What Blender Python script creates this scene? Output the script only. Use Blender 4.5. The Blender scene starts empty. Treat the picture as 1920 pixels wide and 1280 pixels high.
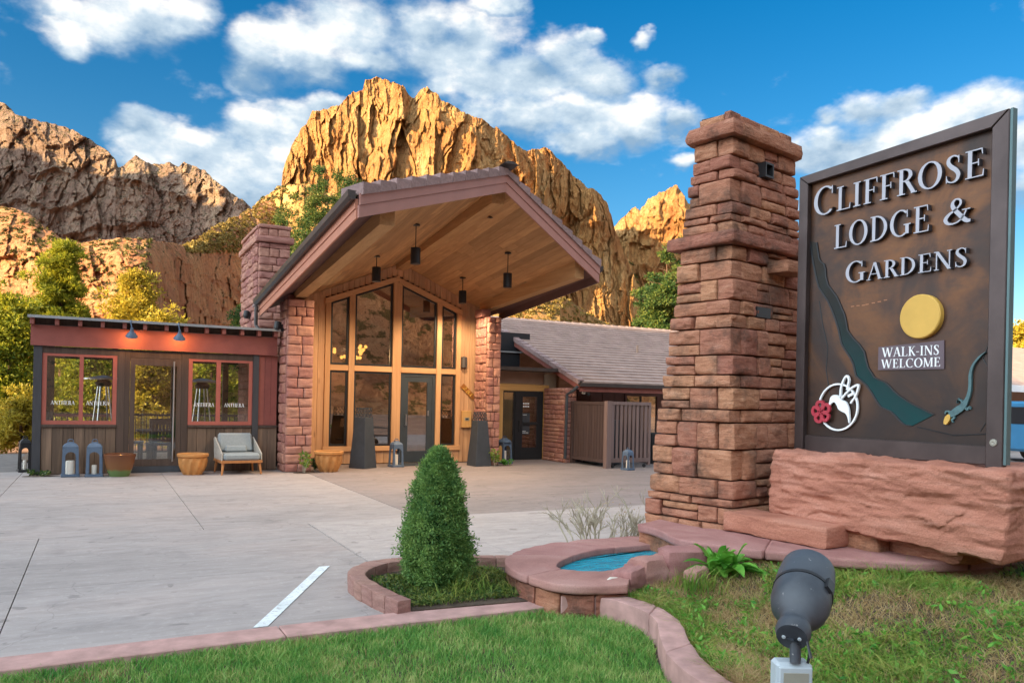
import bpy, bmesh, math, random
import numpy as np
from mathutils import Matrix, Vector

random.seed(7)
RNG = np.random.default_rng(7)
rad = math.radians
sc = bpy.context.scene

# ------------------------------------------------------------------ camera
EYE = 1.6
YAW, ROLL, FPX = rad(27.8), 0.021, 1467.0
RV = Vector((math.cos(YAW), -math.sin(YAW), 0))
VV = Vector((math.sin(YAW), math.cos(YAW), 0))
UPV = Vector((0, 0, 1))
cam = bpy.data.cameras.new('camera')
cam_o = bpy.data.objects.new('camera', cam)
sc.collection.objects.link(cam_o)
sc.camera = cam_o
cam.sensor_width = 36.0
cam.lens = FPX / 1920 * 36
cam.shift_y = 110 / 1920
cam.clip_start = 0.05
cam.clip_end = 20000
cr = RV * math.cos(ROLL) + UPV * math.sin(ROLL)
cu = UPV * math.cos(ROLL) - RV * math.sin(ROLL)
m = Matrix((cr, cu, -VV)).transposed().to_4x4()
m.translation = (0, 0, EYE)
cam_o.matrix_world = m

def ray(px, py):
    x, y = px - 960.0, py - 750.0
    x0 = x * math.cos(ROLL) + y * math.sin(ROLL)
    y0 = -x * math.sin(ROLL) + y * math.cos(ROLL)
    return VV + RV * (x0 / FPX) + UPV * (-y0 / FPX)
def at(px, py, d):
    return ray(px, py) * d + Vector((0, 0, EYE))
def on_z(px, py, z=0.0):
    r = ray(px, py); return r * ((z - EYE) / r.z) + Vector((0, 0, EYE))
def on_x(px, py, x):
    r = ray(px, py); return r * (x / r.x) + Vector((0, 0, EYE))
def on_y(px, py, y):
    r = ray(px, py); return r * (y / r.y) + Vector((0, 0, EYE))

# ------------------------------------------------------------------ exposure, sun, sky
vs = sc.view_settings
sc.display_settings.display_device = 'sRGB'
vs.view_transform = 'Standard'
vs.look = 'None'
vs.gamma = 1
vs.use_curve_mapping = False
vs.exposure = 1.87
sc.render.engine = 'CYCLES'
sc.cycles.use_denoising = True
sc.cycles.max_bounces = 8
sc.cycles.transparent_max_bounces = 16
sc.cycles.caustics_reflective = False
sc.cycles.caustics_refractive = False

SUN_EL = rad(16)
SUN_AZ = rad(12)
SUN_DIR = Vector((-math.cos(SUN_EL) * math.cos(SUN_AZ), -math.cos(SUN_EL) * math.sin(SUN_AZ), math.sin(SUN_EL)))     # towards the sun: low, from the left of the courtyard
sun = bpy.data.lights.new('sun', 'SUN')
sun.energy = 5.0
sun.angle = rad(0.5)
sun.color = (1.0, 0.72, 0.36)
sun_o = bpy.data.objects.new('sun', sun)
sc.collection.objects.link(sun_o)
sun_o.rotation_euler = SUN_DIR.to_track_quat('Z', 'Y').to_euler()

world = bpy.data.worlds.new('World')
sc.world = world
world.use_nodes = True
nt = world.node_tree
nt.nodes.clear()
def N(t, typ, **kw):
    n = t.nodes.new(typ)
    for k, v in kw.items():
        if k == 'op': n.operation = v
        elif k.startswith('i_'): n.inputs[int(k[2:])].default_value = v
        else: setattr(n, k, v)
    return n
def L(t, a, b): t.links.new(a, b)

grp = bpy.data.node_groups.new('cloud_puff', 'ShaderNodeTree')
for nm, tp in (('Dir', 'NodeSocketVector'), ('C', 'NodeSocketVector'), ('S', 'NodeSocketVector'), ('F', 'NodeSocketFloat'), ('W', 'NodeSocketFloat'), ('H', 'NodeSocketFloat')):
    grp.interface.new_socket(nm, in_out='INPUT', socket_type=tp)
for nm in ('F', 'W', 'H'):
    grp.interface.new_socket(nm, in_out='OUTPUT', socket_type='NodeSocketFloat')
gi = N(grp, 'NodeGroupInput'); go = N(grp, 'NodeGroupOutput')
s1 = N(grp, 'ShaderNodeVectorMath', op='SUBTRACT'); L(grp, gi.outputs['Dir'], s1.inputs[0]); L(grp, gi.outputs['C'], s1.inputs[1])
s2 = N(grp, 'ShaderNodeVectorMath', op='MULTIPLY'); L(grp, s1.outputs[0], s2.inputs[0]); L(grp, gi.outputs['S'], s2.inputs[1])
s3 = N(grp, 'ShaderNodeVectorMath', op='LENGTH'); L(grp, s2.outputs[0], s3.inputs[0])
s4 = N(grp, 'ShaderNodeMath', op='SUBTRACT', i_0=1.0); L(grp, s3.outputs['Value'], s4.inputs[1])
s5 = N(grp, 'ShaderNodeMath', op='SMOOTH_MAX', i_2=0.25); L(grp, s4.outputs[0], s5.inputs[0]); L(grp, gi.outputs['F'], s5.inputs[1])
s6 = N(grp, 'ShaderNodeMath', op='MAXIMUM', i_1=0.0); L(grp, s4.outputs[0], s6.inputs[0])
s7 = N(grp, 'ShaderNodeMath', op='ADD'); L(grp, s6.outputs[0], s7.inputs[0]); L(grp, gi.outputs['W'], s7.inputs[1])
s8 = N(grp, 'ShaderNodeSeparateXYZ'); L(grp, s2.outputs[0], s8.inputs[0])
s9 = N(grp, 'ShaderNodeMath', op='MULTIPLY_ADD'); L(grp, s8.outputs[2], s9.inputs[0]); L(grp, s6.outputs[0], s9.inputs[1]); L(grp, gi.outputs['H'], s9.inputs[2])
L(grp, s5.outputs[0], go.inputs['F']); L(grp, s7.outputs[0], go.inputs['W']); L(grp, s9.outputs[0], go.inputs['H'])

tc = N(nt, 'ShaderNodeTexCoord')
def noise_at(scale, detail, rough, off=(0, 0, 0), dist=0.0):
    mp = N(nt, 'ShaderNodeMapping'); L(nt, tc.outputs['Generated'], mp.inputs[0])
    mp.inputs['Location'].default_value = off
    mp.inputs['Scale'].default_value = (1, 1, 1.7)
    n = N(nt, 'ShaderNodeTexNoise'); L(nt, mp.outputs[0], n.inputs['Vector'])
    n.inputs['Scale'].default_value = scale; n.inputs['Detail'].default_value = detail
    n.inputs['Roughness'].default_value = rough; n.inputs['Distortion'].default_value = dist
    return n
nA = noise_at(9, 9, 0.56)
nB = noise_at(9, 9, 0.56, off=(0.012, 0.0, -0.03))       # the same noise a step towards the sun and up: relief on the clouds
nW = noise_at(16, 4, 0.55, off=(3, 1, 2))
wv = N(nt, 'ShaderNodeVectorMath', op='SUBTRACT', i_1=(0.5, 0.5, 0.5)); L(nt, nW.outputs['Color'], wv.inputs[0])
wm = N(nt, 'ShaderNodeVectorMath', op='SCALE'); L(nt, wv.outputs[0], wm.inputs[0]); wm.inputs['Scale'].default_value = 0.05
wd = N(nt, 'ShaderNodeVectorMath', op='ADD'); L(nt, tc.outputs['Generated'], wd.inputs[0]); L(nt, wm.outputs[0], wd.inputs[1])
PUFFS = [(190,48,95,50),(280,30,100,62),(352,34,66,48),(130,80,50,30),
 (478,100,62,58),(560,85,100,66),(670,45,110,80),(780,55,120,90),(885,75,95,75),(700,115,110,40),(820,115,110,50),(600,120,80,40),
 (1060,105,72,52),(985,140,100,58),(1110,150,85,45),(830,165,60,38),(900,150,90,50),
 (880,215,80,48),(985,220,110,55),(1095,225,110,55),(1200,215,66,50),(1272,225,52,34),(1090,272,95,32),(1180,245,70,40),
 (262,238,62,44),(330,268,70,44),(400,290,80,48),(300,300,90,36),(475,250,72,56),(560,230,85,52),(622,205,60,34),(500,320,95,60),(420,340,90,45),(490,375,80,40),(560,290,80,55),
 (1215,75,32,15),(1250,145,46,28),(930,8,60,20),(1100,72,42,20),
 (1620,205,72,42),(1562,215,42,30),(1690,190,52,32),(1560,270,80,48),(1500,300,70,45),(1850,205,80,45),(1780,240,90,52),(1700,255,90,50),(1900,270,90,60),(1925,345,70,50),(1290,300,40,22),(1620,290,120,60)]
F = W = H = None
for (px, py, rx, ry) in PUFFS:
    d = ray(px, py).normalized()
    k = 0.93
    g = N(nt, 'ShaderNodeGroup'); g.node_tree = grp
    L(nt, wd.outputs[0], g.inputs['Dir'])
    g.inputs['C'].default_value = d
    sx, sy = FPX / (rx * 1.05) / k, FPX / (ry * 1.08) / k
    g.inputs['S'].default_value = (sx, sx, sy)
    if F is None:
        g.inputs['F'].default_value = -3
    else:
        L(nt, F, g.inputs['F']); L(nt, W, g.inputs['W']); L(nt, H, g.inputs['H'])
    F, W, H = g.outputs['F'], g.outputs['W'], g.outputs['H']
# the rest of the sky carries heavier cloud, added to brighten the shaded courtyard
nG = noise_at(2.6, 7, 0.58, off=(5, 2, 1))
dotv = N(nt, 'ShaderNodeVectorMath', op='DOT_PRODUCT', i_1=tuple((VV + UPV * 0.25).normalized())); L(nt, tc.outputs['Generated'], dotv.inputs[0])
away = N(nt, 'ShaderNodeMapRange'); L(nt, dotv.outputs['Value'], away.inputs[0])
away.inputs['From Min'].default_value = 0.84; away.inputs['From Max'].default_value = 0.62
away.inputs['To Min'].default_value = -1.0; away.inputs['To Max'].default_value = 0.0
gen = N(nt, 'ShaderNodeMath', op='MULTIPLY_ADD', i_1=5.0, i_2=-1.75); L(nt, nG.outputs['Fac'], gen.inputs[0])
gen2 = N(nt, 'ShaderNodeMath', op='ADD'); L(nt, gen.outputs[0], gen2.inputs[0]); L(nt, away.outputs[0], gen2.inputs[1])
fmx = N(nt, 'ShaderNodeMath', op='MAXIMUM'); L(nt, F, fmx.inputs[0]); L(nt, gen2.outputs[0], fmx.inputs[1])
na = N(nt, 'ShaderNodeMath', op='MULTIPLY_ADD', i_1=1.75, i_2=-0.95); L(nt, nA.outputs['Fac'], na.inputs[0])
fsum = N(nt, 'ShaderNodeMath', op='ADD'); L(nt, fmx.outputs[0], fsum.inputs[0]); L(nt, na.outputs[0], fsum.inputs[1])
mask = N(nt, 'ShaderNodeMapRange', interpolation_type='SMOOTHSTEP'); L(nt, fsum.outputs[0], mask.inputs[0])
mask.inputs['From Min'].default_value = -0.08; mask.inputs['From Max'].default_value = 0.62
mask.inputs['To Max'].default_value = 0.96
# cloud colour: sunlit white tops, blue grey undersides
wsafe = N(nt, 'ShaderNodeMath', op='MAXIMUM', i_1=0.15); L(nt, W, wsafe.inputs[0])
hz = N(nt, 'ShaderNodeMath', op='DIVIDE'); L(nt, H, hz.inputs[0]); L(nt, wsafe.outputs[0], hz.inputs[1])
rel = N(nt, 'ShaderNodeMath', op='SUBTRACT'); L(nt, nA.outputs['Fac'], rel.inputs[0]); L(nt, nB.outputs['Fac'], rel.inputs[1])
lt = N(nt, 'ShaderNodeMath', op='MULTIPLY_ADD', i_1=0.85, i_2=0.48); L(nt, hz.outputs[0], lt.inputs[0])
lt2 = N(nt, 'ShaderNodeMath', op='MULTIPLY_ADD', i_1=2.4); L(nt, rel.outputs[0], lt2.inputs[0]); L(nt, lt.outputs[0], lt2.inputs[2]); lt2.use_clamp = True
ccol = N(nt, 'ShaderNodeValToRGB'); L(nt, lt2.outputs[0], ccol.inputs[0])
ccol.color_ramp.elements[0].color = (0.20, 0.30, 0.41, 1)
ccol.color_ramp.elements[1].color = (0.86, 0.82, 0.76, 1)
e = ccol.color_ramp.elements.new(0.5); e.color = (0.43, 0.51, 0.575, 1)
SKY_STRENGTH = 0.1
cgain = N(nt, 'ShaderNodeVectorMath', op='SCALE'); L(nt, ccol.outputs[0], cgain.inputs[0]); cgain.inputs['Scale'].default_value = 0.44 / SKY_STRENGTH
# clouds towards the sun glow as if backlit: brightness added to lift the shade
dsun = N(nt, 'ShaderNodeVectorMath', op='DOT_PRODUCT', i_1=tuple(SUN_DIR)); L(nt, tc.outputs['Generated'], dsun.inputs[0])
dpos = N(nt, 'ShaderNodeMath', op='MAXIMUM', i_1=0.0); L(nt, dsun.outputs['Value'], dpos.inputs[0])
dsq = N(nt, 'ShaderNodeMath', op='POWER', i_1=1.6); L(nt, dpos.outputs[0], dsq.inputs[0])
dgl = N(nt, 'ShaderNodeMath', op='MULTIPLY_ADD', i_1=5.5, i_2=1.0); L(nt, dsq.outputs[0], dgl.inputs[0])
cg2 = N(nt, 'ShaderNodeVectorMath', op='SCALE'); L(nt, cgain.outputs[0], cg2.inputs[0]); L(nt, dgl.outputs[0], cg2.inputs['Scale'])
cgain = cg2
sky = N(nt, 'ShaderNodeTexSky')
sky.sky_type = 'NISHITA'
sky.sun_disc = False
sky.sun_elevation = SUN_EL
sky.sun_rotation = math.atan2(SUN_DIR.x, SUN_DIR.y)
sky.air_density = 1.0; sky.dust_density = 0.6; sky.ozone_density = 2.0
hs = N(nt, 'ShaderNodeHueSaturation'); L(nt, sky.outputs[0], hs.inputs['Color'])
hs.inputs['Saturation'].default_value = 1.5; hs.inputs['Value'].default_value = 0.48
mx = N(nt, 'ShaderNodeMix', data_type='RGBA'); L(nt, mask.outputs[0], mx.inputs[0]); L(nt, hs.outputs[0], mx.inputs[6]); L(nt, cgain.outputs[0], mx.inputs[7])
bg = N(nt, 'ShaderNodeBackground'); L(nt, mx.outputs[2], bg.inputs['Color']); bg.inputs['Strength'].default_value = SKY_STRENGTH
ow = N(nt, 'ShaderNodeOutputWorld'); L(nt, bg.outputs[0], ow.inputs['Surface'])

# ------------------------------------------------------------------ noise
def _hash(ix, iy, iz, seed):
    h = (ix.astype(np.int64) * 374761393 + iy.astype(np.int64) * 668265263 + iz.astype(np.int64) * 2147483647 + seed * 1274126177) & 0xFFFFFFFF
    h = ((h ^ (h >> 13)) * 1274126177) & 0xFFFFFFFF
    h = ((h ^ (h >> 16)) * 2246822519) & 0xFFFFFFFF
    return ((h ^ (h >> 15)) & 0xFFFFFF) / float(0xFFFFFF)
def vnoise(x, y, z=None, seed=0):
    x = np.asarray(x, float); y = np.asarray(y, float)
    z = np.zeros_like(x) if z is None else np.asarray(z, float)
    x, y, z = np.broadcast_arrays(x, y, z)
    ix, iy, iz = np.floor(x), np.floor(y), np.floor(z)
    fx, fy, fz = x - ix, y - iy, z - iz
    fx, fy, fz = [f * f * f * (f * (f * 6 - 15) + 10) for f in (fx, fy, fz)]
    r = 0
    for dx in (0, 1):
        for dy in (0, 1):
            for dz in (0, 1):
                w = (fx if dx else 1 - fx) * (fy if dy else 1 - fy) * (fz if dz else 1 - fz)
                r = r + w * _hash(ix + dx, iy + dy, iz + dz, seed)
    return r * 2 - 1
def fbm(x, y, z=None, seed=0, octv=4, gain=0.5, lac=2.03):
    a, r, s = 1.0, 0, 0
    x = np.asarray(x, float); y = np.asarray(y, float)
    z = np.zeros_like(x) if z is None else np.asarray(z, float)
    for o in range(octv):
        r = r + a * vnoise(x, y, z, seed + o * 17); s += a
        x, y, z, a = x * lac, y * lac, z * lac, a * gain
    return r / s
def ridged(x, y, z=None, seed=0, octv=4, gain=0.55, lac=2.1):
    a, r, s = 1.0, 0, 0
    x = np.asarray(x, float); y = np.asarray(y, float)
    z = np.zeros_like(x) if z is None else np.asarray(z, float)
    for o in range(octv):
        r = r + a * (1 - 2 * np.abs(vnoise(x, y, z, seed + o * 13))); s += a
        x, y, z, a = x * lac, y * lac, z * lac, a * gain
    return r / s

def facets(x, y, seed=0, tilt=0.8):
    """broken rock: cells with sharp edges, each a flat face of its own depth and tilt (about -0.5..0.5)"""
    x = np.asarray(x, float); y = np.asarray(y, float); ix, iy = np.floor(x), np.floor(y)
    best = np.full(x.shape, 1e9); val = np.zeros(x.shape)
    zz = np.zeros_like(ix)
    for dx in (-1, 0, 1):
        for dy in (-1, 0, 1):
            cx, cy = ix + dx, iy + dy
            px_, py_ = cx + _hash(cx, cy, zz, seed), cy + _hash(cx, cy, zz + 1, seed)
            d = (x - px_) ** 2 + (y - py_) ** 2
            o = _hash(cx, cy, zz + 2, seed) - .5 + tilt * ((_hash(cx, cy, zz + 3, seed) - .5) * (x - px_) + (_hash(cx, cy, zz + 4, seed) - .5) * (y - py_))
            k = d < best; best = np.where(k, d, best); val = np.where(k, o, val)
    return val

# ------------------------------------------------------------------ objects
COL = sc.collection
def tag(o, label=None, cat=None, group=None, kind=None):
    if label: o['label'] = label
    if cat: o['category'] = cat
    if group: o['group'] = group
    if kind: o['kind'] = kind
    return o
def thing(name, label, cat, loc=(0, 0, 0), rz=0.0, group=None):
    o = bpy.data.objects.new(name, None); COL.objects.link(o)
    o.empty_display_size = 0.1
    o.location = loc; o.rotation_euler = (0, 0, rz)
    return tag(o, label, cat, group)
def root_loc(o):
    p = o; l = Vector(o.location)
    while p.parent: p = p.parent; l = l + Vector(p.location)
    return l
def link_mesh(name, me, mat=None, parent=None, world_coords=False, smooth=False):
    o = bpy.data.objects.new(name, me); COL.objects.link(o)
    if mat is not None:
        me.materials.clear()
        for mm in (mat if isinstance(mat, (list, tuple)) else [mat]): me.materials.append(mm)
    if parent is not None:
        o.parent = parent
        if world_coords: o.location = -root_loc(parent)
    if smooth: me.polygons.foreach_set('use_smooth', [True] * len(me.polygons))
    return o
def mesh_np(name, v, f):
    """v (n,3) array, f (m,k) array of equal-size faces or a list of faces"""
    me = bpy.data.meshes.new(name)
    v = np.ascontiguousarray(v, dtype=np.float32)
    if isinstance(f, np.ndarray):
        mfaces, k = f.shape
        me.vertices.add(len(v)); me.vertices.foreach_set('co', v.ravel())
        me.loops.add(mfaces * k); me.loops.foreach_set('vertex_index', f.astype(np.int32).ravel())
        me.polygons.add(mfaces)
        me.polygons.foreach_set('loop_start', np.arange(0, mfaces * k, k, dtype=np.int32))
        me.polygons.foreach_set('loop_total', np.full(mfaces, k, dtype=np.int32))
        me.update(calc_edges=True)
        me.validate()
    else:
        me.from_pydata([tuple(p) for p in v], [], f); me.update()
    return me
class MB:
    def __init__(s): s.v, s.f = [], []
    def add(s, vs_, fs):
        b = len(s.v); s.v += [tuple(p) for p in vs_]; s.f += [[b + i for i in q] for q in fs]; return s
    def box(s, x0, x1, y0, y1, z0, z1):
        return s.add([(x0,y0,z0),(x1,y0,z0),(x1,y1,z0),(x0,y1,z0),(x0,y0,z1),(x1,y0,z1),(x1,y1,z1),(x0,y1,z1)],
            [(0,3,2,1),(4,5,6,7),(0,1,5,4),(1,2,6,5),(2,3,7,6),(3,0,4,7)])
    def hexa(s, p):   # 8 points: bottom 4 then top 4
        return s.add(p, [(0,3,2,1),(4,5,6,7),(0,1,5,4),(1,2,6,5),(2,3,7,6),(3,0,4,7)])
    def prism(s, pts, ext):  # closed polygon (3-d points) swept by the vector ext
        n = len(pts); e = Vector(ext); a = [Vector(p) for p in pts]
        return s.add(a + [p + e for p in a], [list(range(n))[::-1], list(range(n, 2 * n))] + [(i, (i + 1) % n, n + (i + 1) % n, n + i) for i in range(n)])
    def tube(s, path, r, n=8, caps=True):
        path = [Vector(p) for p in path]; rs = r if isinstance(r, (list, tuple)) else [r] * len(path)
        vs_, fs = [], []; pu = None
        for i, p in enumerate(path):
            t = (path[min(i + 1, len(path) - 1)] - path[max(i - 1, 0)]).normalized()
            if pu is None:
                u = t.orthogonal().normalized()
            else:
                u = (pu - t * pu.dot(t)).normalized()
            pu = u; w = t.cross(u)
            for k in range(n):
                a = 2 * math.pi * k / n
                vs_.append(p + (u * math.cos(a) + w * math.sin(a)) * rs[i])
        for i in range(len(path) - 1):
            for k in range(n):
                fs.append((i * n + k, i * n + (k + 1) % n, (i + 1) * n + (k + 1) % n, (i + 1) * n + k))
        if caps:
            fs.append(list(range(n))[::-1]); fs.append(list(range((len(path) - 1) * n, len(path) * n)))
        return s.add(vs_, fs)
    def lathe(s, prof, c=(0, 0, 0), n=24, flute=0, amp=0.0, twist=0.0, axis=None):
        vs_, fs = [], []
        c = Vector(c)
        q = axis.to_track_quat('Z', 'Y') if axis is not None else None
        for (r, z) in prof:
            for k in range(n):
                a = 2 * math.pi * k / n
                rr = r * (1 + amp * math.sin(flute * (a + twist * z))) if flute else r
                p = Vector((rr * math.cos(a), rr * math.sin(a), z))
                vs_.append(c + (q @ p if q else p))
        for i in range(len(prof) - 1):
            for k in range(n):
                fs.append((i * n + k, i * n + (k + 1) % n, (i + 1) * n + (k + 1) % n, (i + 1) * n + k))
        if prof[0][0] > 1e-4: fs.append(list(range(n))[::-1])
        if prof[-1][0] > 1e-4: fs.append(list(range((len(prof) - 1) * n, len(prof) * n)))
        return s.add(vs_, fs)
    def bar(s, a, b, w, h, up=(0, 0, 1)):
        a, b = Vector(a), Vector(b); t = (b - a).normalized(); u = Vector(up)
        if abs(t.dot(u)) > 0.95: u = Vector((0, 1, 0))
        x = t.cross(u).normalized() * w / 2; y = x.cross(t).normalized() * h / 2
        return s.hexa([a-x-y, a+x-y, b+x-y, b-x-y, a-x+y, a+x+y, b+x+y, b-x+y])
    def build(s, name, mat=None, parent=None, wc=True, smooth=False, bevel=0.0):
        me = bpy.data.meshes.new(name); me.from_pydata(s.v, [], s.f); me.update()
        if bevel:
            bm = bmesh.new(); bm.from_mesh(me)
            bmesh.ops.bevel(bm, geom=[e_ for e_ in bm.edges], offset=bevel, segments=1, affect='EDGES', clamp_overlap=True)
            bmesh.ops.recalc_face_normals(bm, faces=bm.faces)
            bm.to_mesh(me); bm.free()
        else:
            bm = bmesh.new(); bm.from_mesh(me); bmesh.ops.recalc_face_normals(bm, faces=bm.faces); bm.to_mesh(me); bm.free()
        o = link_mesh(name, me, mat, parent, wc, False)
        if smooth:
            for p in me.polygons: p.use_smooth = True
            try: me.set_sharp_from_angle(angle=rad(40))
            except Exception: pass
        return o
def children(o): return [c for c in o.children]
def copy_tree(o, parent=None):
    c = o.copy(); COL.objects.link(c)
    if parent is not None: c.parent = parent; c.matrix_parent_inverse = o.matrix_parent_inverse
    for ch in children(o): copy_tree(ch, c)
    return c

def rough_grid(lo, hi, r, n):
    mids = np.linspace(lo + r, hi - r, n + 2)
    return np.concatenate([[lo], mids, [hi]])
def rough_box(size, r=0.02, n=(2, 1, 2), amp=0.01, freq=9.0, seed=0, skip=(), strat=0.0):
    """rounded, hammered stone block centred on the origin. returns verts, quads"""
    hx, hy, hz = size[0] / 2, size[1] / 2, size[2] / 2
    r = min(r, hx * 0.45, hy * 0.45, hz * 0.45)
    gx, gy, gz = rough_grid(-hx, hx, r, n[0]), rough_grid(-hy, hy, r, n[1]), rough_grid(-hz, hz, r, n[2])
    V_, Q_ = [], []; base = 0
    for nm, (A, B, fixed, order) in {'y0': (gx, gz, -hy, 'xz'), 'y1': (gx, gz, hy, 'xz'), 'x0': (gy, gz, -hx, 'yz'), 'x1': (gy, gz, hx, 'yz'), 'z0': (gx, gy, -hz, 'xy'), 'z1': (gx, gy, hz, 'xy')}.items():
        if nm in skip: continue
        a, b = np.meshgrid(A, B, indexing='ij'); f = np.full_like(a, fixed)
        P_ = {'xz': (a, f, b), 'yz': (f, a, b), 'xy': (a, b, f)}[order]
        P_ = np.stack(P_, -1).reshape(-1, 3)
        na_, nb_ = len(A), len(B)
        i, j = np.meshgrid(np.arange(na_ - 1), np.arange(nb_ - 1), indexing='ij')
        q = np.stack([i * nb_ + j, (i + 1) * nb_ + j, (i + 1) * nb_ + j + 1, i * nb_ + j + 1], -1).reshape(-1, 4) + base
        if nm in ('y1', 'x0', 'z0'): q = q[:, ::-1]
        V_.append(P_); Q_.append(q); base += len(P_)
    P_ = np.concatenate(V_); Q_ = np.concatenate(Q_)
    inner = np.clip(P_, [-hx + r, -hy + r, -hz + r], [hx - r, hy - r, hz - r])
    d = P_ - inner; ln = np.linalg.norm(d, axis=1, keepdims=True); d = d / np.maximum(ln, 1e-9)
    o = seed * 3.7
    nz = fbm(P_[:, 0] * freq + o, P_[:, 1] * freq + o * 1.3, P_[:, 2] * freq * (1 + strat) - o, seed=seed, octv=3)
    P_ = inner + d * (r + amp * nz)[:, None]
    return P_, Q_
def fracture(v, size, seed, n, depth=0.12, face=None):
    """cut flat facets off a block: points beyond a random plane are pressed onto it"""
    rg_ = np.random.default_rng(seed); h = np.array(size) / 2
    for _ in range(n):
        nn_ = rg_.normal(size=3)
        if face is not None: nn_ = nn_ * .55 + np.array(face)
        nn_ /= np.linalg.norm(nn_)
        sup = np.sum(np.abs(nn_) * h)
        d_ = sup * (1 - depth * rg_.uniform(.3, 1.0))
        e_ = v @ nn_ - d_
        v = v - np.clip(e_, 0, None)[:, None] * nn_[None, :] * .96
    return v
# ------------------------------------------------------------------ materials
def new_mat(name):
    mm = bpy.data.materials.new(name); mm.use_nodes = True
    t = mm.node_tree; t.nodes.clear()
    out = N(t, 'ShaderNodeOutputMaterial'); p = N(t, 'ShaderNodeBsdfPrincipled')
    L(t, p.outputs[0], out.inputs['Surface'])
    return mm, t, p, out
def coords(t, scale=(1, 1, 1), kind='Object'):
    if kind == 'World':
        g = N(t, 'ShaderNodeNewGeometry'); o = g.outputs['Position']
    else:
        c_ = N(t, 'ShaderNodeTexCoord'); o = c_.outputs[kind]
    mp = N(t, 'ShaderNodeMapping'); L(t, o, mp.inputs[0]); mp.inputs['Scale'].default_value = scale
    return mp.outputs[0]
def nz_(t, vec, scale, detail=5, rough=0.55, dist=0.0):
    n = N(t, 'ShaderNodeTexNoise'); L(t, vec, n.inputs['Vector'])
    n.inputs['Scale'].default_value = scale; n.inputs['Detail'].default_value = detail
    n.inputs['Roughness'].default_value = rough; n.inputs['Distortion'].default_value = dist
    return n.outputs['Fac']
def ramp(t, fac, stops):
    r = N(t, 'ShaderNodeValToRGB'); L(t, fac, r.inputs[0]); el = r.color_ramp.elements
    while len(el) < len(stops): el.new(0.5)
    for e_, (p_, c_) in zip(el, stops):
        e_.position = p_; e_.color = (*c_, 1)
    return r.outputs[0]
def mixc(t, fac, a, b, blend='MIX'):
    m_ = N(t, 'ShaderNodeMix', data_type='RGBA', blend_type=blend)
    if isinstance(fac, (int, float)): m_.inputs[0].default_value = fac
    else: L(t, fac, m_.inputs[0])
    for i, c_ in ((6, a), (7, b)):
        if isinstance(c_, tuple): m_.inputs[i].default_value = (*c_, 1)
        else: L(t, c_, m_.inputs[i])
    return m_.outputs[2]
def mapr(t, v, a, b, c_=0.0, d=1.0):
    n = N(t, 'ShaderNodeMapRange'); L(t, v, n.inputs[0])
    for k, x in zip(('From Min', 'From Max', 'To Min', 'To Max'), (a, b, c_, d)): n.inputs[k].default_value = x
    return n.outputs[0]
def rnd_value(t, col, amount, source='object'):
    if source == 'object':
        o = N(t, 'ShaderNodeObjectInfo').outputs['Random']
    else:
        o = N(t, 'ShaderNodeNewGeometry').outputs['Random Per Island']
    v = mapr(t, o, 0, 1, 1 - amount, 1 + amount)
    h = N(t, 'ShaderNodeHueSaturation'); L(t, col, h.inputs['Color']); L(t, v, h.inputs['Value'])
    return h.outputs[0]
def bump(t, p, hgt, strength=0.3, dist=0.02):
    b = N(t, 'ShaderNodeBump'); b.inputs['Strength'].default_value = strength; b.inputs['Distance'].default_value = dist
    L(t, hgt, b.inputs['Height']); L(t, b.outputs[0], p.inputs['Normal'])
def sc3(c, k): return tuple(min(1, x * k) for x in c)
def simple(name, c, rough=0.7, var=0.2, scale=6, stretch=(1, 1, 1), bstr=0.15, bscale=40, rnd=0.0, metal=0.0, c2=None, spec=0.4, kind='Object', bdist=0.01):
    mm, t, p, _ = new_mat(name)
    v = coords(t, stretch, kind)
    f = nz_(t, v, scale)
    col = ramp(t, f, [(0.3, sc3(c, 1 - var)), (0.7, c2 if c2 else sc3(c, 1 + var))])
    if rnd: col = rnd_value(t, col, rnd)
    L(t, col, p.inputs['Base Color'])
    p.inputs['Roughness'].default_value = rough; p.inputs['Metallic'].default_value = metal
    p.inputs['Specular IOR Level'].default_value = spec
    if bstr:
        bump(t, p, nz_(t, v, bscale, 4), bstr, bdist)
    return mm
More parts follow.
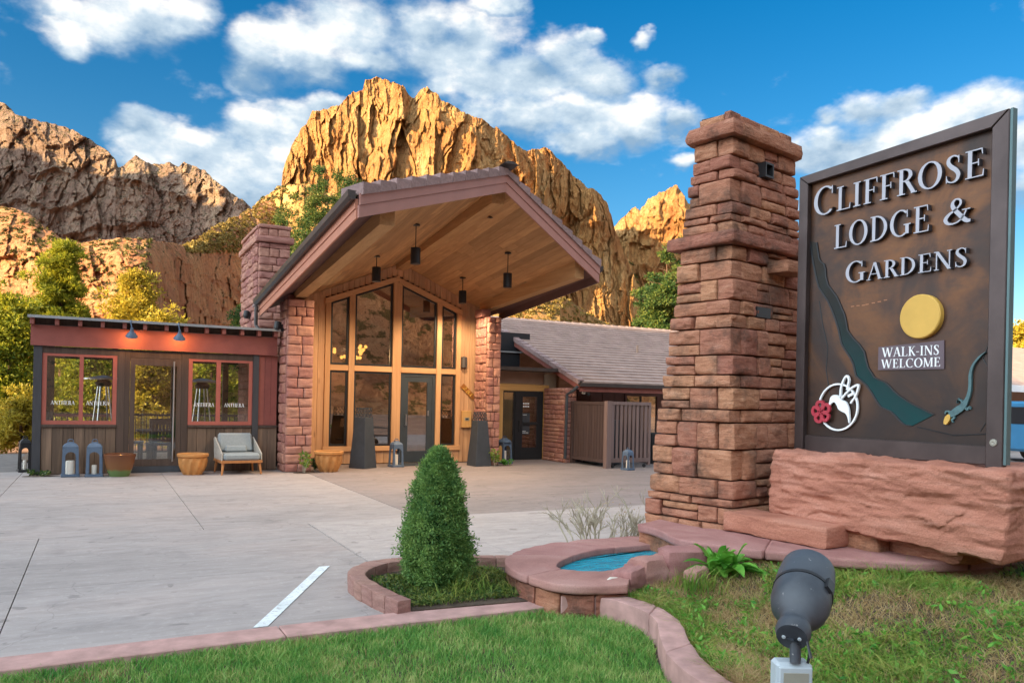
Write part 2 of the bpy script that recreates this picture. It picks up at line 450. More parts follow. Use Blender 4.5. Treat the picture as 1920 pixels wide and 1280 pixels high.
def wood(name, c1, c2, along='z', rough=0.6, rnd=0.18, knots=0.5, grain=9):
    mm, t, p, _ = new_mat(name)
    s = {'x': (0.5, grain, grain), 'y': (grain, 0.5, grain), 'z': (grain, grain, 0.5)}[along]
    c_ = N(t, 'ShaderNodeTexCoord'); oi = N(t, 'ShaderNodeObjectInfo')
    ad = N(t, 'ShaderNodeVectorMath', op='MULTIPLY_ADD'); L(t, oi.outputs['Random'], ad.inputs[0]); ad.inputs[1].default_value = (37, 23, 51); L(t, c_.outputs['Object'], ad.inputs[2])
    mp = N(t, 'ShaderNodeMapping'); L(t, ad.outputs[0], mp.inputs[0]); mp.inputs['Scale'].default_value = s
    f = nz_(t, mp.outputs[0], 1.6, 8, 0.65, 0.6)
    col = ramp(t, f, [(0.28, c1), (0.52, tuple((a + b) / 2 for a, b in zip(c1, c2))), (0.75, c2)])
    if knots:
        mp2 = N(t, 'ShaderNodeMapping'); L(t, ad.outputs[0], mp2.inputs[0])
        mp2.inputs['Scale'].default_value = {'x': (1.1, 4, 4), 'y': (4, 1.1, 4), 'z': (4, 4, 1.1)}[along]
        vo = N(t, 'ShaderNodeTexVoronoi'); L(t, mp2.outputs[0], vo.inputs['Vector']); vo.inputs['Scale'].default_value = 1.4
        k = mapr(t, vo.outputs['Distance'], 0.05, 0.16, knots, 0.0)
        col = mixc(t, k, col, sc3(c1, 0.35))
    if rnd: col = rnd_value(t, col, rnd)
    L(t, col, p.inputs['Base Color']); p.inputs['Roughness'].default_value = rough
    p.inputs['Specular IOR Level'].default_value = 0.3
    bump(t, p, f, 0.25, 0.006)
    return mm
def stone(name, c, c2, c3, rough=0.9, rnd=0.2, scale=5.0, bstr=0.5, strat=4.0, stain=0.0, bdist=0.02):
    mm, t, p, _ = new_mat(name)
    v = coords(t, (1, 1, 1)); vs2 = coords(t, (0.8, 0.8, strat))
    oi = N(t, 'ShaderNodeObjectInfo')
    ad = N(t, 'ShaderNodeVectorMath', op='MULTIPLY_ADD'); L(t, oi.outputs['Random'], ad.inputs[0]); ad.inputs[1].default_value = (17, 29, 41); L(t, vs2, ad.inputs[2])
    f = nz_(t, ad.outputs[0], scale, 8, 0.62, 0.4)
    col = ramp(t, f, [(0.25, c), (0.5, c2), (0.78, c3)])
    sp = nz_(t, v, 90, 3, 0.6)
    col = mixc(t, mapr(t, sp, 0.45, 0.75, 0, 0.35), col, sc3(c, 0.6))
    tint = N(t, 'ShaderNodeHueSaturation'); L(t, col, tint.inputs['Color'])
    L(t, mapr(t, oi.outputs['Random'], 0, 1, 0.488, 0.508), tint.inputs['Hue'])
    L(t, mapr(t, oi.outputs['Random'], 0, 1, 1 - rnd, 1 + rnd), tint.inputs['Value'])
    col = tint.outputs[0]
    if stain:
        f2 = nz_(t, coords(t, (1, 1, 1), 'World'), 2.3, 6, 0.7)
        col = mixc(t, mapr(t, f2, 0.50, 0.68, 0, stain), col, (0.06, 0.045, 0.035))
    L(t, col, p.inputs['Base Color']); p.inputs['Roughness'].default_value = rough
    p.inputs['Specular IOR Level'].default_value = 0.25
    h = N(t, 'ShaderNodeMath', op='ADD'); L(t, f, h.inputs[0]); L(t, nz_(t, v, 26, 6, 0.7), h.inputs[1])
    bump(t, p, h.outputs[0], bstr, bdist)
    return mm
def glass(name, tint=(0.75, 0.78, 0.78), refl=0.25, rough=0.0):
    mm, t, p, out = new_mat(name)
    t.nodes.remove(p)
    tr = N(t, 'ShaderNodeBsdfTransparent'); tr.inputs[0].default_value = (*tint, 1)
    gl = N(t, 'ShaderNodeBsdfGlossy'); gl.inputs['Color'].default_value = (1, 1, 1, 1); gl.inputs['Roughness'].default_value = rough
    fr = N(t, 'ShaderNodeFresnel'); fr.inputs['IOR'].default_value = 1.5
    ad = N(t, 'ShaderNodeMath', op='ADD', i_1=refl); L(t, fr.outputs[0], ad.inputs[0]); ad.use_clamp = True
    ms = N(t, 'ShaderNodeMixShader'); L(t, ad.outputs[0], ms.inputs[0]); L(t, tr.outputs[0], ms.inputs[1]); L(t, gl.outputs[0], ms.inputs[2])
    L(t, ms.outputs[0], out.inputs['Surface'])
    return mm
def emit(name, c, s):
    mm, t, p, out = new_mat(name); t.nodes.remove(p)
    e_ = N(t, 'ShaderNodeEmission'); e_.inputs[0].default_value = (*c, 1); e_.inputs[1].default_value = s
    L(t, e_.outputs[0], out.inputs['Surface']); return mm
def leaf(name, c1, c2, c3, trans=0.35, scale=1.2, rough=0.55):
    """foliage: hue varies from leaf to leaf and from clump to clump"""
    mm, t, p, out = new_mat(name)
    ri = N(t, 'ShaderNodeNewGeometry')
    f = nz_(t, coords(t, (1, 1, 1), 'Object'), scale, 4, 0.6)
    a = N(t, 'ShaderNodeMath', op='MULTIPLY_ADD', i_1=0.6); L(t, ri.outputs['Random Per Island'], a.inputs[0])
    b = mapr(t, f, 0.25, 0.75, -0.15, 0.6); L(t, b, a.inputs[2])
    col = ramp(t, a.outputs[0], [(0.1, c1), (0.5, c2), (0.9, c3)])
    L(t, col, p.inputs['Base Color']); p.inputs['Roughness'].default_value = rough
    p.inputs['Specular IOR Level'].default_value = 0.25
    tl = N(t, 'ShaderNodeBsdfTranslucent'); L(t, col, tl.inputs[0])
    ms = N(t, 'ShaderNodeMixShader', i_0=trans); L(t, p.outputs[0], ms.inputs[1]); L(t, tl.outputs[0], ms.inputs[2])
    L(t, ms.outputs[0], out.inputs['Surface'])
    return mm

MT = {}
MT['stone_pillar'] = stone('stone_pillar', (0.23, 0.092, 0.055), (0.42, 0.185, 0.108), (0.51, 0.265, 0.17), rnd=0.18, stain=0.75, bstr=1.0, scale=7)
MT['stone_column'] = stone('stone_column', (0.24, 0.11, 0.085), (0.40, 0.195, 0.15), (0.50, 0.27, 0.205), rnd=0.17, scale=4, bstr=0.6)
MT['mortar'] = simple('mortar', (0.13, 0.075, 0.06), 0.95, 0.3, 20)
MT['boulder'] = stone('boulder', (0.30, 0.115, 0.075), (0.47, 0.20, 0.13), (0.55, 0.28, 0.20), rnd=0.05, scale=2.2, bstr=0.7, strat=5, bdist=0.03)
MT['coping'] = stone('coping', (0.27, 0.13, 0.11), (0.40, 0.21, 0.175), (0.47, 0.28, 0.24), rnd=0.10, scale=3, bstr=0.3, strat=1.5, bdist=0.012)
MT['curb'] = simple('curb', (0.42, 0.245, 0.215), 0.92, 0.22, 7, bstr=0.3, bscale=60, rnd=0.07)
MT['brick_curb'] = stone('brick_curb', (0.20, 0.11, 0.09), (0.32, 0.175, 0.14), (0.40, 0.25, 0.20), rnd=0.15, scale=6, bstr=0.4)
mm, t, p, _ = new_mat('white_paint')
w1 = nz_(t, coords(t), 30, 5, .7); w2 = nz_(t, coords(t), 5, 4, .6)
L(t, mixc(t, mapr(t, w1, .53, .64, 0, .75), ramp(t, w2, [(.3, (.56, .58, .57)), (.6, (.74, .77, .77))]), (.36, .335, .325)), p.inputs['Base Color']); p.inputs['Roughness'].default_value = .7
MT['white_paint'] = mm

def concrete(name, c, streak=(3, 0.5, 1), warm=(0.50, 0.42, 0.39), rnd=0.04):
    mm, t, p, _ = new_mat(name)
    v = coords(t, (1, 1, 1), 'World')
    big = nz_(t, coords(t, (0.35, 0.7, 1), 'World'), 1.0, 5, 0.6, 0.5)
    st = nz_(t, coords(t, (1.1, 7, 1), 'World'), 1.6, 6, 0.7, 0.3)
    col = ramp(t, big, [(0.3, sc3(c, 0.86)), (0.5, c), (0.7, warm)])
    col = mixc(t, mapr(t, st, 0.35, 0.7, 0.0, 0.34), col, sc3(c, 0.62))
    col = mixc(t, mapr(t, nz_(t, v, 14, 5, 0.7), 0.55, 0.7, 0, 0.45), col, sc3(c, 1.35))
    col = mixc(t, mapr(t, nz_(t, v, 120, 2, 0.5), 0.5, 0.8, 0, 0.3), col, sc3(c, 0.55))
    blot = nz_(t, coords(t, (0.8, 1.5, 1), 'World'), 1.7, 7, 0.72, 1.2)
    col = mixc(t, mapr(t, blot, 0.48, 0.70, 0, 0.6), col, sc3(c, 0.55))
    spots = nz_(t, v, 4.5, 3, 0.5, 0.4)
    col = mixc(t, mapr(t, spots, 0.66, 0.71, 0, 0.5), col, sc3(c, 0.35))
    cr_ = N(t, 'ShaderNodeTexVoronoi'); cr_.feature = 'DISTANCE_TO_EDGE'
    wv_ = N(t, 'ShaderNodeVectorMath', op='ADD'); L(t, v, wv_.inputs[0])
    nn = N(t, 'ShaderNodeTexNoise'); L(t, v, nn.inputs['Vector']); nn.inputs['Scale'].default_value = 1.2; nn.inputs['Detail'].default_value = 5
    L(t, nn.outputs['Color'], wv_.inputs[1]); L(t, wv_.outputs[0], cr_.inputs['Vector']); cr_.inputs['Scale'].default_value = 0.33
    col = mixc(t, mapr(t, cr_.outputs['Distance'], 0.0, 0.003, 0.4, 0.0), col, sc3(c, 0.4))
    L(t, rnd_value(t, col, rnd), p.inputs['Base Color'])
    L(t, mapr(t, st, 0.3, 0.7, 0.62, 0.9), p.inputs['Roughness']); p.inputs['Specular IOR Level'].default_value = 0.35
    bump(t, p, nz_(t, coords(t, (8, 60, 30), 'World'), 3, 5, 0.7), 0.18, 0.006)
    return mm
MT['concrete'] = concrete('concrete', (0.375, 0.322, 0.300), warm=(0.43, 0.345, 0.31))
MT['concrete_light'] = concrete('concrete_light', (0.45, 0.385, 0.355), warm=(0.49, 0.41, 0.37))
MT['paving_brown'] = concrete('paving_brown', (0.28, 0.23, 0.215), warm=(0.31, 0.245, 0.225))
MT['joint'] = simple('joint', (0.16, 0.14, 0.13), 0.95)

MT['cedar'] = wood('cedar', (0.43, 0.225, 0.115), (0.66, 0.40, 0.225), 'z', knots=0.6, rnd=0.16)
MT['cedar_rail'] = wood('cedar_rail', (0.46, 0.235, 0.105), (0.66, 0.375, 0.19), 'x', knots=0.2, rnd=0.08)
MT['cedar_post'] = wood('cedar_post', (0.46, 0.235, 0.105), (0.66, 0.375, 0.19), 'z', knots=0.2, rnd=0.08)
MT['soffit'] = wood('soffit', (0.38, 0.20, 0.085), (0.58, 0.34, 0.16), 'y', knots=0.15, rnd=0.22)
MT['beam'] = wood('beam', (0.42, 0.22, 0.09), (0.62, 0.37, 0.17), 'y', knots=0.2, rnd=0.05)
MT['fascia'] = simple('fascia', (0.42, 0.20, 0.16), 0.6, 0.06, 3, bstr=0.05, rnd=0.03)
MT['fascia_eave'] = simple('fascia_eave', (0.47, 0.19, 0.12), 0.5, 0.06, 3, bstr=0.05, rnd=0.03)
MT['mauve'] = simple('mauve', (0.14, 0.075, 0.068), 0.7, 0.1, 3)
MT['gutter'] = simple('gutter', (0.075, 0.065, 0.062), 0.4, 0.15, 5, metal=0.5)
MT['roof_tile'] = simple('roof_tile', (0.30, 0.20, 0.185), 0.85, 0.22, 9, (1, 3, 3), 0.4, 30, rnd=0.14)
MT['roof_rows'] = simple('roof_rows', (0.40, 0.28, 0.235), 0.85, 0.18, 2.5, (1, 1, 1), 0.35, 30, rnd=0.05)
MT['black_frame'] = simple('black_frame', (0.018, 0.020, 0.023), 0.42, 0.1, 5, bstr=0.0)
MT['dark_door'] = simple('dark_door', (0.035, 0.045, 0.055), 0.45, 0.1, 5, bstr=0.0)
MT['silver'] = simple('silver', (0.62, 0.62, 0.62), 0.28, 0.05, 5, bstr=0.0, metal=1.0)
MT['glass_lodge'] = glass('glass_lodge', (0.70, 0.66, 0.62), 0.24)
MT['glass_clear'] = glass('glass_clear', (0.86, 0.88, 0.87), 0.05)
MT['glass_wing'] = glass('glass_wing', (0.6, 0.62, 0.62), 0.18)
MT['charcoal'] = simple('charcoal', (0.045, 0.052, 0.062), 0.5, 0.12, 8, bstr=0.1, bscale=90)
MT['slate_blue'] = simple('slate_blue', (0.085, 0.125, 0.185), 0.5, 0.12, 8, bstr=0.08, bscale=60, rnd=0.08)
MT['candle'] = simple('candle', (0.80, 0.74, 0.64), 0.5, 0.03, 4, bstr=0.0)
MT['dark_wood'] = wood('dark_wood', (0.045, 0.030, 0.024), (0.10, 0.068, 0.052), 'z', knots=0.0, rnd=0.12)
MT['post_paint'] = simple('post_paint', (0.045, 0.045, 0.05), 0.65, 0.15, 6, (4, 4, 0.6), 0.15, 40)
MT['wainscot'] = wood('wainscot', (0.075, 0.052, 0.038), (0.23, 0.15, 0.10), 'z', knots=0.2, rnd=0.3)
MT['barn_red'] = simple('barn_red', (0.26, 0.075, 0.058), 0.62, 0.10, 5, (1, 1, 1), 0.12, 30)
MT['frame_red'] = simple('frame_red', (0.36, 0.10, 0.072), 0.55, 0.08, 5, bstr=0.05)
MT['rafter'] = simple('rafter', (0.26, 0.085, 0.065), 0.65, 0.12, 6, rnd=0.1)
MT['metal_roof'] = simple('metal_roof', (0.36, 0.38, 0.39), 0.4, 0.1, 4, metal=0.6)
MT['lettering'] = simple('lettering', (0.85, 0.87, 0.88), 0.5, 0.02, 3, bstr=0.0)
MT['teak'] = wood('teak', (0.36, 0.14, 0.045), (0.55, 0.24, 0.085), 'z', knots=0.0, rnd=0.05)
MT['rope'] = simple('rope', (0.40, 0.37, 0.32), 0.9, 0.25, 60, (1, 1, 6), 0.5, 120)
MT['cushion'] = simple('cushion', (0.27, 0.30, 0.31), 0.95, 0.07, 30, bstr=0.25, bscale=220)
MT['pot_brown'] = None
MT['terracotta'] = simple('terracotta', (0.50, 0.22, 0.065), 0.7, 0.25, 5, bstr=0.25, bscale=25, rnd=0.06)
MT['soil'] = simple('soil', (0.085, 0.058, 0.040), 1.0, 0.4, 12, bstr=0.8, bscale=30, bdist=0.03)
MT['fence_dark'] = wood('fence_dark', (0.055, 0.036, 0.034), (0.095, 0.062, 0.056), 'z', knots=0.0, rnd=0.12)
MT['fence_light'] = wood('fence_light', (0.15, 0.10, 0.09), (0.23, 0.16, 0.145), 'z', knots=0.0, rnd=0.12)
MT['stucco'] = simple('stucco', (0.38, 0.25, 0.18), 0.95, 0.08, 4, bstr=0.4, bscale=70)
MT['siding'] = simple('siding', (0.23, 0.125, 0.105), 0.8, 0.12, 3, rnd=0.06)
MT['pine_trim'] = wood('pine_trim', (0.46, 0.25, 0.085), (0.60, 0.36, 0.14), 'z', knots=0.3, rnd=0.08)
MT['pine_trim_x'] = wood('pine_trim_x', (0.46, 0.25, 0.085), (0.60, 0.36, 0.14), 'x', knots=0.3, rnd=0.08)
MT['bulb'] = emit('bulb', (1.0, 0.48, 0.10), 1.6)
MT['lamp_glow'] = emit('lamp_glow', (1.0, 0.55, 0.2), 6.0)
MT['lamp_warm'] = emit('lamp_warm', (1.0, 0.6, 0.28), 0.5)
MT['interior'] = simple('interior', (0.36, 0.22, 0.13), 0.9, 0.2, 1.5)
MT['interior_dark'] = simple('interior_dark', (0.10, 0.065, 0.045), 0.9, 0.2, 2)
MT['sofa_blue'] = simple('sofa_blue', (0.06, 0.09, 0.22), 0.9, 0.15, 8)
MT['black_metal'] = simple('black_metal', (0.022, 0.022, 0.024), 0.45, 0.1, 6, bstr=0.05)
MT['deck'] = wood('deck', (0.14, 0.10, 0.075), (0.26, 0.19, 0.14), 'y', knots=0.0)
MT['bark'] = simple('bark', (0.14, 0.085, 0.055), 0.95, 0.35, 5, (6, 6, 1), 0.8, 14, bdist=0.05)

# glazed pot: brown over a green foot
mm, t, p, _ = new_mat('pot_brown')
g_ = N(t, 'ShaderNodeTexCoord'); sx_ = N(t, 'ShaderNodeSeparateXYZ'); L(t, g_.outputs['Object'], sx_.inputs[0])
wob = nz_(t, coords(t, (1, 1, 0.2)), 9, 3)
zz = N(t, 'ShaderNodeMath', op='MULTIPLY_ADD', i_1=0.05); L(t, wob, zz.inputs[0]); L(t, sx_.outputs[2], zz.inputs[2])
cA = ramp(t, zz.outputs[0], [(0.125, (0.12, 0.19, 0.06)), (0.17, (0.20, 0.085, 0.03)), (0.5, (0.13, 0.045, 0.02))])
L(t, cA, p.inputs['Base Color']); p.inputs['Roughness'].default_value = 0.18
MT['pot_brown'] = mm

# bronze sign face: patina of brown, slate and black
mm, t, p, _ = new_mat('sign_bronze')
v = coords(t, (1, 1, 1))
f1 = nz_(t, v, 1.3, 7, 0.6, 0.8); f2 = nz_(t, coords(t, (0.8, 0.8, 2.5)), 3.0, 8, 0.7)
col = ramp(t, f1, [(0.28, (0.034, 0.026, 0.024)), (0.42, (0.075, 0.040, 0.028)), (0.55, (0.17, 0.072, 0.030)), (0.75, (0.25, 0.112, 0.045))])
col = mixc(t, mapr(t, f2, 0.45, 0.7, 0, 0.7), col, (0.045, 0.034, 0.031))
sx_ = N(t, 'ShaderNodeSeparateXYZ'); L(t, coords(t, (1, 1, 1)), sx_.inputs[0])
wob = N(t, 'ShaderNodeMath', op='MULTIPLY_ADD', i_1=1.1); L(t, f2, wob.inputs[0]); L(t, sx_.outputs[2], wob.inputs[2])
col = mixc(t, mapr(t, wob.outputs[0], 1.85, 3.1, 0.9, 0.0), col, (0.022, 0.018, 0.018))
L(t, col, p.inputs['Base Color']); p.inputs['Roughness'].default_value = 0.42; p.inputs['Metallic'].default_value = 0.2; p.inputs['Specular IOR Level'].default_value = 0.3
bump(t, p, nz_(t, v, 9, 6, 0.7), 0.12, 0.01)
MT['sign_bronze'] = mm
MT['sign_frame'] = simple('sign_frame', (0.075, 0.055, 0.052), 0.38, 0.25, 3, bstr=0.08, metal=0.55)
MT['letter_face'] = simple('letter_face', (0.40, 0.40, 0.45), 0.35, 0.06, 6, bstr=0.02)
MT['letter_side'] = simple('letter_side', (0.045, 0.04, 0.045), 0.5, 0.2, 6, bstr=0.02)
MT['sun_yellow'] = simple('sun_yellow', (0.62, 0.37, 0.075), 0.55, 0.08, 4, bstr=0.05)
mm, t, p, _ = new_mat('teal')
sx_ = N(t, 'ShaderNodeSeparateXYZ'); L(t, coords(t, (1, 1, 1)), sx_.inputs[0])
col = ramp(t, mapr(t, sx_.outputs[2], 1.3, 3.2, 0, 1), [(0.05, (0.008, 0.055, 0.056)), (0.35, (0.014, 0.042, 0.042)), (0.6, (0.028, 0.028, 0.026)), (0.95, (0.04, 0.032, 0.026))])
L(t, mixc(t, mapr(t, nz_(t, coords(t), 6, 5), .4, .7, 0, .5), col, (0.025, 0.045, 0.05)), p.inputs['Base Color']); p.inputs['Roughness'].default_value = 0.7; p.inputs['Specular IOR Level'].default_value = 0.15
MT['teal'] = mm
MT['plaque'] = simple('plaque', (0.12, 0.085, 0.10), 0.5, 0.08, 5, bstr=0.0)
MT['flower_red'] = simple('flower_red', (0.42, 0.035, 0.055), 0.5, 0.1, 8, bstr=0.0)
MT['lizard'] = simple('lizard', (0.07, 0.14, 0.15), 0.5, 0.2, 30, bstr=0.2)
MT['spot_paint'] = None
mm, t, p, _ = new_mat('spot_paint')
v = coords(t, (1, 1, 1)); f1 = nz_(t, v, 6, 6, 0.65)
col = ramp(t, f1, [(0.35, (0.032, 0.037, 0.046)), (0.7, (0.075, 0.085, 0.10))])
col = mixc(t, mapr(t, nz_(t, v, 55, 3, 0.6), 0.67, 0.74, 0, 0.7), col, (0.42, 0.40, 0.38))
L(t, col, p.inputs['Base Color']); L(t, mapr(t, f1, 0.3, 0.7, 0.34, 0.6), p.inputs['Roughness'])
MT['spot_paint'] = mm
MT['box_grey'] = simple('box_grey', (0.42, 0.47, 0.50), 0.4, 0.06, 8, bstr=0.05)
MT['box_cover'] = simple('box_cover', (0.28, 0.27, 0.22), 0.35, 0.08, 8, bstr=0.05)

# pool water
mm, t, p, out = new_mat('pool_water')
v = coords(t, (1, 1, 1), 'World')
p.inputs['Base Color'].default_value = (0.004, 0.30, 0.40, 1); p.inputs['Roughness'].default_value = 0.08; p.inputs['Specular IOR Level'].default_value = 0.22
wv_ = nz_(t, coords(t, (4, 11, 1), 'World'), 2.2, 4, .55, .6)
L(t, ramp(t, wv_, [(.3, (.003, .20, .30)), (.55, (.006, .30, .40)), (.75, (.03, .44, .52))]), p.inputs['Base Color'])
bump(t, p, wv_, 0.6, 0.03)
MT['pool_water'] = mm

# cliffs and slopes: sandstone with streaks and beds; scrub where the ground lies flat enough
def rock(name, cols, strata=0.02, streak=0.03, scrub=0.0, scrubcol=(0.06, 0.07, 0.02), bed=0.35, bumpd=3.0, big=0.01):
    mm, t, p, _ = new_mat(name)
    v1 = coords(t, (1, 1, 0.16), 'World'); v2 = coords(t, (0.12, 0.12, 1), 'World'); v = coords(t, (1, 1, 1), 'World')
    a = nz_(t, v1, streak, 7, 0.62, 0.5)
    col = ramp(t, a, [(0.28, cols[0]), (0.5, cols[1]), (0.72, cols[2])])
    b = nz_(t, v2, strata, 6, 0.6)
    col = mixc(t, mapr(t, b, 0.5, 0.66, 0, bed), col, cols[3])
    c_ = nz_(t, v, big, 4, 0.55)
    col = mixc(t, mapr(t, c_, 0.48, 0.66, 0, 0.5), col, cols[0])
    vo = N(t, 'ShaderNodeTexVoronoi'); vo.feature = 'DISTANCE_TO_EDGE'
    wp = N(t, 'ShaderNodeVectorMath', op='MULTIPLY_ADD'); n3 = N(t, 'ShaderNodeTexNoise'); L(t, v, n3.inputs['Vector']); n3.inputs['Scale'].default_value = streak * 2; n3.inputs['Detail'].default_value = 5
    L(t, n3.outputs['Color'], wp.inputs[0]); wp.inputs[1].default_value = (14, 14, 14); L(t, coords(t, (1, 1, 0.3), 'World'), wp.inputs[2])
    L(t, wp.outputs[0], vo.inputs['Vector']); vo.inputs['Scale'].default_value = streak * 2.2
    col = mixc(t, mapr(t, vo.outputs['Distance'], 0.0, 0.07, 0.55, 0.0), col, sc3(cols[0], 0.45))
    if scrub:
        g = N(t, 'ShaderNodeNewGeometry'); s = N(t, 'ShaderNodeSeparateXYZ'); L(t, g.outputs['Normal'], s.inputs[0])
        sp = nz_(t, v, 0.22 if scrub < 2 else 0.5, 4, 0.7)
        fl = mapr(t, s.outputs[2], 0.25, 0.6, 0, 1)
        k = N(t, 'ShaderNodeMath', op='MULTIPLY'); L(t, mapr(t, sp, 0.52, 0.58, 0, 0.85), k.inputs[0]); L(t, fl, k.inputs[1])
        col = mixc(t, k.outputs[0], col, scrubcol)
    L(t, col, p.inputs['Base Color']); p.inputs['Roughness'].default_value = 0.95; p.inputs['Specular IOR Level'].default_value = 0.1
    h = N(t, 'ShaderNodeMath', op='ADD'); L(t, a, h.inputs[0]); L(t, nz_(t, v1, streak * 7, 6, 0.7), h.inputs[1])
    h2 = N(t, 'ShaderNodeMath', op='ADD'); L(t, h.outputs[0], h2.inputs[0]); L(t, nz_(t, v, streak * 18, 6, 0.75), h2.inputs[1])
    bump(t, p, h2.outputs[0], 1.0, bumpd * 1.8)
    return mm
MT['cliff_gold'] = rock('cliff_gold', [(0.42, 0.165, 0.06), (0.66, 0.355, 0.13), (0.80, 0.52, 0.24), (0.50, 0.22, 0.085)], 0.02, 0.05)
MT['cliff_grey'] = rock('cliff_grey', [(0.22, 0.135, 0.10), (0.38, 0.255, 0.185), (0.52, 0.37, 0.25), (0.55, 0.42, 0.32)], 0.035, 0.03, scrub=1, scrubcol=(0.07, 0.075, 0.03))
MT['hill_red'] = rock('hill_red', [(0.46, 0.18, 0.085), (0.62, 0.30, 0.145), (0.68, 0.40, 0.19), (0.42, 0.17, 0.10)], 0.22, 0.06, scrub=2, bed=0.6, bumpd=0.8, big=0.03)
MT['slope_gold'] = rock('slope_gold', [(0.42, 0.20, 0.075), (0.58, 0.33, 0.12), (0.66, 0.42, 0.17), (0.44, 0.20, 0.085)], 0.05, 0.05, scrub=2, scrubcol=(0.10, 0.10, 0.03), bumpd=1.0, big=0.02)
MT['ground'] = simple('ground', (0.30, 0.16, 0.10), 1.0, 0.3, 0.6, bstr=0.5, bscale=4, kind='World')
# ------------------------------------------------------------------ land
g = MB(); g.box(-6000, 6000, -6000, 6000, -0.6, -0.16)
tag(g.build('ground', MT['ground'], None), kind='structure')

def interp(xs, pts):
    p_ = sorted(pts); return np.interp(xs, [a for a, b in p_], [b for a, b in p_])
def mountain(name, sky_pts, base_pts, dist_pts, mat, lean=0.25, amp=20.0, fx=0.05, fz=0.012, seed=1, nx=360, nz=150,
             jag=4.0, terr=0.0, back=200.0, top_round=0.15, lean_pow=1.6, detail=0.35, flute=1.0, ledge=45.0, brk=0.35, bedstep=6.0, vert=1.0, asp=0.32, cracks=0.30):
    """a wall of rock: its skyline stands in the given directions, at the given distances; ribs and gullies are real relief"""
    x0, x1 = min(a for a, b in sky_pts), max(a for a, b in sky_pts)
    px = np.linspace(x0, x1, nx)
    sky_y = interp(px, sky_pts) + jag * fbm(px * 0.09, px * 0 + seed, seed=seed, octv=4, gain=0.6)
    base_y = interp(px, base_pts); D = interp(px, dist_pts)
    t = np.linspace(0, 1, nz) ** 0.9
    X, T = np.meshgrid(px, t, indexing='ij')
    DD = D[:, None]; SY = sky_y[:, None]; BY = base_y[:, None]
    yimg = BY + (SY - BY) * T
    x_ = X - 960.0; y_ = yimg - 750.0
    xr = x_ * math.cos(ROLL) + y_ * math.sin(ROLL); yr = -x_ * math.sin(ROLL) + y_ * math.cos(ROLL)
    u = xr / FPX; el = -yr / FPX
    H = (BY - SY) / FPX * DD                     # height in metres
    rec = lean * H * T ** lean_pow               # how far the face leans back
    rec = rec + top_round * H * np.clip((T - 0.82) / 0.18, 0, 1) ** 2
    bu, bd = (px - 960) / FPX * D, D
    arc = np.concatenate([[0], np.cumsum(np.hypot(np.diff(bu), np.diff(bd)))])     # metres along the foot of the wall
    au = arc[:, None] + 0 * u; az = el * DD                    # metres along and up
    wob = 26 * fbm(au * 0.012, az * 0.014, seed=seed + 21, octv=4, gain=0.6)
    lev = az / ledge + 1.1 * fbm(au * 0.011, az * 0.008, seed=seed + 22, octv=4)       # beds: the columns break and step back at each
    li = np.floor(lev); lf = lev - li
    off = _hash(li, li * 0 + 3, li * 0, seed) * 60
    a2 = au + wob + off * brk
    def steps(v_, k_):
        w_ = v_ * k_; f_ = np.floor(w_); r_ = w_ - f_
        return (f_ + np.clip((r_ - 0.36) / 0.28, 0, 1)) / k_
    wx_ = au + 0.35 * wob + off * brk; wz_ = az + 10 * fbm(au * 0.03, az * 0.03, seed=seed + 41, octv=3)
    big = facets(wx_ * fx * 1.0, wz_ * fx * asp, seed + 31, 1.5)
    med = facets((wx_ + 4 * fbm(au * .1, az * .06, seed=seed + 42, octv=3)) * fx * 2.7, wz_ * fx * 2.7 * asp * 1.25, seed + 33, 1.3)
    sml = facets(wx_ * fx * 6.5, (wz_ + 3 * fbm(au * .15, az * .1, seed=seed + 43, octv=2)) * fx * 6.5 * asp * 1.5, seed + 35, 1.2)
    crk = -np.exp(-(vnoise((a2 + 5 * fbm(az * 0.05, au * 0.02, seed=3)) * fx * 1.5, az * fz * 0.8, seed=seed + 35) / 0.06) ** 2)
    rel = amp * flute * (1.15 * big + 0.62 * med + 0.30 * sml + cracks * crk) + amp * 1.7 * fbm(au * fx * 0.3, az * fz * 0.7, seed=seed + 5, octv=2)
    rel = rel + bedstep * (np.clip((lf - 0.80) / 0.2, 0, 1) - 0.5 * lf)
    rel = rel + amp * detail * (0.22 * fbm(au * fx * 8, az * fx * 8 * vert, seed=seed + 8, octv=4, gain=0.66))
    if terr:
        rel = rel + terr * (fbm(az * 0.09 + 0.6 * fbm(au * 0.01, az * 0.01, seed=2), au * 0.006, seed=seed + 9, octv=3))
    fade = np.clip(T / 0.06, 0.3, 1)
    dep = DD + rec - rel * fade
    P3 = np.stack([RV.x * u * dep + VV.x * dep, RV.y * u * dep + VV.y * dep, EYE + el * dep], -1)
    # back side falls away behind the skyline
    top = P3[:, -1, :]
    dirv = np.stack([RV.x * u[:, -1] + VV.x, RV.y * u[:, -1] + VV.y, 0 * px], -1)
    rows = [P3]
    for k, (dk, zk) in enumerate(((0.1, 0.99), (0.35, 0.9), (1.0, 0.45), (1.6, -0.05))):
        b = top + dirv * (back * dk); b[:, 2] = top[:, 2] * zk - (20 if zk < 0 else 0)
        rows.append(b[:, None, :])
    foot = P3[:, :1, :].copy(); foot[:, 0, 2] = -8.0
    P3 = np.concatenate([foot] + rows, axis=1)
    n0, n1 = P3.shape[:2]
    i, j = np.meshgrid(np.arange(n0 - 1), np.arange(n1 - 1), indexing='ij')
    q = np.stack([i * n1 + j, (i + 1) * n1 + j, (i + 1) * n1 + j + 1, i * n1 + j + 1], -1).reshape(-1, 4)
    me = mesh_np(name, P3.reshape(-1, 3), q)
    o = link_mesh(name, me, mat)
    tag(o, kind='structure')
    return o, P3

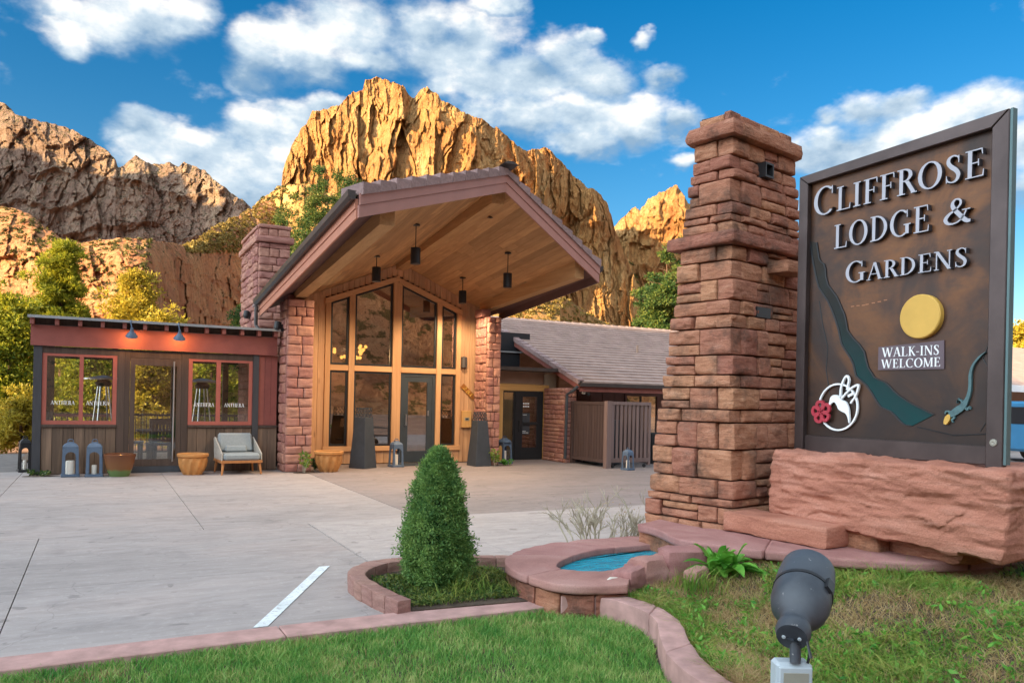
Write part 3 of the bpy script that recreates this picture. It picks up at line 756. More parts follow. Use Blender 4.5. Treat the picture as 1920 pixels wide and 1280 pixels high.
mountain('mountain', [(527,352),(530,320),(540,290),(553,260),(575,230),(585,206),(600,204),(615,204),(640,195),(650,181),(660,171),(680,171),(685,150),(705,146),(725,150),(745,157),(760,168),(775,181),(788,172),(800,164),(815,171),(830,190),(850,200),(880,214),(905,225),(930,240),(960,262),(975,276),(988,284),(1000,278),(1015,279),(1030,281),(1050,300),(1065,320),(1090,340),(1110,355),(1125,362),(1138,378),(1146,400),(1152,428),(1170,470),(1190,520)],
         [(500,420),(700,520),(1150,640),(1200,640)], [(500,830),(560,800),(850,720),(940,715),(1000,730),(1150,800),(1200,830)],
         MT['cliff_gold'], lean=0.22, amp=18, fx=0.03, fz=0.010, seed=11, nx=640, nz=300, jag=7, back=260, top_round=0.12, detail=0.75, ledge=100, brk=.10, bedstep=4, vert=.8, asp=.2)
mountain('mountain', [(1080,520),(1120,470),(1150,426),(1165,408),(1180,395),(1190,390),(1200,396),(1215,374),(1230,369),(1243,357),(1255,354),(1268,349),(1278,360),(1290,380),(1320,395),(1380,420),(1450,520),(1550,640)],
         [(1080,620),(1600,690)], [(1080,1050),(1150,1000),(1200,960),(1300,930),(1550,1000)],
         MT['cliff_gold'], lean=0.3, amp=18, fx=0.028, fz=0.006, seed=23, nx=360, nz=150, jag=6, back=260, detail=0.4)
mountain('mountain', [(-260,150),(-100,165),(-20,180),(0,190),(12,196),(28,214),(60,224),(100,231),(140,246),(175,266),(205,286),(217,298),(221,312),(232,312),(242,301),(255,292),(270,300),(285,307),(300,309),(318,303),(335,313),(345,302),(365,311),(385,319),(410,345),(440,365),(460,380),(478,396),(520,440)],
         [(-260,470),(520,480)], [(-260,960),(0,925),(215,900),(235,912),(350,890),(520,850)],
         MT['cliff_grey'], lean=0.26, amp=15, fx=0.022, fz=0.006, seed=37, nx=560, nz=200, jag=4, terr=2.5, back=300, top_round=0.10, detail=0.75, flute=0.8, ledge=38, brk=.5, bedstep=9, vert=1.2, asp=.55)
# scrubby ridge at the foot of the great cliff, and the slope beside it
mountain('hill', [(400,470),(440,430),(470,396),(485,378),(500,364),(520,352),(545,344),(580,345),(640,370),(720,420),(800,470)],
         [(400,560),(800,640)], [(400,560),(500,520),(560,470),(800,420)],
         MT['slope_gold'], lean=0.7, amp=7, fx=0.05, fz=0.02, ledge=30, seed=41, nx=260, nz=120, jag=6, back=120, lean_pow=1.0)
mountain('hill', [(860,600),(940,588),(985,568),(1010,559),(1035,555),(1055,556),(1075,568),(1100,586),(1130,602),(1160,622)],
         [(860,690),(1160,700)], [(860,200),(1000,190),(1050,195),(1160,290)],
         MT['slope_gold'], lean=1.3, amp=1.3, fx=0.08, fz=0.05, ledge=12, bedstep=1, seed=47, nx=200, nz=70, jag=2, back=60, lean_pow=1.0)
mountain('hill', [(1000,520),(1080,490),(1130,500),(1165,490),(1185,485),(1200,505),(1230,540),(1300,560),(1400,600),(1500,640)],
         [(1000,700),(1500,720)], [(1000,850),(1150,870),(1180,840),(1210,875),(1500,980)],
         MT['slope_gold'], lean=1.0, amp=7, fx=0.035, fz=0.02, ledge=30, seed=53, nx=240, nz=110, jag=4, back=120, lean_pow=1.0)
# the red hill on the left, its right flank turned away from the sun
HILL, HILLP = mountain('hill', [(-260,300),(-120,350),(0,386),(30,391),(60,404),(90,430),(120,448),(150,455),(190,450),(230,447),(260,447),(300,452),(325,456),(350,462),(375,448),(400,428),(430,412),(460,400),(490,380),(520,372),(560,372),(600,380)],
         [(-260,700),(600,690)], [(-260,260),(0,205),(150,186),(240,178),(275,182),(300,200),(335,245),(400,330),(480,420),(600,520)],
         MT['hill_red'], lean=0.9, amp=3.6, fx=0.055, fz=0.03, seed=61, nx=460, nz=190, jag=3, terr=1.6, back=120, lean_pow=1.5, top_round=0.5, ledge=7.5, brk=.5, bedstep=2.6, detail=.8, asp=1.1, cracks=0.08)

# unseen rock walls beside and behind the courtyard: one shaped to keep the low sun off it, one red in the window panes
def ridge(name, fn, x0, x1, y0, y1, nx, ny, seed, mat):
    xs, ys = np.linspace(x0, x1, nx), np.linspace(y0, y1, ny)
    X, Y = np.meshgrid(xs, ys, indexing='ij')
    Z = fn(X, Y); Z = Z * (1 + 0.10 * fbm(X * 0.03, Y * 0.03, seed=seed)) + 2.5 * ridged(X * 0.05, Y * 0.05, seed=seed + 1) * np.clip(Z / 10, 0, 1)
    i, j = np.meshgrid(np.arange(nx - 1), np.arange(ny - 1), indexing='ij')
    q = np.stack([i * ny + j, (i + 1) * ny + j, (i + 1) * ny + j + 1, i * ny + j + 1], -1).reshape(-1, 4)
    o = link_mesh(name, mesh_np(name, np.stack([X, Y, Z - 0.8], -1).reshape(-1, 3), q), mat)
    return tag(o, kind='structure')
def sstep(a, b, x):
    t_ = np.clip((x - a) / (b - a), 0, 1); return t_ * t_ * (3 - 2 * t_)
def west(X, Y):
    prof = sstep(-45, -85, X) * sstep(-170, -115, X)
    h = 35 * sstep(8, 0, Y)
    return prof * h * sstep(-230, -190, Y)
ridge('hill', west, -170, -40, -260, 14, 90, 150, 71, MT['hill_red'])
def south(X, Y):
    return 36 * sstep(-38, -80, Y) * sstep(-190, -120, Y) * (0.75 + 0.25 * sstep(0, 60, X)) * sstep(-46, -20, X) * sstep(230, 170, X)
ridge('hill', south, -46, 230, -190, -36, 150, 90, 73, MT['hill_red'])

# an unseen massif added out of frame, shaped to shade the far mesa's face up to just under the rim
crest = []
for px_, off in ((-300,50),(-100,50),(0,48),(60,52),(100,52),(150,46),(200,34),(217,24),(228,6),(242,10),(255,24),(270,24),(285,10),(300,6),(318,4),(335,8),(345,16),(365,34),(385,40),(410,40),(440,28),(470,12),(500,0),(560,-110),(640,-20)):
    ysky = float(interp([px_], [(-300,150),(-100,165),(0,190),(60,224),(100,231),(150,252),(205,286),(221,312),(255,292),(300,309),(345,302),(385,319),(410,345),(440,365),(475,396),(500,410),(560,430),(640,420)])[0])
    q_ = at(px_, ysky + off * 1.15 + 8, 915.0) + SUN_DIR * 640
    crest.append(q_)
MS = np.array([[tuple(c_ + Vector((-150, 0, 0)))[:2] + (-5,), tuple(c_ + Vector((-60, 0, -70))), tuple(c_), tuple(c_ + Vector((30, 0, -60))), tuple(c_ + Vector((70, 0, 0)))[:2] + (-5,)] for c_ in crest])
i_, j_ = np.meshgrid(np.arange(MS.shape[0] - 1), np.arange(4), indexing='ij')
tag(link_mesh('mountain', mesh_np('mountain', MS.reshape(-1, 3), np.stack([i_ * 5 + j_, (i_ + 1) * 5 + j_, (i_ + 1) * 5 + j_ + 1, i_ * 5 + j_ + 1], -1).reshape(-1, 4)), MT['cliff_grey']), kind='structure')

# scrub on the slopes: far too many bushes to count
def scrub(name, P3, count, size, cond, mat, seed, tmin=0.1):
    rg = np.random.default_rng(seed)
    n0, n1 = P3.shape[:2]
    i = rg.integers(0, n0, count * 4); j = rg.integers(2, n1 - 5, count * 4)
    pos = P3[i, j]; keep = cond(i / n0, (j - 1) / (n1 - 6), pos, rg)
    pos = pos[keep][:count]
    return pos
def puff_template(rg, nleaf):
    d = rg.normal(size=(nleaf, 3)); d /= np.linalg.norm(d, axis=1, keepdims=True); d[:, 2] = np.abs(d[:, 2])
    r = rg.uniform(0.55, 1.0, nleaf)[:, None]
    return d * r
def leaf_quads(cent, size, rg, aspect=1.0, up=0.0, normal=None):
    """one small four-cornered leaf per centre"""
    n = len(cent)
    a = rg.normal(size=(n, 3))
    if up: a[:, 2] += up
    a /= np.linalg.norm(a, axis=1, keepdims=True)
    b = rg.normal(size=(n, 3)); b = np.cross(a, b); b /= np.maximum(np.linalg.norm(b, axis=1, keepdims=True), 1e-6)
    s = np.asarray(size).reshape(-1, 1) * np.ones((n, 1))
    A_, B_ = a * s * aspect, b * s
    v = np.stack([cent - A_ , cent + B_ * 0.55, cent + A_, cent - B_ * 0.55], 1).reshape(-1, 3)
    f = np.arange(n * 4).reshape(n, 4)
    return v, f
def bushes_mesh(name, pos, size, mat, seed, nleaf=14, parent=None):
    rg = np.random.default_rng(seed)
    cs = []; ss = []
    for p_ in pos:
        s = size * rg.uniform(0.5, 1.3)
        c_ = puff_template(rg, nleaf) * s * np.array([1, 1, 0.9]) + p_
        cs.append(c_); ss.append(np.full(nleaf, s * 0.55))
    v, f = leaf_quads(np.concatenate(cs), np.concatenate(ss), rg)
    o = link_mesh(name, mesh_np(name, v, f), mat, parent)
    return o
MT['scrub'] = leaf('scrub', (0.045, 0.05, 0.015), (0.10, 0.095, 0.025), (0.20, 0.16, 0.04), 0.3, 0.05)
MT['scrub_gold'] = leaf('scrub_gold', (0.12, 0.085, 0.02), (0.24, 0.165, 0.04), (0.33, 0.24, 0.07), 0.3, 0.05)
pts = scrub('s', HILLP, 800, 1.0, lambda a, b, p_, rg: (b > 0.5) & (a < .63) & (rg.random(len(a)) < b), None, 5)
tag(bushes_mesh('hillside_scrub', pts, .8, MT['scrub'], 5), 'dark green scrub dotted over the red hillside', 'scrub', kind='stuff')
# ------------------------------------------------------------------ courtyard
MUTE = {}
def slab_sheet(name, polys, z, mat, parent=None, thick=0.06):
    b = MB()
    for pts_ in polys:
        b.prism([(x, y, z - thick) for x, y in pts_], (0, 0, thick))
    return b.build(name, mat, parent)
court = thing('courtyard', None, None)
del_keys = [k for k in court.keys()]
court['kind'] = 'structure'
xs_ = [-16, -12.2, -8.5, -4.8, -1.29, 1.12, 2.34]; ys_b = [17.9, 13.2, 9.75, 7.33]
b = MB(); b.box(-30, 40, 5.45, 24, -0.18, -0.062); b.build('joint_bed', MT['joint'], court)
gap = 0.0045
def slab(x0, x1, y0, y1, mat=MT['concrete'], z=0.0):
    b = MB(); b.box(x0 + gap, x1 - gap, y0 + gap, y1 - gap, -0.06, z + random.uniform(-0.002, 0.0))
    return b.build('slab', mat, court)
xu = [-16, -11, -6, -1.29, 1.12, 3.85]
for i in range(len(xu) - 1):
    slab(xu[i], xu[i + 1], 13.25, 18.0)
    slab(xu[i], xu[i + 1], 9.85, 13.25)
xl = [-16, -10, -5.2, -0.55, 2.34]
for i in range(len(xl) - 1):
    slab(xl[i], xl[i + 1], 7.33, 9.85)
    slab(xl[i], xl[i + 1], 5.5, 7.33)
slab(2.34, 3.82, 5.5, 9.85, MT['concrete_light'], 0.012)
slab(3.82, 9.0, 7.46, 9.85, MT['concrete_light'], 0.010)
slab(3.82, 9.0, 5.0, 7.46, MT['concrete_light'], 0.010)
b = MB(); b.prism([(3.85 + gap, 9.87, -0.06), (9.0, 9.87, -0.06), (9.0, 11.0, -0.06), (14, 12.5, -0.06), (14, 18.6, -0.06), (3.86, 18.6, -0.06)], (0, 0, 0.06)); b.build('slab', MT['paving_brown'], court)
b = MB(); b.prism([(9.02, 4.0, -0.06), (40, 4.0, -0.06), (40, 24, -0.06), (14.02, 24, -0.06), (14.02, 12.5, -0.06), (9.02, 11.0, -0.06)], (0, 0, 0.055)); b.build('slab', MT['concrete'], court)
# oil and cleaning spots, the step edge by the lighter slab
b = MB(); b.prism([(0.96, 5.56, 0.003), (1.06, 5.56, 0.003), (1.95, 7.31, 0.003), (1.85, 7.31, 0.003)], (0, 0, 0.003))
tag(b.build('parking_line', MT['white_paint'], None), kind='structure')

# ------------------------------------------------------------------ stone masonry helpers
def place_block(name, size, centre, ax, ay, az, mat, parent, r=0.02, n=(2, 1, 2), amp=0.01, freq=9, seed=0, skip=('y1',), strat=0.0, smooth=False):
    """block in the frame ax (along), ay (into the wall), az (up)"""
    if name == 'stone' and max(size[0], size[2]) > .09: n = (max(n[0], int(size[0] / .05)), 1, max(n[2], int(size[2] / .05)))
    v, q = rough_box(size, r, n, amp * .5, freq, seed, skip, strat)
    fm = np.clip(-v[:, 1] / (size[1] / 2), 0, 1) ** 3 * (1 - np.clip(np.abs(v[:, 0]) / (size[0] / 2), 0, 1) ** 8) * (1 - np.clip(np.abs(v[:, 2]) / (size[2] / 2), 0, 1) ** 8)
    v[:, 1] -= fm * amp * (.8 + 1.5 * facets(v[:, 0] * 7 + seed, v[:, 2] * 11, seed, 1.6) + .8 * facets(v[:, 0] * 17, v[:, 2] * 24 + seed, seed + 1, 1.4))
    Mx = np.array([ax, ay, az], float)
    w = v @ Mx + np.array(centre)
    if np.linalg.det(Mx) < 0: q = q[:, ::-1]
    return link_mesh(name, mesh_np(name, w, q), mat, parent, True, smooth)
SEED = [100]
def masonry_wall(parent, p0, along, inward, width, z0, z1, course, mat, depth=0.16, wmin=0.16, wmax=0.42, gap_=0.010, n=(1, 1, 1), amp=0.014, out=0.018, r=0.014, name='stone', toothed=None):
    """courses of hammered stones on one face; each stone is its own mesh"""
    rg = random.Random(SEED[0]); SEED[0] += 1
    al, inn = Vector(along), Vector(inward); z = z0; row = 0
    while z < z1 - 0.03:
        h = min(course * rg.uniform(0.8, 1.22), z1 - z)
        if z1 - z - h < course * 0.4: h = z1 - z
        x = 0.0
        while x < width - 1e-3:
            w = rg.uniform(wmin, wmax)
            if width - x - w < wmin * 0.7: w = width - x
            o = rg.uniform(0, out)
            c_ = Vector(p0) + al * (x + w / 2) + inn * (depth / 2 - o) + Vector((0, 0, z + h / 2))
            SEED[0] += 1
            place_block(name, (w - gap_, depth, h - gap_), c_, al, inn, (0, 0, 1), mat, parent, r, n, amp, 14, SEED[0] % 997)
            x += w
        z += h; row += 1

# ------------------------------------------------------------------ the lodge
FY = 18.2
lodge = thing('lodge', 'timber lodge with tall gabled canopy, glass front and red stone columns', 'building', (6.45, FY, 0))
Rb, Rf = Vector((6.45, 18.2, 4.88)), Vector((6.45, 12.7, 5.55))
Lb, Lf = Vector((3.05, 17.6, 3.47)), Vector((3.05, 10.4, 4.20))
Gb, Gf = Vector((8.97, 17.8, 3.80)), Vector((8.97, 13.35, 4.20))
def soffit(x, y):
    A, B = (Lb, Lf) if x < 6.45 else (Gb, Gf)
    t_ = abs(x - 6.45) / abs(A.x - 6.45)
    za = Rb.z + (Rf.z - Rb.z) * (y - Rb.y) / (Rf.y - Rb.y); zb = A.z + (B.z - A.z) * (y - A.y) / (B.y - A.y)
    return za + (zb - za) * t_
def front_y(x):
    B = Lf if x < 6.45 else Gf
    return Rf.y + (B.y - Rf.y) * abs(x - 6.45) / abs(B.x - 6.45)
def head(x):      # line of the window heads under the gable
    return 3.80 + 0.384 * (x - 4.75) if x < 6.4 else 4.36 - 0.405 * (x - 6.49)
def wall_top(x): return soffit(x, FY) - 0.004

# cedar boards
def plank(x0, x1, z0, z1a, z1b, y=FY - 0.03, th=0.024, mat='cedar', name='plank'):
    b = MB(); g2 = 0.004
    b.hexa([(x0+g2,y,z0),(x1-g2,y,z0),(x1-g2,y+th,z0),(x0+g2,y+th,z0),(x0+g2,y,z1a),(x1-g2,y,z1b),(x1-g2,y+th,z1b),(x0+g2,y+th,z1a)])
    return b.build(name, MT[mat], lodge)
def boards(xa, xb, n, z0f, z1f, jit=0.012):
    e_ = [xa + (xb - xa) * i / n + (random.uniform(-jit, jit) if 0 < i < n else 0) for i in range(n + 1)]
    for i in range(n):
        plank(e_[i], e_[i + 1], max(z0f(e_[i]), z0f(e_[i + 1])) if callable(z0f) else z0f, z1f(e_[i]), z1f(e_[i + 1]))
boards(4.02, 4.62, 4, 0.02, wall_top)
boards(8.07, 8.62, 4, 0.02, wall_top)
for xa, xb, n in ((4.62, 6.37, 13), (6.37, 8.07, 12)):
    e_ = [xa + (xb - xa) * i / n for i in range(n + 1)]
    for i in range(n):
        plank(e_[i], e_[i + 1], max(head(e_[i]), head(e_[i + 1])) + 0.16 - 0.03, wall_top(e_[i]), wall_top(e_[i + 1]))
boards(4.62, 6.43, 11, 0.02, lambda x: 0.315)
boards(7.45, 8.07, 4, 0.02, lambda x: 0.315)
# backing behind the boards
b = MB()
b.box(4.02, 4.64, FY, FY + 0.12, 0, 3.7); b.box(8.05, 8.62, FY, FY + 0.12, 0, 3.85)
b.box(4.64, 6.45, FY, FY + 0.12, 0, 0.32); b.box(7.44, 8.05, FY, FY + 0.12, 0, 0.32)
b.prism([(4.02,FY,3.7),(4.64,FY,3.76+0.08),(6.40,FY,head(6.39)+0.1),(6.45,FY,4.86),(4.02,FY,wall_top(4.02))], (0,0.12,0))
b.prism([(8.62,FY,3.85),(8.62,FY,wall_top(8.62)),(6.45,FY,4.86),(6.45,FY,head(6.5)+0.1),(8.05,FY,head(8.05)+0.06)], (0,0.12,0))
b.build('wall', MT['interior_dark'], lodge)
# timber mullions, rails, sloping heads
def mull(x0, x1, z0, z1a, z1b, mat='cedar_post', y=FY - 0.075, th=0.10, name='mullion'):
    b = MB()
    b.hexa([(x0,y,z0),(x1,y,z0),(x1,y+th,z0),(x0,y+th,z0),(x0,y,z1a),(x1,y,z1b),(x1,y+th,z1b),(x0,y+th,z1a)])
    return b.build(name, MT[mat], lodge, bevel=0.006)
mull(4.62, 4.745, 0.33, head(4.62) - 0.002, head(4.745) - 0.002)
mull(5.185, 5.325, 0.33, head(5.185), head(5.325)); mull(6.265, 6.485, 0.33, head(6.265) + 0.02, head(6.39))
mull(7.415, 7.545, 0.05, head(7.415), head(7.545)); mull(7.955, 8.07, 0.33, head(7.955), head(8.07))
for xa, xb in ((4.747, 5.183), (5.327, 6.263), (6.487, 7.413), (7.547, 7.953)):
    b = MB(); b.box(xa, xb, FY - 0.068, FY + 0.03, 2.215, 2.345); b.build('rail', MT['cedar_rail'], lodge, bevel=0.005)
for xa, xb in ((4.60, 6.45), (7.44, 8.09)):
    b = MB(); b.box(xa, xb, FY - 0.09, FY + 0.03, 0.315, 0.43); b.build('rail', MT['cedar_rail'], lodge, bevel=0.005)
for xa, xb in ((4.60, 6.40), (6.40, 8.09)):
    za, zb = (head(xa), head(6.39)) if xa < 6 else (head(6.45), head(xb))
    b = MB(); b.hexa([(xa,FY-0.085,za+0.003),(xb,FY-0.085,zb+0.003),(xb,FY+0.03,zb+0.003),(xa,FY+0.03,za+0.003),(xa,FY-0.085,za+0.135),(xb,FY-0.085,zb+0.135),(xb,FY+0.03,zb+0.135),(xa,FY+0.03,za+0.135)])
    b.build('rail', MT['cedar_rail'], lodge)
# windows: black metal frames and panes
def window(x0, x1, z0, z1a, z1b, glassm='glass_lodge', parent=None, y=FY - 0.02, fw=0.045, name='window'):
    b = MB(); d = 0.06
    b.box(x0, x0 + fw, y, y + d, z0 + fw, min(z1a, z1b) - fw) if False else None
    s = (z1b - z1a) / (x1 - x0)
    def q(xa, xb, za0, za1, zb0, zb1):
        b.hexa([(xa,y,za0),(xb,y,zb0),(xb,y+d,zb0),(xa,y+d,za0),(xa,y,za1),(xb,y,zb1),(xb,y+d,zb1),(xa,y+d,za1)])
    q(x0, x0 + fw, z0, z1a, z0, z1a + s * fw); q(x1 - fw, x1, z0, z1b - s * fw, z0, z1b)
    q(x0 + fw, x1 - fw, z0, z0 + fw, z0, z0 + fw)
    q(x0 + fw, x1 - fw, z1a + s * fw - fw, z1a + s * fw, z1b - s * fw - fw, z1b - s * fw)
    f_ = b.build(name, MT['black_frame'], parent or lodge)
    b = MB()
    b.hexa([(x0+fw,y+0.026,z0+fw),(x1-fw,y+0.026,z0+fw),(x1-fw,y+0.034,z0+fw),(x0+fw,y+0.034,z0+fw),(x0+fw,y+0.026,z1a+s*fw-fw),(x1-fw,y+0.026,z1b-s*fw-fw),(x1-fw,y+0.034,z1b-s*fw-fw),(x0+fw,y+0.034,z1a+s*fw-fw)])
    b.build('pane', MT[glassm], f_)
    return f_
for xa, xb in ((4.75, 5.18), (5.33, 6.26), (6.49, 7.41), (7.55, 7.95)):
    window(xa, xb, 2.35, head(xa) - 0.004, head(xb) - 0.004)
window(4.75, 5.18, 0.435, 2.21, 2.21); window(5.33, 6.26, 0.435, 2.21, 2.21); window(7.55, 7.95, 0.435, 2.21, 2.21)
# glazed entrance door
b = MB()
for q in ((6.49, 6.57, 0.02, 2.205), (7.33, 7.41, 0.02, 2.205)): b.box(q[0], q[1], FY - 0.03, FY + 0.06, q[2], q[3])
b.box(6.57, 7.33, FY - 0.03, FY + 0.06, 2.125, 2.205)
b.build('door_frame', MT['dark_door'], lodge)
b = MB()
b.box(6.573, 6.70, FY - 0.022, FY + 0.03, 0.03, 2.12); b.box(7.20, 7.327, FY - 0.022, FY + 0.03, 0.03, 2.12)
b.box(6.70, 7.20, FY - 0.022, FY + 0.03, 2.00, 2.12); b.box(6.70, 7.20, FY - 0.022, FY + 0.03, 0.03, 0.30)
door = b.build('door', MT['dark_door'], lodge)
b = MB(); b.box(6.70, 7.20, FY, FY + 0.008, 0.30, 2.00); b.build('pane', MT['glass_lodge'], door)
b = MB(); b.tube([(6.635, FY-0.022, 1.20), (6.635, FY-0.09, 1.20), (6.635, FY-0.09, 0.93), (6.635, FY-0.022, 0.93)], 0.014); b.build('handle', MT['silver'], door)
b = MB(); b.box(6.60, 7.30, FY + 0.035, FY + 0.075, 1.12, 1.17); b.build('push_bar', MT['silver'], door)
b = MB(); b.box(6.48, 7.42, FY - 0.10, FY + 0.05, 0.004, 0.022); b.build('threshold', MT['silver'], lodge)
b = MB(); b.box(7.215, 7.245, FY - 0.034, FY - 0.02, 1.17, 1.30); b.build('lock_plate', MT['silver'], door)

# canopy: ridge beam, edge beams, boarded soffit, fascias, tiles
def beam(x0, x1, y0, y1, drop0, drop1):
    b = MB()
    zt = lambda x, y: soffit(x, y) + 0.01
    xm = (x0 + x1) / 2
    b.hexa([(x0,y0,soffit(xm,y0)-drop0),(x1,y0,soffit(xm,y0)-drop0),(x1,y1,soffit(xm,y1)-drop1),(x0,y1,soffit(xm,y1)-drop1),
            (x0,y0,zt(x0,y0)),(x1,y0,zt(x1,y0)),(x1,y1,zt(x1,y1)),(x0,y1,zt(x0,y1))])
    return b.build('beam', MT['beam'], lodge)
beam(6.32, 6.58, 12.95, 18.17, 0.30, 0.17)
beam(3.60, 3.83, 11.12, 18.15, 0.30, 0.16)
beam(8.46, 8.68, 13.44, 17.9, 0.29, 0.16)
rg = random.Random(3)
for (xa, xb, n) in ((3.60, 6.45, 21), (6.45, 8.68, 17)):
    for i in range(n):
        x0 = xa + (xb - xa) * i / n + 0.002; x1 = xa + (xb - xa) * (i + 1) / n - 0.002
        yf = max(front_y(x0), front_y(x1)) ; ya = yf + 0.04
        cuts = [ya] + sorted(rg.uniform(ya + 0.8, 17.4) for _ in range(rg.choice((1, 2, 2)))) + [18.26]
        for c0, c1 in zip(cuts[:-1], cuts[1:]):
            if c1 - c0 < 0.3: c1 = c0 + 0.3
            y0 = c0 + 0.002; y1 = min(c1, 18.26) - 0.002
            b = MB(); dz = rg.uniform(-0.001, 0.001)
            b.hexa([(x0,y0,soffit(x0,y0)+dz),(x1,y0,soffit(x1,y0)+dz),(x1,y1,soffit(x1,y1)+dz),(x0,y1,soffit(x0,y1)+dz)] + [(x0,y0,soffit(x0,y0)+.02),(x1,y0,soffit(x1,y0)+.02),(x1,y1,soffit(x1,y1)+.02),(x0,y1,soffit(x0,y1)+.02)])
            b.build('soffit_board', MT['soffit'], lodge)
# painted eave undersides
for xa, xb, yb in ((3.06, 3.60, 17.6), (8.68, 8.96, 17.8)):
    fa, fb = front_y(xa) + 0.03, front_y(xb) + 0.03
    b = MB(); b.hexa([(xa,fa,soffit(xa,fa)-.03),(xb,fb,soffit(xb,fb)-.012),(xb,yb,soffit(xb,yb)-.012),(xa,yb,soffit(xa,yb)-.03),(xa,fa,soffit(xa,fa)+.02),(xb,fb,soffit(xb,fb)+.02),(xb,yb,soffit(xb,yb)+.02),(xa,yb,soffit(xa,yb)+.02)])
    b.build('eave_soffit', MT['mauve'], lodge)
# roof deck
DT = 0.15
def decktop(x, y): return soffit(x, y) + DT
b = MB()
for xa, xb in ((3.05, 6.45), (6.45, 8.97)):
    for i in range(16):
        for j in range(8):
            P8 = []
            x0, x1 = xa + (xb - xa) * i / 16, xa + (xb - xa) * (i + 1) / 16
            yy_ = lambda x, j: front_y(x) + 0.02 + (18.3 - front_y(x) - 0.02) * j / 8
            for dz in (0.024, DT):
                for (x, y) in ((x0, yy_(x0, j)), (x1, yy_(x1, j)), (x1, yy_(x1, j + 1)), (x0, yy_(x0, j + 1))): P8.append((x, y, soffit(x, y) + dz))
            b.hexa(P8)
b.build('roof_deck', MT['mauve'], lodge)
# front fascias, two boards each side
def fascia(a, c_, za0, za1, mat, off, name='fascia_board', th=0.03):
    d = Vector((c_.x - a.x, c_.y - a.y, 0)).normalized(); n_ = Vector((d.y, -d.x, 0))
    if n_.y > 0: n_ = -n_
    o = n_ * off; p = n_ * (off - th)
    A = lambda q, dz, w: (q.x + w.x, q.y + w.y, q.z + dz)
    b = MB(); b.hexa([A(a,za0,o),A(c_,za0,o),A(c_,za0,p),A(a,za0,p),A(a,za1,o),A(c_,za1,o),A(c_,za1,p),A(a,za1,p)])
    return b.build(name, MT[mat], lodge)
for a, c_ in ((Lf, Rf), (Rf, Gf)):
    fascia(a, c_, -0.17, -0.004, 'fascia', 0.03)
    fascia(a, c_, 0.0, 0.155, 'fascia', 0.048)
# left eave fascia and gutter, right eave fascia
def side_fascia(x, y0, y1, z0, z1, th, mat, name='fascia_board'):
    b = MB(); b.hexa([(x,y0,soffit(x,y0)+z0),(x+th,y0,soffit(x,y0)+z0),(x+th,y1,soffit(x,y1)+z0),(x,y1,soffit(x,y1)+z0),(x,y0,soffit(x,y0)+z1),(x+th,y0,soffit(x,y0)+z1),(x+th,y1,soffit(x,y1)+z1),(x,y1,soffit(x,y1)+z1)])
    return b.build(name, MT[mat], lodge)
side_fascia(3.03, 10.40, 17.6, -0.17, -0.035, 0.03, 'fascia_eave'); side_fascia(3.015, 10.40, 17.6, -0.030, 0.10, 0.045, 'fascia_eave')
side_fascia(8.96, 13.37, 17.8, -0.17, 0.10, 0.03, 'mauve')
b = MB()
prof = [(0.0, 0.0), (0.0, 0.10), (0.012, 0.11), (-0.10, 0.12), (-0.115, 0.11), (-0.10, 0.04), (-0.06, -0.01)]
pa = [(3.01 + px_, 10.36, soffit(3.05, 10.4) + 0.07 + pz_) for px_, pz_ in prof]; pb = [(3.01 + px_, 17.62, soffit(3.05, 17.6) + 0.07 + pz_) for px_, pz_ in prof]
nn = len(prof); b.add(pa + pb, [list(range(nn))[::-1], list(range(nn, 2*nn))] + [(i, (i+1) % nn, nn + (i+1) % nn, nn + i) for i in range(nn)])
b.build('gutter', MT['gutter'], lodge)
b = MB(); b.tube([(2.96, 17.55, 3.52), (2.96, 17.55, 3.10), (3.0, 17.45, 3.02)], 0.04); b.build('downspout', MT['gutter'], lodge)
b = MB()
pa = [(8.99 - px_, 13.36, soffit(8.97, 13.4) + 0.07 + pz_) for px_, pz_ in prof]; pb = [(8.99 - px_, 17.8, soffit(8.97, 17.8) + 0.07 + pz_) for px_, pz_ in prof]
b.add(pa + pb, [list(range(nn)), list(range(nn, 2*nn))[::-1]] + [(i, nn + i, nn + (i+1) % nn, (i+1) % nn) for i in range(nn)])
b.build('gutter', MT['gutter'], lodge)
# tiles along the front edge, one by one
rg = random.Random(5)
for a, c_, n in ((Lf, Rf, 11), (Rf, Gf, 9)):
    d = Vector((c_.x - a.x, c_.y - a.y, c_.z - a.z)); d2 = Vector((d.x, d.y, 0)).normalized(); n_ = Vector((d2.y, -d2.x, 0))
    if n_.y > 0: n_ = -n_
    for i in range(n):
        A_ = a + d * (i / n); B_ = a + d * ((i + 1) / n)
        if a is Rf: A_, B_ = B_, A_              # the low end of a tile comes first
        lift0, lift1 = 0.060 + rg.uniform(0, 0.012), 0.0
        o0 = n_ * 0.085; o1 = -n_ * 0.30
        tk = 0.105 if a is Lf else 0.085
        g3 = (B_ - A_) * 0.03
        A_ = A_ + g3; B_ = B_ - g3 * 0.2
        bz = 0.158
        pts_ = [(A_+o0, bz - 0.02), (B_+o0, bz - 0.02), (B_+o1, bz - 0.02), (A_+o1, bz - 0.02), (A_+o0, bz + tk + lift0 - 0.02), (B_+o0, bz + tk + lift1 - 0.02), (B_+o1, bz + 0.03 + lift1), (A_+o1, bz + 0.03 + lift0)]
        b = MB(); b.hexa([(p_.x, p_.y, p_.z + dz) for p_, dz in pts_]); b.build('rake_tile', MT['roof_tile'], lodge)
b = MB(); b.hexa([(6.30,12.45,5.83),(6.60,12.45,5.83),(6.60,13.6,5.72),(6.30,13.6,5.72),(6.40,12.45,5.88),(6.50,12.45,5.88),(6.50,13.6,5.77),(6.40,13.6,5.77)]); b.build('ridge_cap', MT['gutter'], lodge)
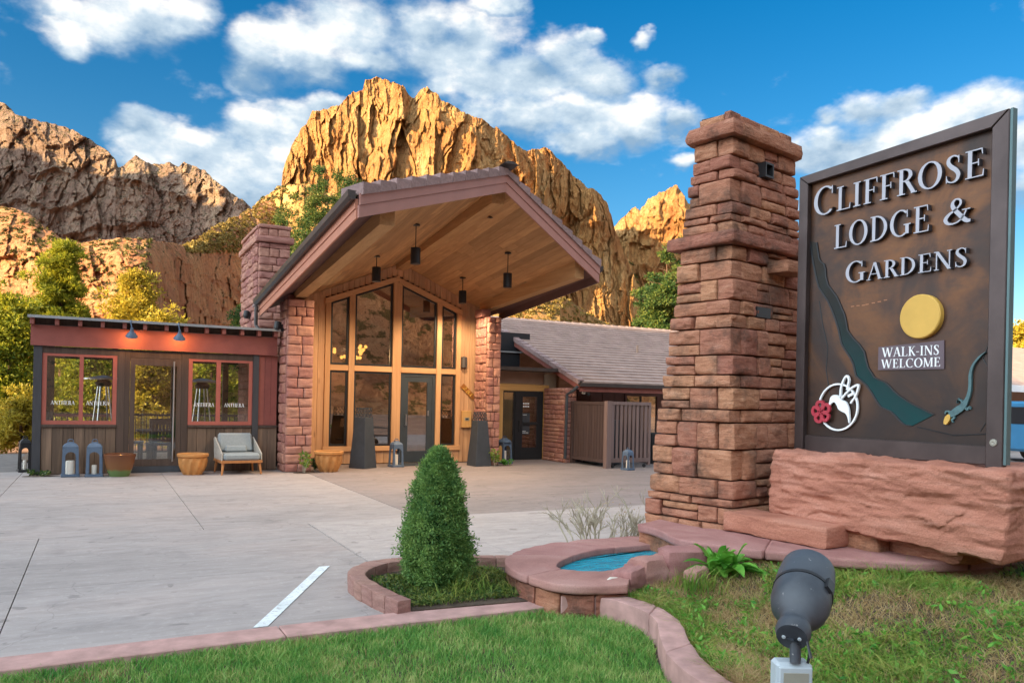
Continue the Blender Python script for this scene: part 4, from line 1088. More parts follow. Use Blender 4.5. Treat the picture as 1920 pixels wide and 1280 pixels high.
# tiled roof covering: stepped rows
b = MB()
for (xe, sgn) in ((3.0, 1), (9.02, -1)):
    span = abs(6.45 - xe); n = int(span / 0.3)
    for i in range(n):
        x0 = xe + sgn * span * i / n; x1 = xe + sgn * span * (i + 1) / n
        f0, f1 = front_y(min(max(x0, 3.05), 8.97)) + 0.28, front_y(min(max(x1, 3.05), 8.97)) + 0.28
        q = lambda x, y, dz: (x, y, decktop(min(max(x, 3.05), 8.97), y) + dz)
        yb = 25.0
        b.hexa([q(x0,f0,0.01),q(x1,f1,0.01),q(x1,18.3,0.01),q(x0,18.3,0.01),q(x0,f0,0.065),q(x1,f1,0.03),q(x1,18.3,0.03),q(x0,18.3,0.065)])
tag(b.build('roof_tiles', MT['roof_tile'], lodge), kind='stuff')
# roof over the body of the lodge behind the front
b = MB()
zr = Rb.z + 0.16
b.hexa([(4.08,18.31,soffit(4.08,18.2)+0.02),(6.45,18.31,zr-0.14),(6.45,26,zr-0.14),(4.08,26,soffit(4.08,18.2)+0.02),(4.08,18.31,soffit(4.08,18.2)+0.16),(6.45,18.31,zr),(6.45,26,zr),(4.08,26,soffit(4.08,18.2)+0.16)])
b.hexa([(6.45,18.31,zr-0.14),(9.0,18.31,3.86),(9.0,26,3.86),(6.45,26,zr-0.14),(6.45,18.31,zr),(9.0,18.31,4.0),(9.0,26,4.0),(6.45,26,zr)])
b.build('roof', MT['roof_tile'], lodge)
b = MB()
b.box(4.02, 4.14, FY + 0.12, 26, 0, 3.8); b.box(8.50, 8.62, FY + 0.12, 26, 0, 3.8); b.box(4.14, 8.5, 25.0, 25.12, 0, 4.9)
b.box(4.03, 4.13, 17.32, FY + 0.0, 0, 3.65)
b.build('wall', MT['interior'], lodge)
b = MB(); b.box(4.14, 8.5, FY + 0.12, 25, -0.02, 0.012); b.build('floor', MT['interior_dark'], lodge)
b = MB(); b.box(4.14, 8.5, 22.2, 22.3, 0, 4.9); b.build('wall', MT['interior'], lodge)
b = MB(); b.box(5.0, 7.2, 21.2, 21.7, 0.013, 1.08); b.box(4.9, 7.3, 21.1, 21.8, 1.083, 1.13); b.build('reception_desk', MT['interior_dark'], lodge)

# stone columns
def column(parent, x0, x1, y0, y1, z1, course, mat=MT['stone_column'], wmin=0.17, wmax=0.36):
    b = MB(); b.box(x0 + 0.05, x1 - 0.05, y0 + 0.05, y1 - 0.02, 0, z1 - 0.01); b.build('core', MT['mortar'], parent)
    masonry_wall(parent, (x0, y0, 0.0), (1, 0, 0), (0, 1, 0), x1 - x0, 0.0, z1, course, mat, 0.10, wmin, wmax)
    masonry_wall(parent, (x0, y1, 0.0), (0, -1, 0), (1, 0, 0), y1 - y0 - 0.10, 0.0, z1, course, mat, 0.10, wmin, wmax)
column(lodge, 3.44, 3.99, 16.62, 17.34, 3.62, 0.205)
column(lodge, 8.33, 8.68, 17.10, 17.82, 3.62, 0.215, wmin=0.1, wmax=0.2)
place_block('stone', (0.26, 0.4, 0.2), (8.36, 17.5, 3.72), (1,0,0), (0,1,0), (0,0,1), MT['stone_column'], lodge, 0.03, seed=4, skip=())
place_block('stone', (0.3, 0.4, 0.12), (3.62, 17.0, 3.68), (1,0,0), (0,1,0), (0,0,1), MT['stone_column'], lodge, 0.03, seed=6, skip=())
# chimney
chim = thing('chimney', 'rough red stone chimney rising between sunroom roof and canopy eave', 'chimney', (3.7, 20.5, 0))
CX0, CX1, CY0, CY1 = 3.33, 4.06, 19.5, 22.0
b = MB(); b.box(CX0 + 0.06, CX1 - 0.06, CY0 + 0.06, CY1 - 0.06, 0, 5.55); b.build('core', MT['mortar'], chim)
masonry_wall(chim, (CX0, CY0, 0), (1,0,0), (0,1,0), CX1 - CX0, 2.4, 5.27, 0.19, MT['stone_column'], 0.12, 0.2, 0.45, amp=0.022, out=0.03)
masonry_wall(chim, (CX0, CY1, 0), (0,-1,0), (1,0,0), CY1 - CY0 - 0.12, 2.4, 5.27, 0.19, MT['stone_column'], 0.12, 0.22, 0.5, amp=0.024, out=0.04)
b0 = SEED[0]
for (c_, sz, ax, ay) in (((CX0 + 0.365, CY0 + 0.02, 5.36), (CX1 - CX0 + 0.16, 0.2, 0.15), (1,0,0), (0,1,0)), ((CX0 + 0.02, (CY0 + CY1) / 2 + 0.1, 5.36), (CY1 - CY0 + 0.05, 0.2, 0.15), (0,-1,0), (1,0,0))):
    SEED[0] += 1; place_block('cap_stone', sz, c_, ax, ay, (0,0,1), MT['stone_column'], chim, 0.02, (5,1,1), 0.015, 8, SEED[0] % 991, ())
masonry_wall(chim, (CX0, CY0, 0), (1,0,0), (0,1,0), CX1 - CX0, 5.44, 5.62, 0.18, MT['stone_column'], 0.12, 0.2, 0.3)
masonry_wall(chim, (CX0, CY1, 0), (0,-1,0), (1,0,0), CY1 - CY0 - 0.12, 5.44, 5.62, 0.18, MT['stone_column'], 0.12, 0.25, 0.5)
for (c_, sz, ax, ay) in (((CX0 + 0.365, CY0 + 0.06, 5.67), (CX1 - CX0 + 0.04, 0.2, 0.09), (1,0,0), (0,1,0)), ((CX0 + 0.06, (CY0 + CY1) / 2 + 0.1, 5.67), (CY1 - CY0 - 0.15, 0.2, 0.09), (0,-1,0), (1,0,0))):
    SEED[0] += 1; place_block('cap_stone', sz, c_, ax, ay, (0,0,1), MT['stone_column'], chim, 0.02, (5,1,1), 0.012, 8, SEED[0] % 991, ())

# chandelier, sofa and lamp seen through the panes
chc = on_y(668, 660, 20.2)
ch = thing('chandelier', 'lit brass chandelier of glass globes hanging inside the lodge windows', 'chandelier', (5.75, 20.2, 2.6))
b = MB(); b.tube([(5.75, 20.2, 4.75), (5.75, 20.2, 2.75)], 0.012); b.build('rod', MT['black_metal'], ch)
b = MB(); rg = random.Random(9); ends = []
for k in range(22):
    a_ = rg.uniform(0, 6.28); r_ = rg.uniform(0.12, 0.62); e_ = Vector((chc.x + r_ * math.cos(a_), 20.2 + 0.5 * r_ * math.sin(a_), chc.z + rg.uniform(-0.18, 0.2)))
    b.tube([(5.75, 20.2, 2.75), (chc.x, 20.2, chc.z + .1), e_], 0.006, 5); ends.append(e_)
b.build('arm', MT['black_metal'], ch)
bulb0 = None
for e_ in ends:
    if bulb0 is None:
        b = MB(); b.lathe([(0.0001, -0.05), (0.036, -0.035), (0.05, 0), (0.036, 0.035), (0.0001, 0.05)], n=10); bulb0 = b.build('bulb', MT['bulb'], ch, smooth=True); o = bulb0
    else:
        o = bulb0.copy(); COL.objects.link(o)
    o.location = e_ - root_loc(ch)
li = bpy.data.lights.new('chandelier_light', 'POINT'); li.energy = 40; li.color = (1.0, 0.66, 0.34); li.shadow_soft_size = 0.03
lo = bpy.data.objects.new('chandelier_light', li); COL.objects.link(lo); lo.parent = ch; lo.location = (0, -0.2, 0.1)
sofa = thing('sofa', 'dark blue sofa inside the lodge seen through the lower window', 'sofa', (5.3, 20.6, 0.012))
b = MB(); b.box(4.45, 5.3, 19.9, 20.7, 0.013, 0.42); b.build('seat', MT['sofa_blue'], sofa, bevel=0.04)
b = MB(); b.box(4.45, 5.3, 20.55, 20.8, 0.40, 0.85); b.build('backrest', MT['sofa_blue'], sofa, bevel=0.05)
tl = thing('table_lamp', 'small table lamp with pale shade behind the lower lodge window', 'lamp', (5.52, 19.6, 0.012))
b = MB(); b.box(5.35, 5.69, 19.43, 19.77, 0.50, 0.54); b.tube([(5.52, 19.6, 0.013), (5.52, 19.6, 0.5)], 0.03); b.build('stand', MT['black_metal'], tl)
b = MB(); b.lathe([(0.05, 0.54), (0.06, 0.62), (0.02, 0.72), (0.015, 0.84)], (5.52, 19.6, 0), 12); b.build('base', MT['black_metal'], tl)
b = MB(); b.lathe([(0.11, 0.84), (0.08, 1.05)], (5.52, 19.6, 0), 16); b.build('lamp_shade', MT['candle'], tl)

# pendants under the canopy
PEND = [((5.07, 15.81), 'black cylinder pendant on short rod, nearest the left windows under the canopy'), ((5.14, 13.71), 'largest-looking black cylinder pendant, hanging beside the ridge beam'),
        ((7.60, 17.05), 'smallest black cylinder pendant, hanging low by the right end of the glass front'), ((7.62, 14.77), 'black cylinder pendant hanging alone in the middle of the right soffit')]
pz = [(0.20, 0.24), (0.47, 0.29), (0.22, 0.27), (0.33, 0.27)]
for ((x, y), lab), body_drop in zip(PEND, (0.24, 0.44, 0.32, 0.44)):
    zt = soffit(x, y)
    p_ = thing('pendant_lamp', lab, 'pendant lamp', (x, y, zt), 0, 'pendant lamps under the canopy')
    b = MB(); b.lathe([(0.075, -0.004), (0.075, -0.024), (0.02, -0.03)], (x, y, zt), 16); b.build('canopy_plate', MT['black_metal'], p_)
    b = MB(); b.tube([(x, y, zt - 0.02), (x, y, zt - body_drop)], 0.009, 6); b.build('rod', MT['black_metal'], p_)
    zb = zt - body_drop
    b = MB(); b.lathe([(0.085, zb - 0.30), (0.092, zb - 0.30), (0.092, zb - 0.005), (0.088, zb), (0.0001, zb)], (x, y, 0), 20); b.build('lamp_shade', MT['black_metal'], p_, smooth=True)
    b = MB(); b.lathe([(0.0001, zb - 0.285), (0.084, zb - 0.285)], (x, y, 0), 16); b.build('diffuser', MT['lamp_warm'], p_)
    li = bpy.data.lights.new('pendant_light', 'SPOT'); li.energy = 130; li.color = (1.0, 0.74, 0.46); li.spot_size = rad(165); li.spot_blend = 0.5; li.shadow_soft_size = 0.08
    lo = bpy.data.objects.new('pendant_light', li); COL.objects.link(lo); lo.parent = p_; lo.location = (0, 0, zb - 0.31 - zt)
vz = soffit(6.81, 13.97)
b = MB(); b.box(6.74, 6.88, 13.93, 14.01, vz - 0.012, vz - 0.003); b.build('soffit_vent', MT['black_metal'], lodge)

# small things on the front wall
sc_ = thing('wall_sconce', 'grey half cylinder sconce on cedar boards right of the windows', 'wall lamp', (8.16, FY - 0.03, 2.5))
b = MB(); b.lathe([(0.06, 2.40), (0.085, 2.40), (0.085, 2.66), (0.0001, 2.69)], (8.16, FY - 0.055, 0), 16); b.build('lamp_shade', simple('sconce_grey', (0.12, 0.105, 0.10), 0.4, 0.05, 5, metal=0.5), sc_, smooth=True)
b = MB(); b.lathe([(0.0001, 2.415), (0.055, 2.415)], (8.16, FY - 0.06, 0), 12); b.build('diffuser', MT['candle'], sc_)
nb = thing('number_plaque', 'slanting copper house number plaque reading 281 on cedar boards', 'number sign', (8.28, FY - 0.04, 1.8))
b = MB(); b.bar((8.13, FY - 0.045, 1.95), (8.47, FY - 0.045, 1.63), 0.02, 0.13, up=(1, 0, 1)); b.build('board', simple('copper', (0.40, 0.16, 0.045), 0.4, 0.1, 6, metal=0.4), nb)
ph = thing('wall_box', 'pale timber coloured wall box with small grey display on cedar boards', 'wall box', (8.25, FY - 0.05, 1.1))
b = MB(); b.box(8.12, 8.38, FY - 0.12, FY - 0.032, 0.88, 1.31); b.build('case', MT['pine_trim'], ph, bevel=0.008)
b = MB(); b.box(8.19, 8.32, FY - 0.126, FY - 0.1205, 1.06, 1.14); b.build('display', MT['box_cover'], ph)
b = MB(); b.box(8.21, 8.29, FY - 0.129, FY - 0.1265, 1.075, 1.125); b.build('screen', MT['charcoal'], ph)
b = MB(); b.box(4.08, 4.145, FY - 0.05, FY - 0.031, 0.30, 0.42); tag(b.build('power_outlet', MT['box_grey'], None), 'small grey power outlet low on cedar boards above swirled pot', 'outlet')
for (x, y, z, lab) in ((3.40, 17.0, 3.02, 'black spotlight on left column corner above sunroom roof end'), (3.30, 20.4, 3.55, 'black spotlight on the left side of the chimney')):
    s_ = thing('wall_spotlight', lab, 'spotlight', (x, y, z))
    b = MB(); b.box(x - 0.05, x + 0.03, y - 0.06, y + 0.06, z - 0.06, z + 0.08); b.build('bracket', MT['black_metal'], s_)
    b = MB(); b.lathe([(0.05, 0), (0.07, 0.05), (0.075, 0.18), (0.06, 0.19)], (x - 0.12, y - 0.05, z - 0.05), 12, axis=Vector((0.2, 0.1, 1))); b.build('head', MT['black_metal'], s_)
# ------------------------------------------------------------------ glyphs: serif capitals built from pen strokes (cap height 1)
TH, TN, SH = 0.135, 0.05, 0.042
def strip(l, r): return ('s', l, r)
def stroke(a, b, w):
    return strip([(a[0]-w/2, a[1]), (b[0]-w/2, b[1])], [(a[0]+w/2, a[1]), (b[0]+w/2, b[1])])
def slab_(x0, x1, y, h=SH): return strip([(x0, y), (x0, y+h)], [(x1, y), (x1, y+h)])
def stem(x, y0=0.0, y1=1.0, w=TH): return stroke((x, y0), (x, y1), w)
def serif(x, y, o=0.15, h=SH): return slab_(x-o, x+o, y, h)
def ring(cx, cy, rx, ry, a0, a1, th=TH, tn=TN, n=22):
    l, r = [], []
    for i in range(n + 1):
        a = rad(a0 + (a1 - a0) * i / n)
        l.append((cx + rx*math.cos(a), cy + ry*math.sin(a))); r.append((cx + (rx-th)*math.cos(a), cy + (ry-tn)*math.sin(a)))
    return strip(l, r)
def catmull(pts, n=6):
    out = []; P_ = [pts[0]] + list(pts) + [pts[-1]]
    for i in range(1, len(P_) - 2):
        p0, p1, p2, p3 = [np.array(q, float) for q in P_[i-1:i+3]]
        for k in range(n):
            t_ = k / n
            out.append(tuple(0.5 * ((2*p1) + (-p0+p2)*t_ + (2*p0-5*p1+4*p2-p3)*t_*t_ + (-p0+3*p1-3*p2+p3)*t_**3)))
    out.append(tuple(pts[-1])); return out
def ribbon(pts, n=6):       # pts: x, y, width
    c_ = catmull(pts, n); l, r = [], []
    for i, (x, y, w) in enumerate(c_):
        a, b = c_[max(i-1, 0)], c_[min(i+1, len(c_)-1)]
        dx, dy = b[0]-a[0], b[1]-a[1]; d = math.hypot(dx, dy) or 1
        nx_, ny_ = -dy/d, dx/d
        l.append((x + nx_*w/2, y + ny_*w/2)); r.append((x - nx_*w/2, y - ny_*w/2))
    return strip(l, r)
def tri_end(x, y0, y1, w=0.05): return strip([(x-w, y0), (x-0.012, y1)], [(x, y0), (x+0.012, y1)])
G = {
 'I': (0.36, [stem(.18), serif(.18, 0), serif(.18, 1-SH)]),
 'L': (0.66, [stem(.19), serif(.19, 1-SH), slab_(.04, .62, 0), tri_end(.62, 0, .24)]),
 'F': (0.60, [stem(.19), serif(.19, 0), slab_(.04, .58, 1-SH), tri_end(.58, 1, .78), slab_(.2, .46, .5), strip([(.44,.4),(.44,.64)],[(.475,.4),(.475,.64)])]),
 'E': (0.66, [stem(.19), slab_(.04, .62, 0), slab_(.04, .58, 1-SH), tri_end(.58, 1, .78), tri_end(.62, 0, .24), slab_(.2, .46, .5), strip([(.44,.4),(.44,.64)],[(.475,.4),(.475,.64)])]),
 'D': (0.80, [stem(.19), slab_(.04, .3, 0), slab_(.04, .3, 1-SH), ring(.26, .5, .5, .5, -90, 90)]),
 'R': (0.72, [stem(.19), serif(.19, 0), slab_(.04, .3, 1-SH), ring(.28, .745, .32, .255, -90, 90), slab_(.2, .3, .49), stroke((.40,.5), (.66,0), .15), serif(.66, 0, .11)]),
 'O': (0.88, [ring(.44, .5, .42, .52, 0, 360, TH+.01)]),
 'C': (0.80, [ring(.45, .5, .43, .52, 48, 312, TH+.01), strip([(.70,.70),(.70,.98)],[(.735,.70),(.735,.98)]), strip([(.72,.10),(.745,.2)],[(.66,.03),(.73,.14)])]),
 'G': (0.88, [ring(.45, .5, .43, .52, 48, 305, TH+.01), strip([(.70,.70),(.70,.98)],[(.735,.70),(.735,.98)]), stem(.72, .06, .42), serif(.72, .40, .14)]),
 'S': (0.58, [ribbon([(.47,.80,.03),(.43,.92,.05),(.29,.985,.055),(.15,.91,.10),(.13,.75,.13),(.24,.58,.145),(.38,.44,.145),(.46,.27,.13),(.41,.09,.10),(.27,.02,.055),(.12,.08,.05),(.07,.22,.03)]), strip([(.455,.70),(.455,.97)],[(.485,.70),(.485,.97)]), strip([(.055,.03),(.055,.30)],[(.085,.03),(.085,.30)])]),
 '&': (0.98, [ribbon([(.90,.03,.10),(.76,.06,.15),(.55,.33,.15),(.36,.62,.14),(.33,.82,.10),(.43,.95,.06),(.56,.90,.07),(.58,.74,.07),(.44,.56,.06),(.22,.40,.10),(.11,.22,.13),(.18,.06,.10),(.36,.01,.06),(.54,.08,.05),(.68,.26,.05),(.76,.46,.05)]), serif(.76, .47, .13)]),
 'A': (0.76, [stroke((.08,0), (.37,1), .055), stroke((.66,0), (.39,1), .14), slab_(.17, .56, .31), serif(.08, 0, .11), serif(.67, 0, .12)]),
 'N': (0.84, [stroke((.14,0), (.14,1), .055), stroke((.70,0), (.70,1), .055), stroke((.70,0), (.15,1), .15), serif(.14, 0, .11), serif(.12, 1-SH, .10), serif(.70, 1-SH, .11)]),
 'W': (1.14, [stroke((.32,0), (.07,1), .14), stroke((.33,0), (.55,1), .055), stroke((.80,0), (.55,1), .14), stroke((.81,0), (1.06,1), .055), serif(.08, 1-SH, .12), serif(1.05, 1-SH, .10)]),
 'K': (0.74, [stem(.19), serif(.19, 0), serif(.19, 1-SH), stroke((.24,.44), (.60,1), .055), stroke((.66,0), (.34,.58), .14), serif(.60, 1-SH, .1), serif(.66, 0, .11)]),
 'M': (0.98, [stroke((.12,0), (.14,1), .055), stroke((.48,.02), (.15,1), .14), stroke((.48,.02), (.80,1), .055), stem(.84), serif(.12, 0, .11), serif(.84, 0, .13), serif(.13, 1-SH, .1), serif(.85, 1-SH, .12)]),
 'T': (0.68, [stem(.34), serif(.34, 0), slab_(.03, .65, 1-SH), tri_end(.65, 1, .78), strip([(.03,1),(.018,.78)],[(.08,1),(.042,.78)])]),
 'H': (0.84, [stem(.18), stem(.66), serif(.18, 0), serif(.18, 1-SH), serif(.66, 0), serif(.66, 1-SH), slab_(.2, .64, .48)]),
 '-': (0.34, [slab_(.04, .30, .36, .07)]),
 ' ': (0.36, []),
 '2': (0.6, [ribbon([(.10,.78,.05),(.20,.95,.07),(.38,.95,.09),(.44,.76,.11),(.32,.48,.09),(.10,.05,.06)]), slab_(.06, .50, 0, .09)]),
 '8': (0.6, [ring(.28, .75, .19, .24, 0, 360, .09, .06), ring(.28, .26, .23, .26, 0, 360, .10, .06)]),
 '1': (0.4, [stem(.2, 0, 1, .1), serif(.2, 0, .13), stroke((.10,.84),(.2,1),.06)]),
}
def text_mesh(s, height, depth, width=None, small=None, track=0.05, hscale=1.0):
    """s in capitals; characters in `small` positions are set as small capitals. local frame x right, y up, z towards the reader"""
    b = MB(); x = 0.0; k = 0
    lays = []
    for i, c_ in enumerate(s):
        sc_l = small if (small and i > 0) else 1.0
        adv, shp = G[c_]; lays.append((x, sc_l, shp)); x += (adv + track) * sc_l * hscale
    x -= track
    fit = (width / (x * height)) if width else 1.0
    for (x0, s_, shp) in lays:
        for (_, l, r) in shp:
            k += 1; zt = depth + 0.00012 * (k % 7); n = len(l)
            T_ = lambda p: ((x0 + p[0] * s_ * hscale) * height * fit, p[1] * s_ * height)
            lf = [T_(p) for p in l]; rt = [T_(p) for p in r]
            vs_ = [(*p, 0) for p in lf] + [(*p, 0) for p in rt] + [(*p, zt) for p in lf] + [(*p, zt) for p in rt]
            fs = []
            for i in range(n - 1):
                fs += [(2*n+i, 2*n+i+1, 3*n+i+1, 3*n+i), (i, n+i, n+i+1, i+1), (i, i+1, 2*n+i+1, 2*n+i), (n+i, 3*n+i, 3*n+i+1, n+i+1)]
            fs += [(0, 2*n, 3*n, n), (n-1, 2*n-1, 4*n-1, 3*n-1)]
            b.add(vs_, fs)
    return b, x * height * fit
def put_text(name, b, origin, right, up, mats, parent):
    rt_, up_ = Vector(right), Vector(up); nr = rt_.cross(up_); o_ = Vector(origin)
    b.v = [tuple(o_ + rt_ * p[0] + up_ * p[1] + nr * p[2]) for p in b.v]
    o = b.build(name, mats[0], parent)
    if len(mats) > 1:
        o.data.materials.append(mats[1])
        for p in o.data.polygons: p.material_index = 0 if p.normal.dot(nr) > 0.5 else 1
    return o
b, w_ = text_mesh('281', 0.10, 0.012, 0.34)
dirp = Vector((0.34, 0, -0.32)).normalized(); upp = Vector((0.32, 0, 0.34)).normalized()
put_text('lettering', b, (8.165 - upp.x*0.05, FY - 0.056, 1.915 - upp.z*0.05), dirp, upp, [MT['sun_yellow']], nb)

# ------------------------------------------------------------------ the sunroom
SY = 17.25
sun_r = thing('sunroom', 'low glazed dining room with red fascia and dark board base', 'building', (1.1, SY, 0))
def sbox(name, mat, *q, bevel=0.0, parent=sun_r):
    b = MB(); b.box(*q); return b.build(name, MT[mat], parent, bevel=bevel)
SYB = 21.0
sbox('post', 'post_paint', -1.11, -0.97, SY - 0.06, SY + 0.08, 0, 2.62)
sbox('post', 'post_paint', 2.865, 2.985, SY - 0.06, SY + 0.06, 0, 2.60)
for q in ((0.30, 0.43), (0.43, 0.53), (1.47, 1.60)): sbox('post', 'dark_wood', q[0] + .001, q[1] - .001, SY - 0.03, SY + 0.08, 0, 2.44)
sbox('header', 'dark_wood', -0.968, 0.30, SY - 0.03, SY + 0.08, 2.31, 2.44); sbox('header', 'dark_wood', 1.601, 2.863, SY - 0.03, SY + 0.08, 2.31, 2.44)
sbox('header', 'dark_wood', 0.531, 1.469, SY - 0.02, SY + 0.08, 2.40, 2.44)
sbox('fascia_board', 'barn_red', -1.16, 3.34, SY - 0.105, SY - 0.063, 2.445, 2.83)
sbox('fascia_backing', 'dark_wood', -1.14, 3.32, SY - 0.06, SY + 0.08, 2.45, 2.97)
for x in (-1.13, -0.73, -0.35, 0.03, 0.41, 0.77, 1.16, 1.52, 1.91, 2.24, 2.60, 2.94, 3.28):
    sbox('rafter_tail', 'rafter', x - 0.035, x + 0.035, SY - 0.28, SY - 0.05, 2.832, 2.965, bevel=0.004)
b = MB(); b.box(-1.20, 3.36, SY - 0.32, SYB + 0.3, 2.968, 2.99); b.build('roof', MT['metal_roof'], sun_r)
b = MB(); b.box(-1.20, 3.36, SY - 0.335, SY - 0.321, 2.945, 2.995); b.build('drip_edge', MT['metal_roof'], sun_r)
b = MB(); b.tube([(-1.1, SY - 0.115, 2.835), (3.3, SY - 0.115, 2.835)], 0.008, 6); b.build('conduit', MT['gutter'], sun_r)
# base boards
def wains(xa, xb, n):
    e_ = [xa + (xb - xa) * i / n for i in range(n + 1)]
    for i in range(n): sbox('plank', 'wainscot', e_[i] + .004, e_[i+1] - .004, SY - 0.02 - random.uniform(0, .004), SY + 0.02, 0.01, 0.90)
wains(-0.966, 0.296, 7); wains(1.603, 2.862, 7); wains(2.988, 3.38, 2)
sbox('backing', 'dark_wood', -0.97, 0.30, SY + 0.021, SY + 0.07, 0, 0.90); sbox('backing', 'dark_wood', 1.60, 3.38, SY + 0.021, SY + 0.07, 0, 0.90)
sbox('sill', 'dark_wood', -0.968, 0.299, SY - 0.06, SY + 0.08, 0.902, 0.955, bevel=.006); sbox('sill', 'dark_wood', 1.601, 2.863, SY - 0.06, SY + 0.08, 0.902, 0.955, bevel=.006); sbox('sill', 'dark_wood', 2.987, 3.38, SY - 0.05, SY + 0.08, 0.902, 0.955)
for k in range(3): sbox('red_board', 'barn_red', 2.988 + k*.128, 3.112 + k*.128, SY - 0.015, SY + 0.05, 0.957, 2.443)
# red framed windows with lettering on the glass
for xa, xm0, xm1, xb in ((-0.966, -0.35, -0.28, 0.298), (1.603, 2.14, 2.225, 2.862)):
    b = MB(); y0, y1 = SY - 0.025, SY + 0.055
    b.box(xa, xa + .075, y0, y1, 0.957, 2.308); b.box(xb - .075, xb, y0, y1, 0.957, 2.308); b.box(xm0, xm1, y0, y1, 0.957, 2.308)
    for q in ((xa + .0755, xm0 - .0005), (xm1 + .0005, xb - .0755)):
        b.box(q[0], q[1], y0, y1, 0.957, 1.03); b.box(q[0], q[1], y0, y1, 2.26, 2.308)
    f_ = b.build('window', MT['frame_red'], sun_r)
    for q in ((xa + .0755, xm0), (xm1, xb - .0755)):
        b = MB(); b.box(q[0], q[1], SY + 0.012, SY + 0.018, 1.03, 2.26); b.build('pane', MT['glass_clear'], f_)
        b, w_ = text_mesh('ANTHERA', 0.075, 0.002, 0.40)
        put_text('lettering', b, ((q[0] + q[1]) / 2 - 0.20, SY + 0.008, 1.335), (1, 0, 0), (0, 0, 1), [MT['lettering']], f_)
# door
b = MB()
b.box(0.533, 0.62, SY - 0.03, SY + 0.03, 0.13, 2.28); b.box(1.38, 1.467, SY - 0.03, SY + 0.03, 0.13, 2.28)
b.box(0.6205, 1.3795, SY - 0.03, SY + 0.03, 2.14, 2.28); b.box(0.6205, 1.3795, SY - 0.03, SY + 0.03, 0.13, 0.27)
dr = b.build('door', MT['dark_wood'], sun_r)
b = MB(); b.box(0.621, 1.379, SY, SY + 0.006, 0.27, 2.14); b.build('pane', MT['glass_clear'], dr)
b = MB(); b.tube([(1.325, SY - 0.09, 0.22), (1.325, SY - 0.09, 2.24)], 0.016); b.tube([(1.325, SY - 0.09, 0.5), (1.325, SY, 0.5)], 0.01, 6); b.tube([(1.325, SY - 0.09, 1.9), (1.325, SY, 1.9)], 0.01, 6); b.build('handle', MT['silver'], dr)
sbox('kick_plate', 'charcoal', 0.533, 1.467, SY - 0.05, SY + 0.05, 0.004, 0.128); sbox('door_head', 'dark_wood', 0.533, 1.467, SY - 0.028, SY + 0.06, 2.285, 2.398)
# the rest of the room: posts and open far side, side walls, floor
sbox('floor', 'deck', -1.1, 3.40, SY + 0.085, SYB, -0.03, 0.012)
for x in (-1.06, 0.25, 1.55, 2.75): sbox('post', 'dark_wood', x, x + 0.13, SYB - 0.12, SYB, 0.013, 2.96)
for y in (18.5, 19.8): sbox('post', 'dark_wood', -1.08, -0.96, y, y + 0.12, 0.013, 2.96); 
sbox('header', 'dark_wood', -1.06, 3.3, SYB - 0.11, SYB - 0.01, 2.35, 2.60)
sbox('sill', 'rafter', -0.92, 0.24, SYB - 0.10, SYB - 0.02, 1.0, 1.06); 
sbox('plank', 'wainscot', -1.05, -1.0, SY + 0.09, SYB - 0.13, 0.013, 0.92); sbox('sill', 'dark_wood', -1.08, -0.98, SY + 0.09, SYB - 0.13, 0.925, 0.97)
sbox('ceiling', 'dark_wood', -1.1, 3.3, SY + 0.085, SYB - 0.13, 2.90, 2.955)
b = MB(); b.box(3.15, 3.29, SY + 0.9, SYB - 0.2, 0.013, 2.89); b.build('core', MT['mortar'], sun_r)
masonry_wall(sun_r, (3.12, SYB - 0.2, 0.013), (0,-1,0), (1,0,0), 2.8, 0.9, 2.7, 0.2, MT['stone_column'], 0.10, 0.2, 0.45)
# railing on the terrace behind
rl = thing('railing', 'black metal railing on the terrace behind the sunroom door', 'railing', (0.9, 21.4, 0))
b = MB(); b.box(-1.2, 3.2, 21.38, 21.42, 1.02, 1.07); b.box(-1.2, 3.2, 21.385, 21.415, 0.12, 0.15); b.build('rail', MT['black_metal'], rl)
bal = None
for k in range(36):
    x = -1.15 + k * 0.122
    if bal is None:
        b = MB(); b.box(-0.009, 0.009, -0.009, 0.009, 0.15, 1.02); bal = b.build('baluster', MT['black_metal'], rl, wc=False); o = bal
    else: o = bal.copy(); COL.objects.link(o)
    o.location = (x - 0.9, 0, 0)
tag(MB().box(-1.6, 3.3, 21.02, 23.5, -0.03, 0.004).build('deck', MT['deck']), kind='structure')
# wooden chairs and tables inside
def slat_chair(loc, rz, label):
    c_ = thing('dining_chair', label, 'chair', loc, rz, 'dining chairs in the sunroom')
    for sx in (-1, 1):
        for sy in (-1, 1):
            b = MB(); b.box(sx*.22-.025, sx*.22+.025, sy*.22-.025, sy*.22+.025, 0, 0.97 if sy > 0 else 0.44); b.build('leg', MT['dark_wood'], c_, wc=False)
    b = MB(); b.box(-.26, .26, -.26, .26, .441, .48); b.build('seat', MT['dark_wood'], c_, wc=False)
    b = MB()
    b.box(-.194, .194, .20, .24, .90, .97); b.box(-.194, .194, .20, .24, .52, .57)
    for k in range(5): b.box(-.17 + k*.075, -.13 + k*.075, .205, .235, .571, .899)
    b.build('backrest', MT['dark_wood'], c_, wc=False)
    return c_
slat_chair((1.22, 18.9, 0.013), 3.3, 'dark slatted dining chair with its back to the sunroom door')
slat_chair((0.62, 19.6, 0.013), 1.4, 'dark slatted dining chair turned sideways left inside the door')
slat_chair((1.35, 20.3, 0.013), 0.2, 'dark slatted dining chair beyond the table near the railing')
tb = thing('dining_table', 'small dark dining table inside the sunroom behind the door', 'table', (1.1, 19.6, 0.013))
b = MB(); b.box(.75, 1.55, 19.25, 19.95, .72, .76); b.build('tabletop', MT['dark_wood'], tb)
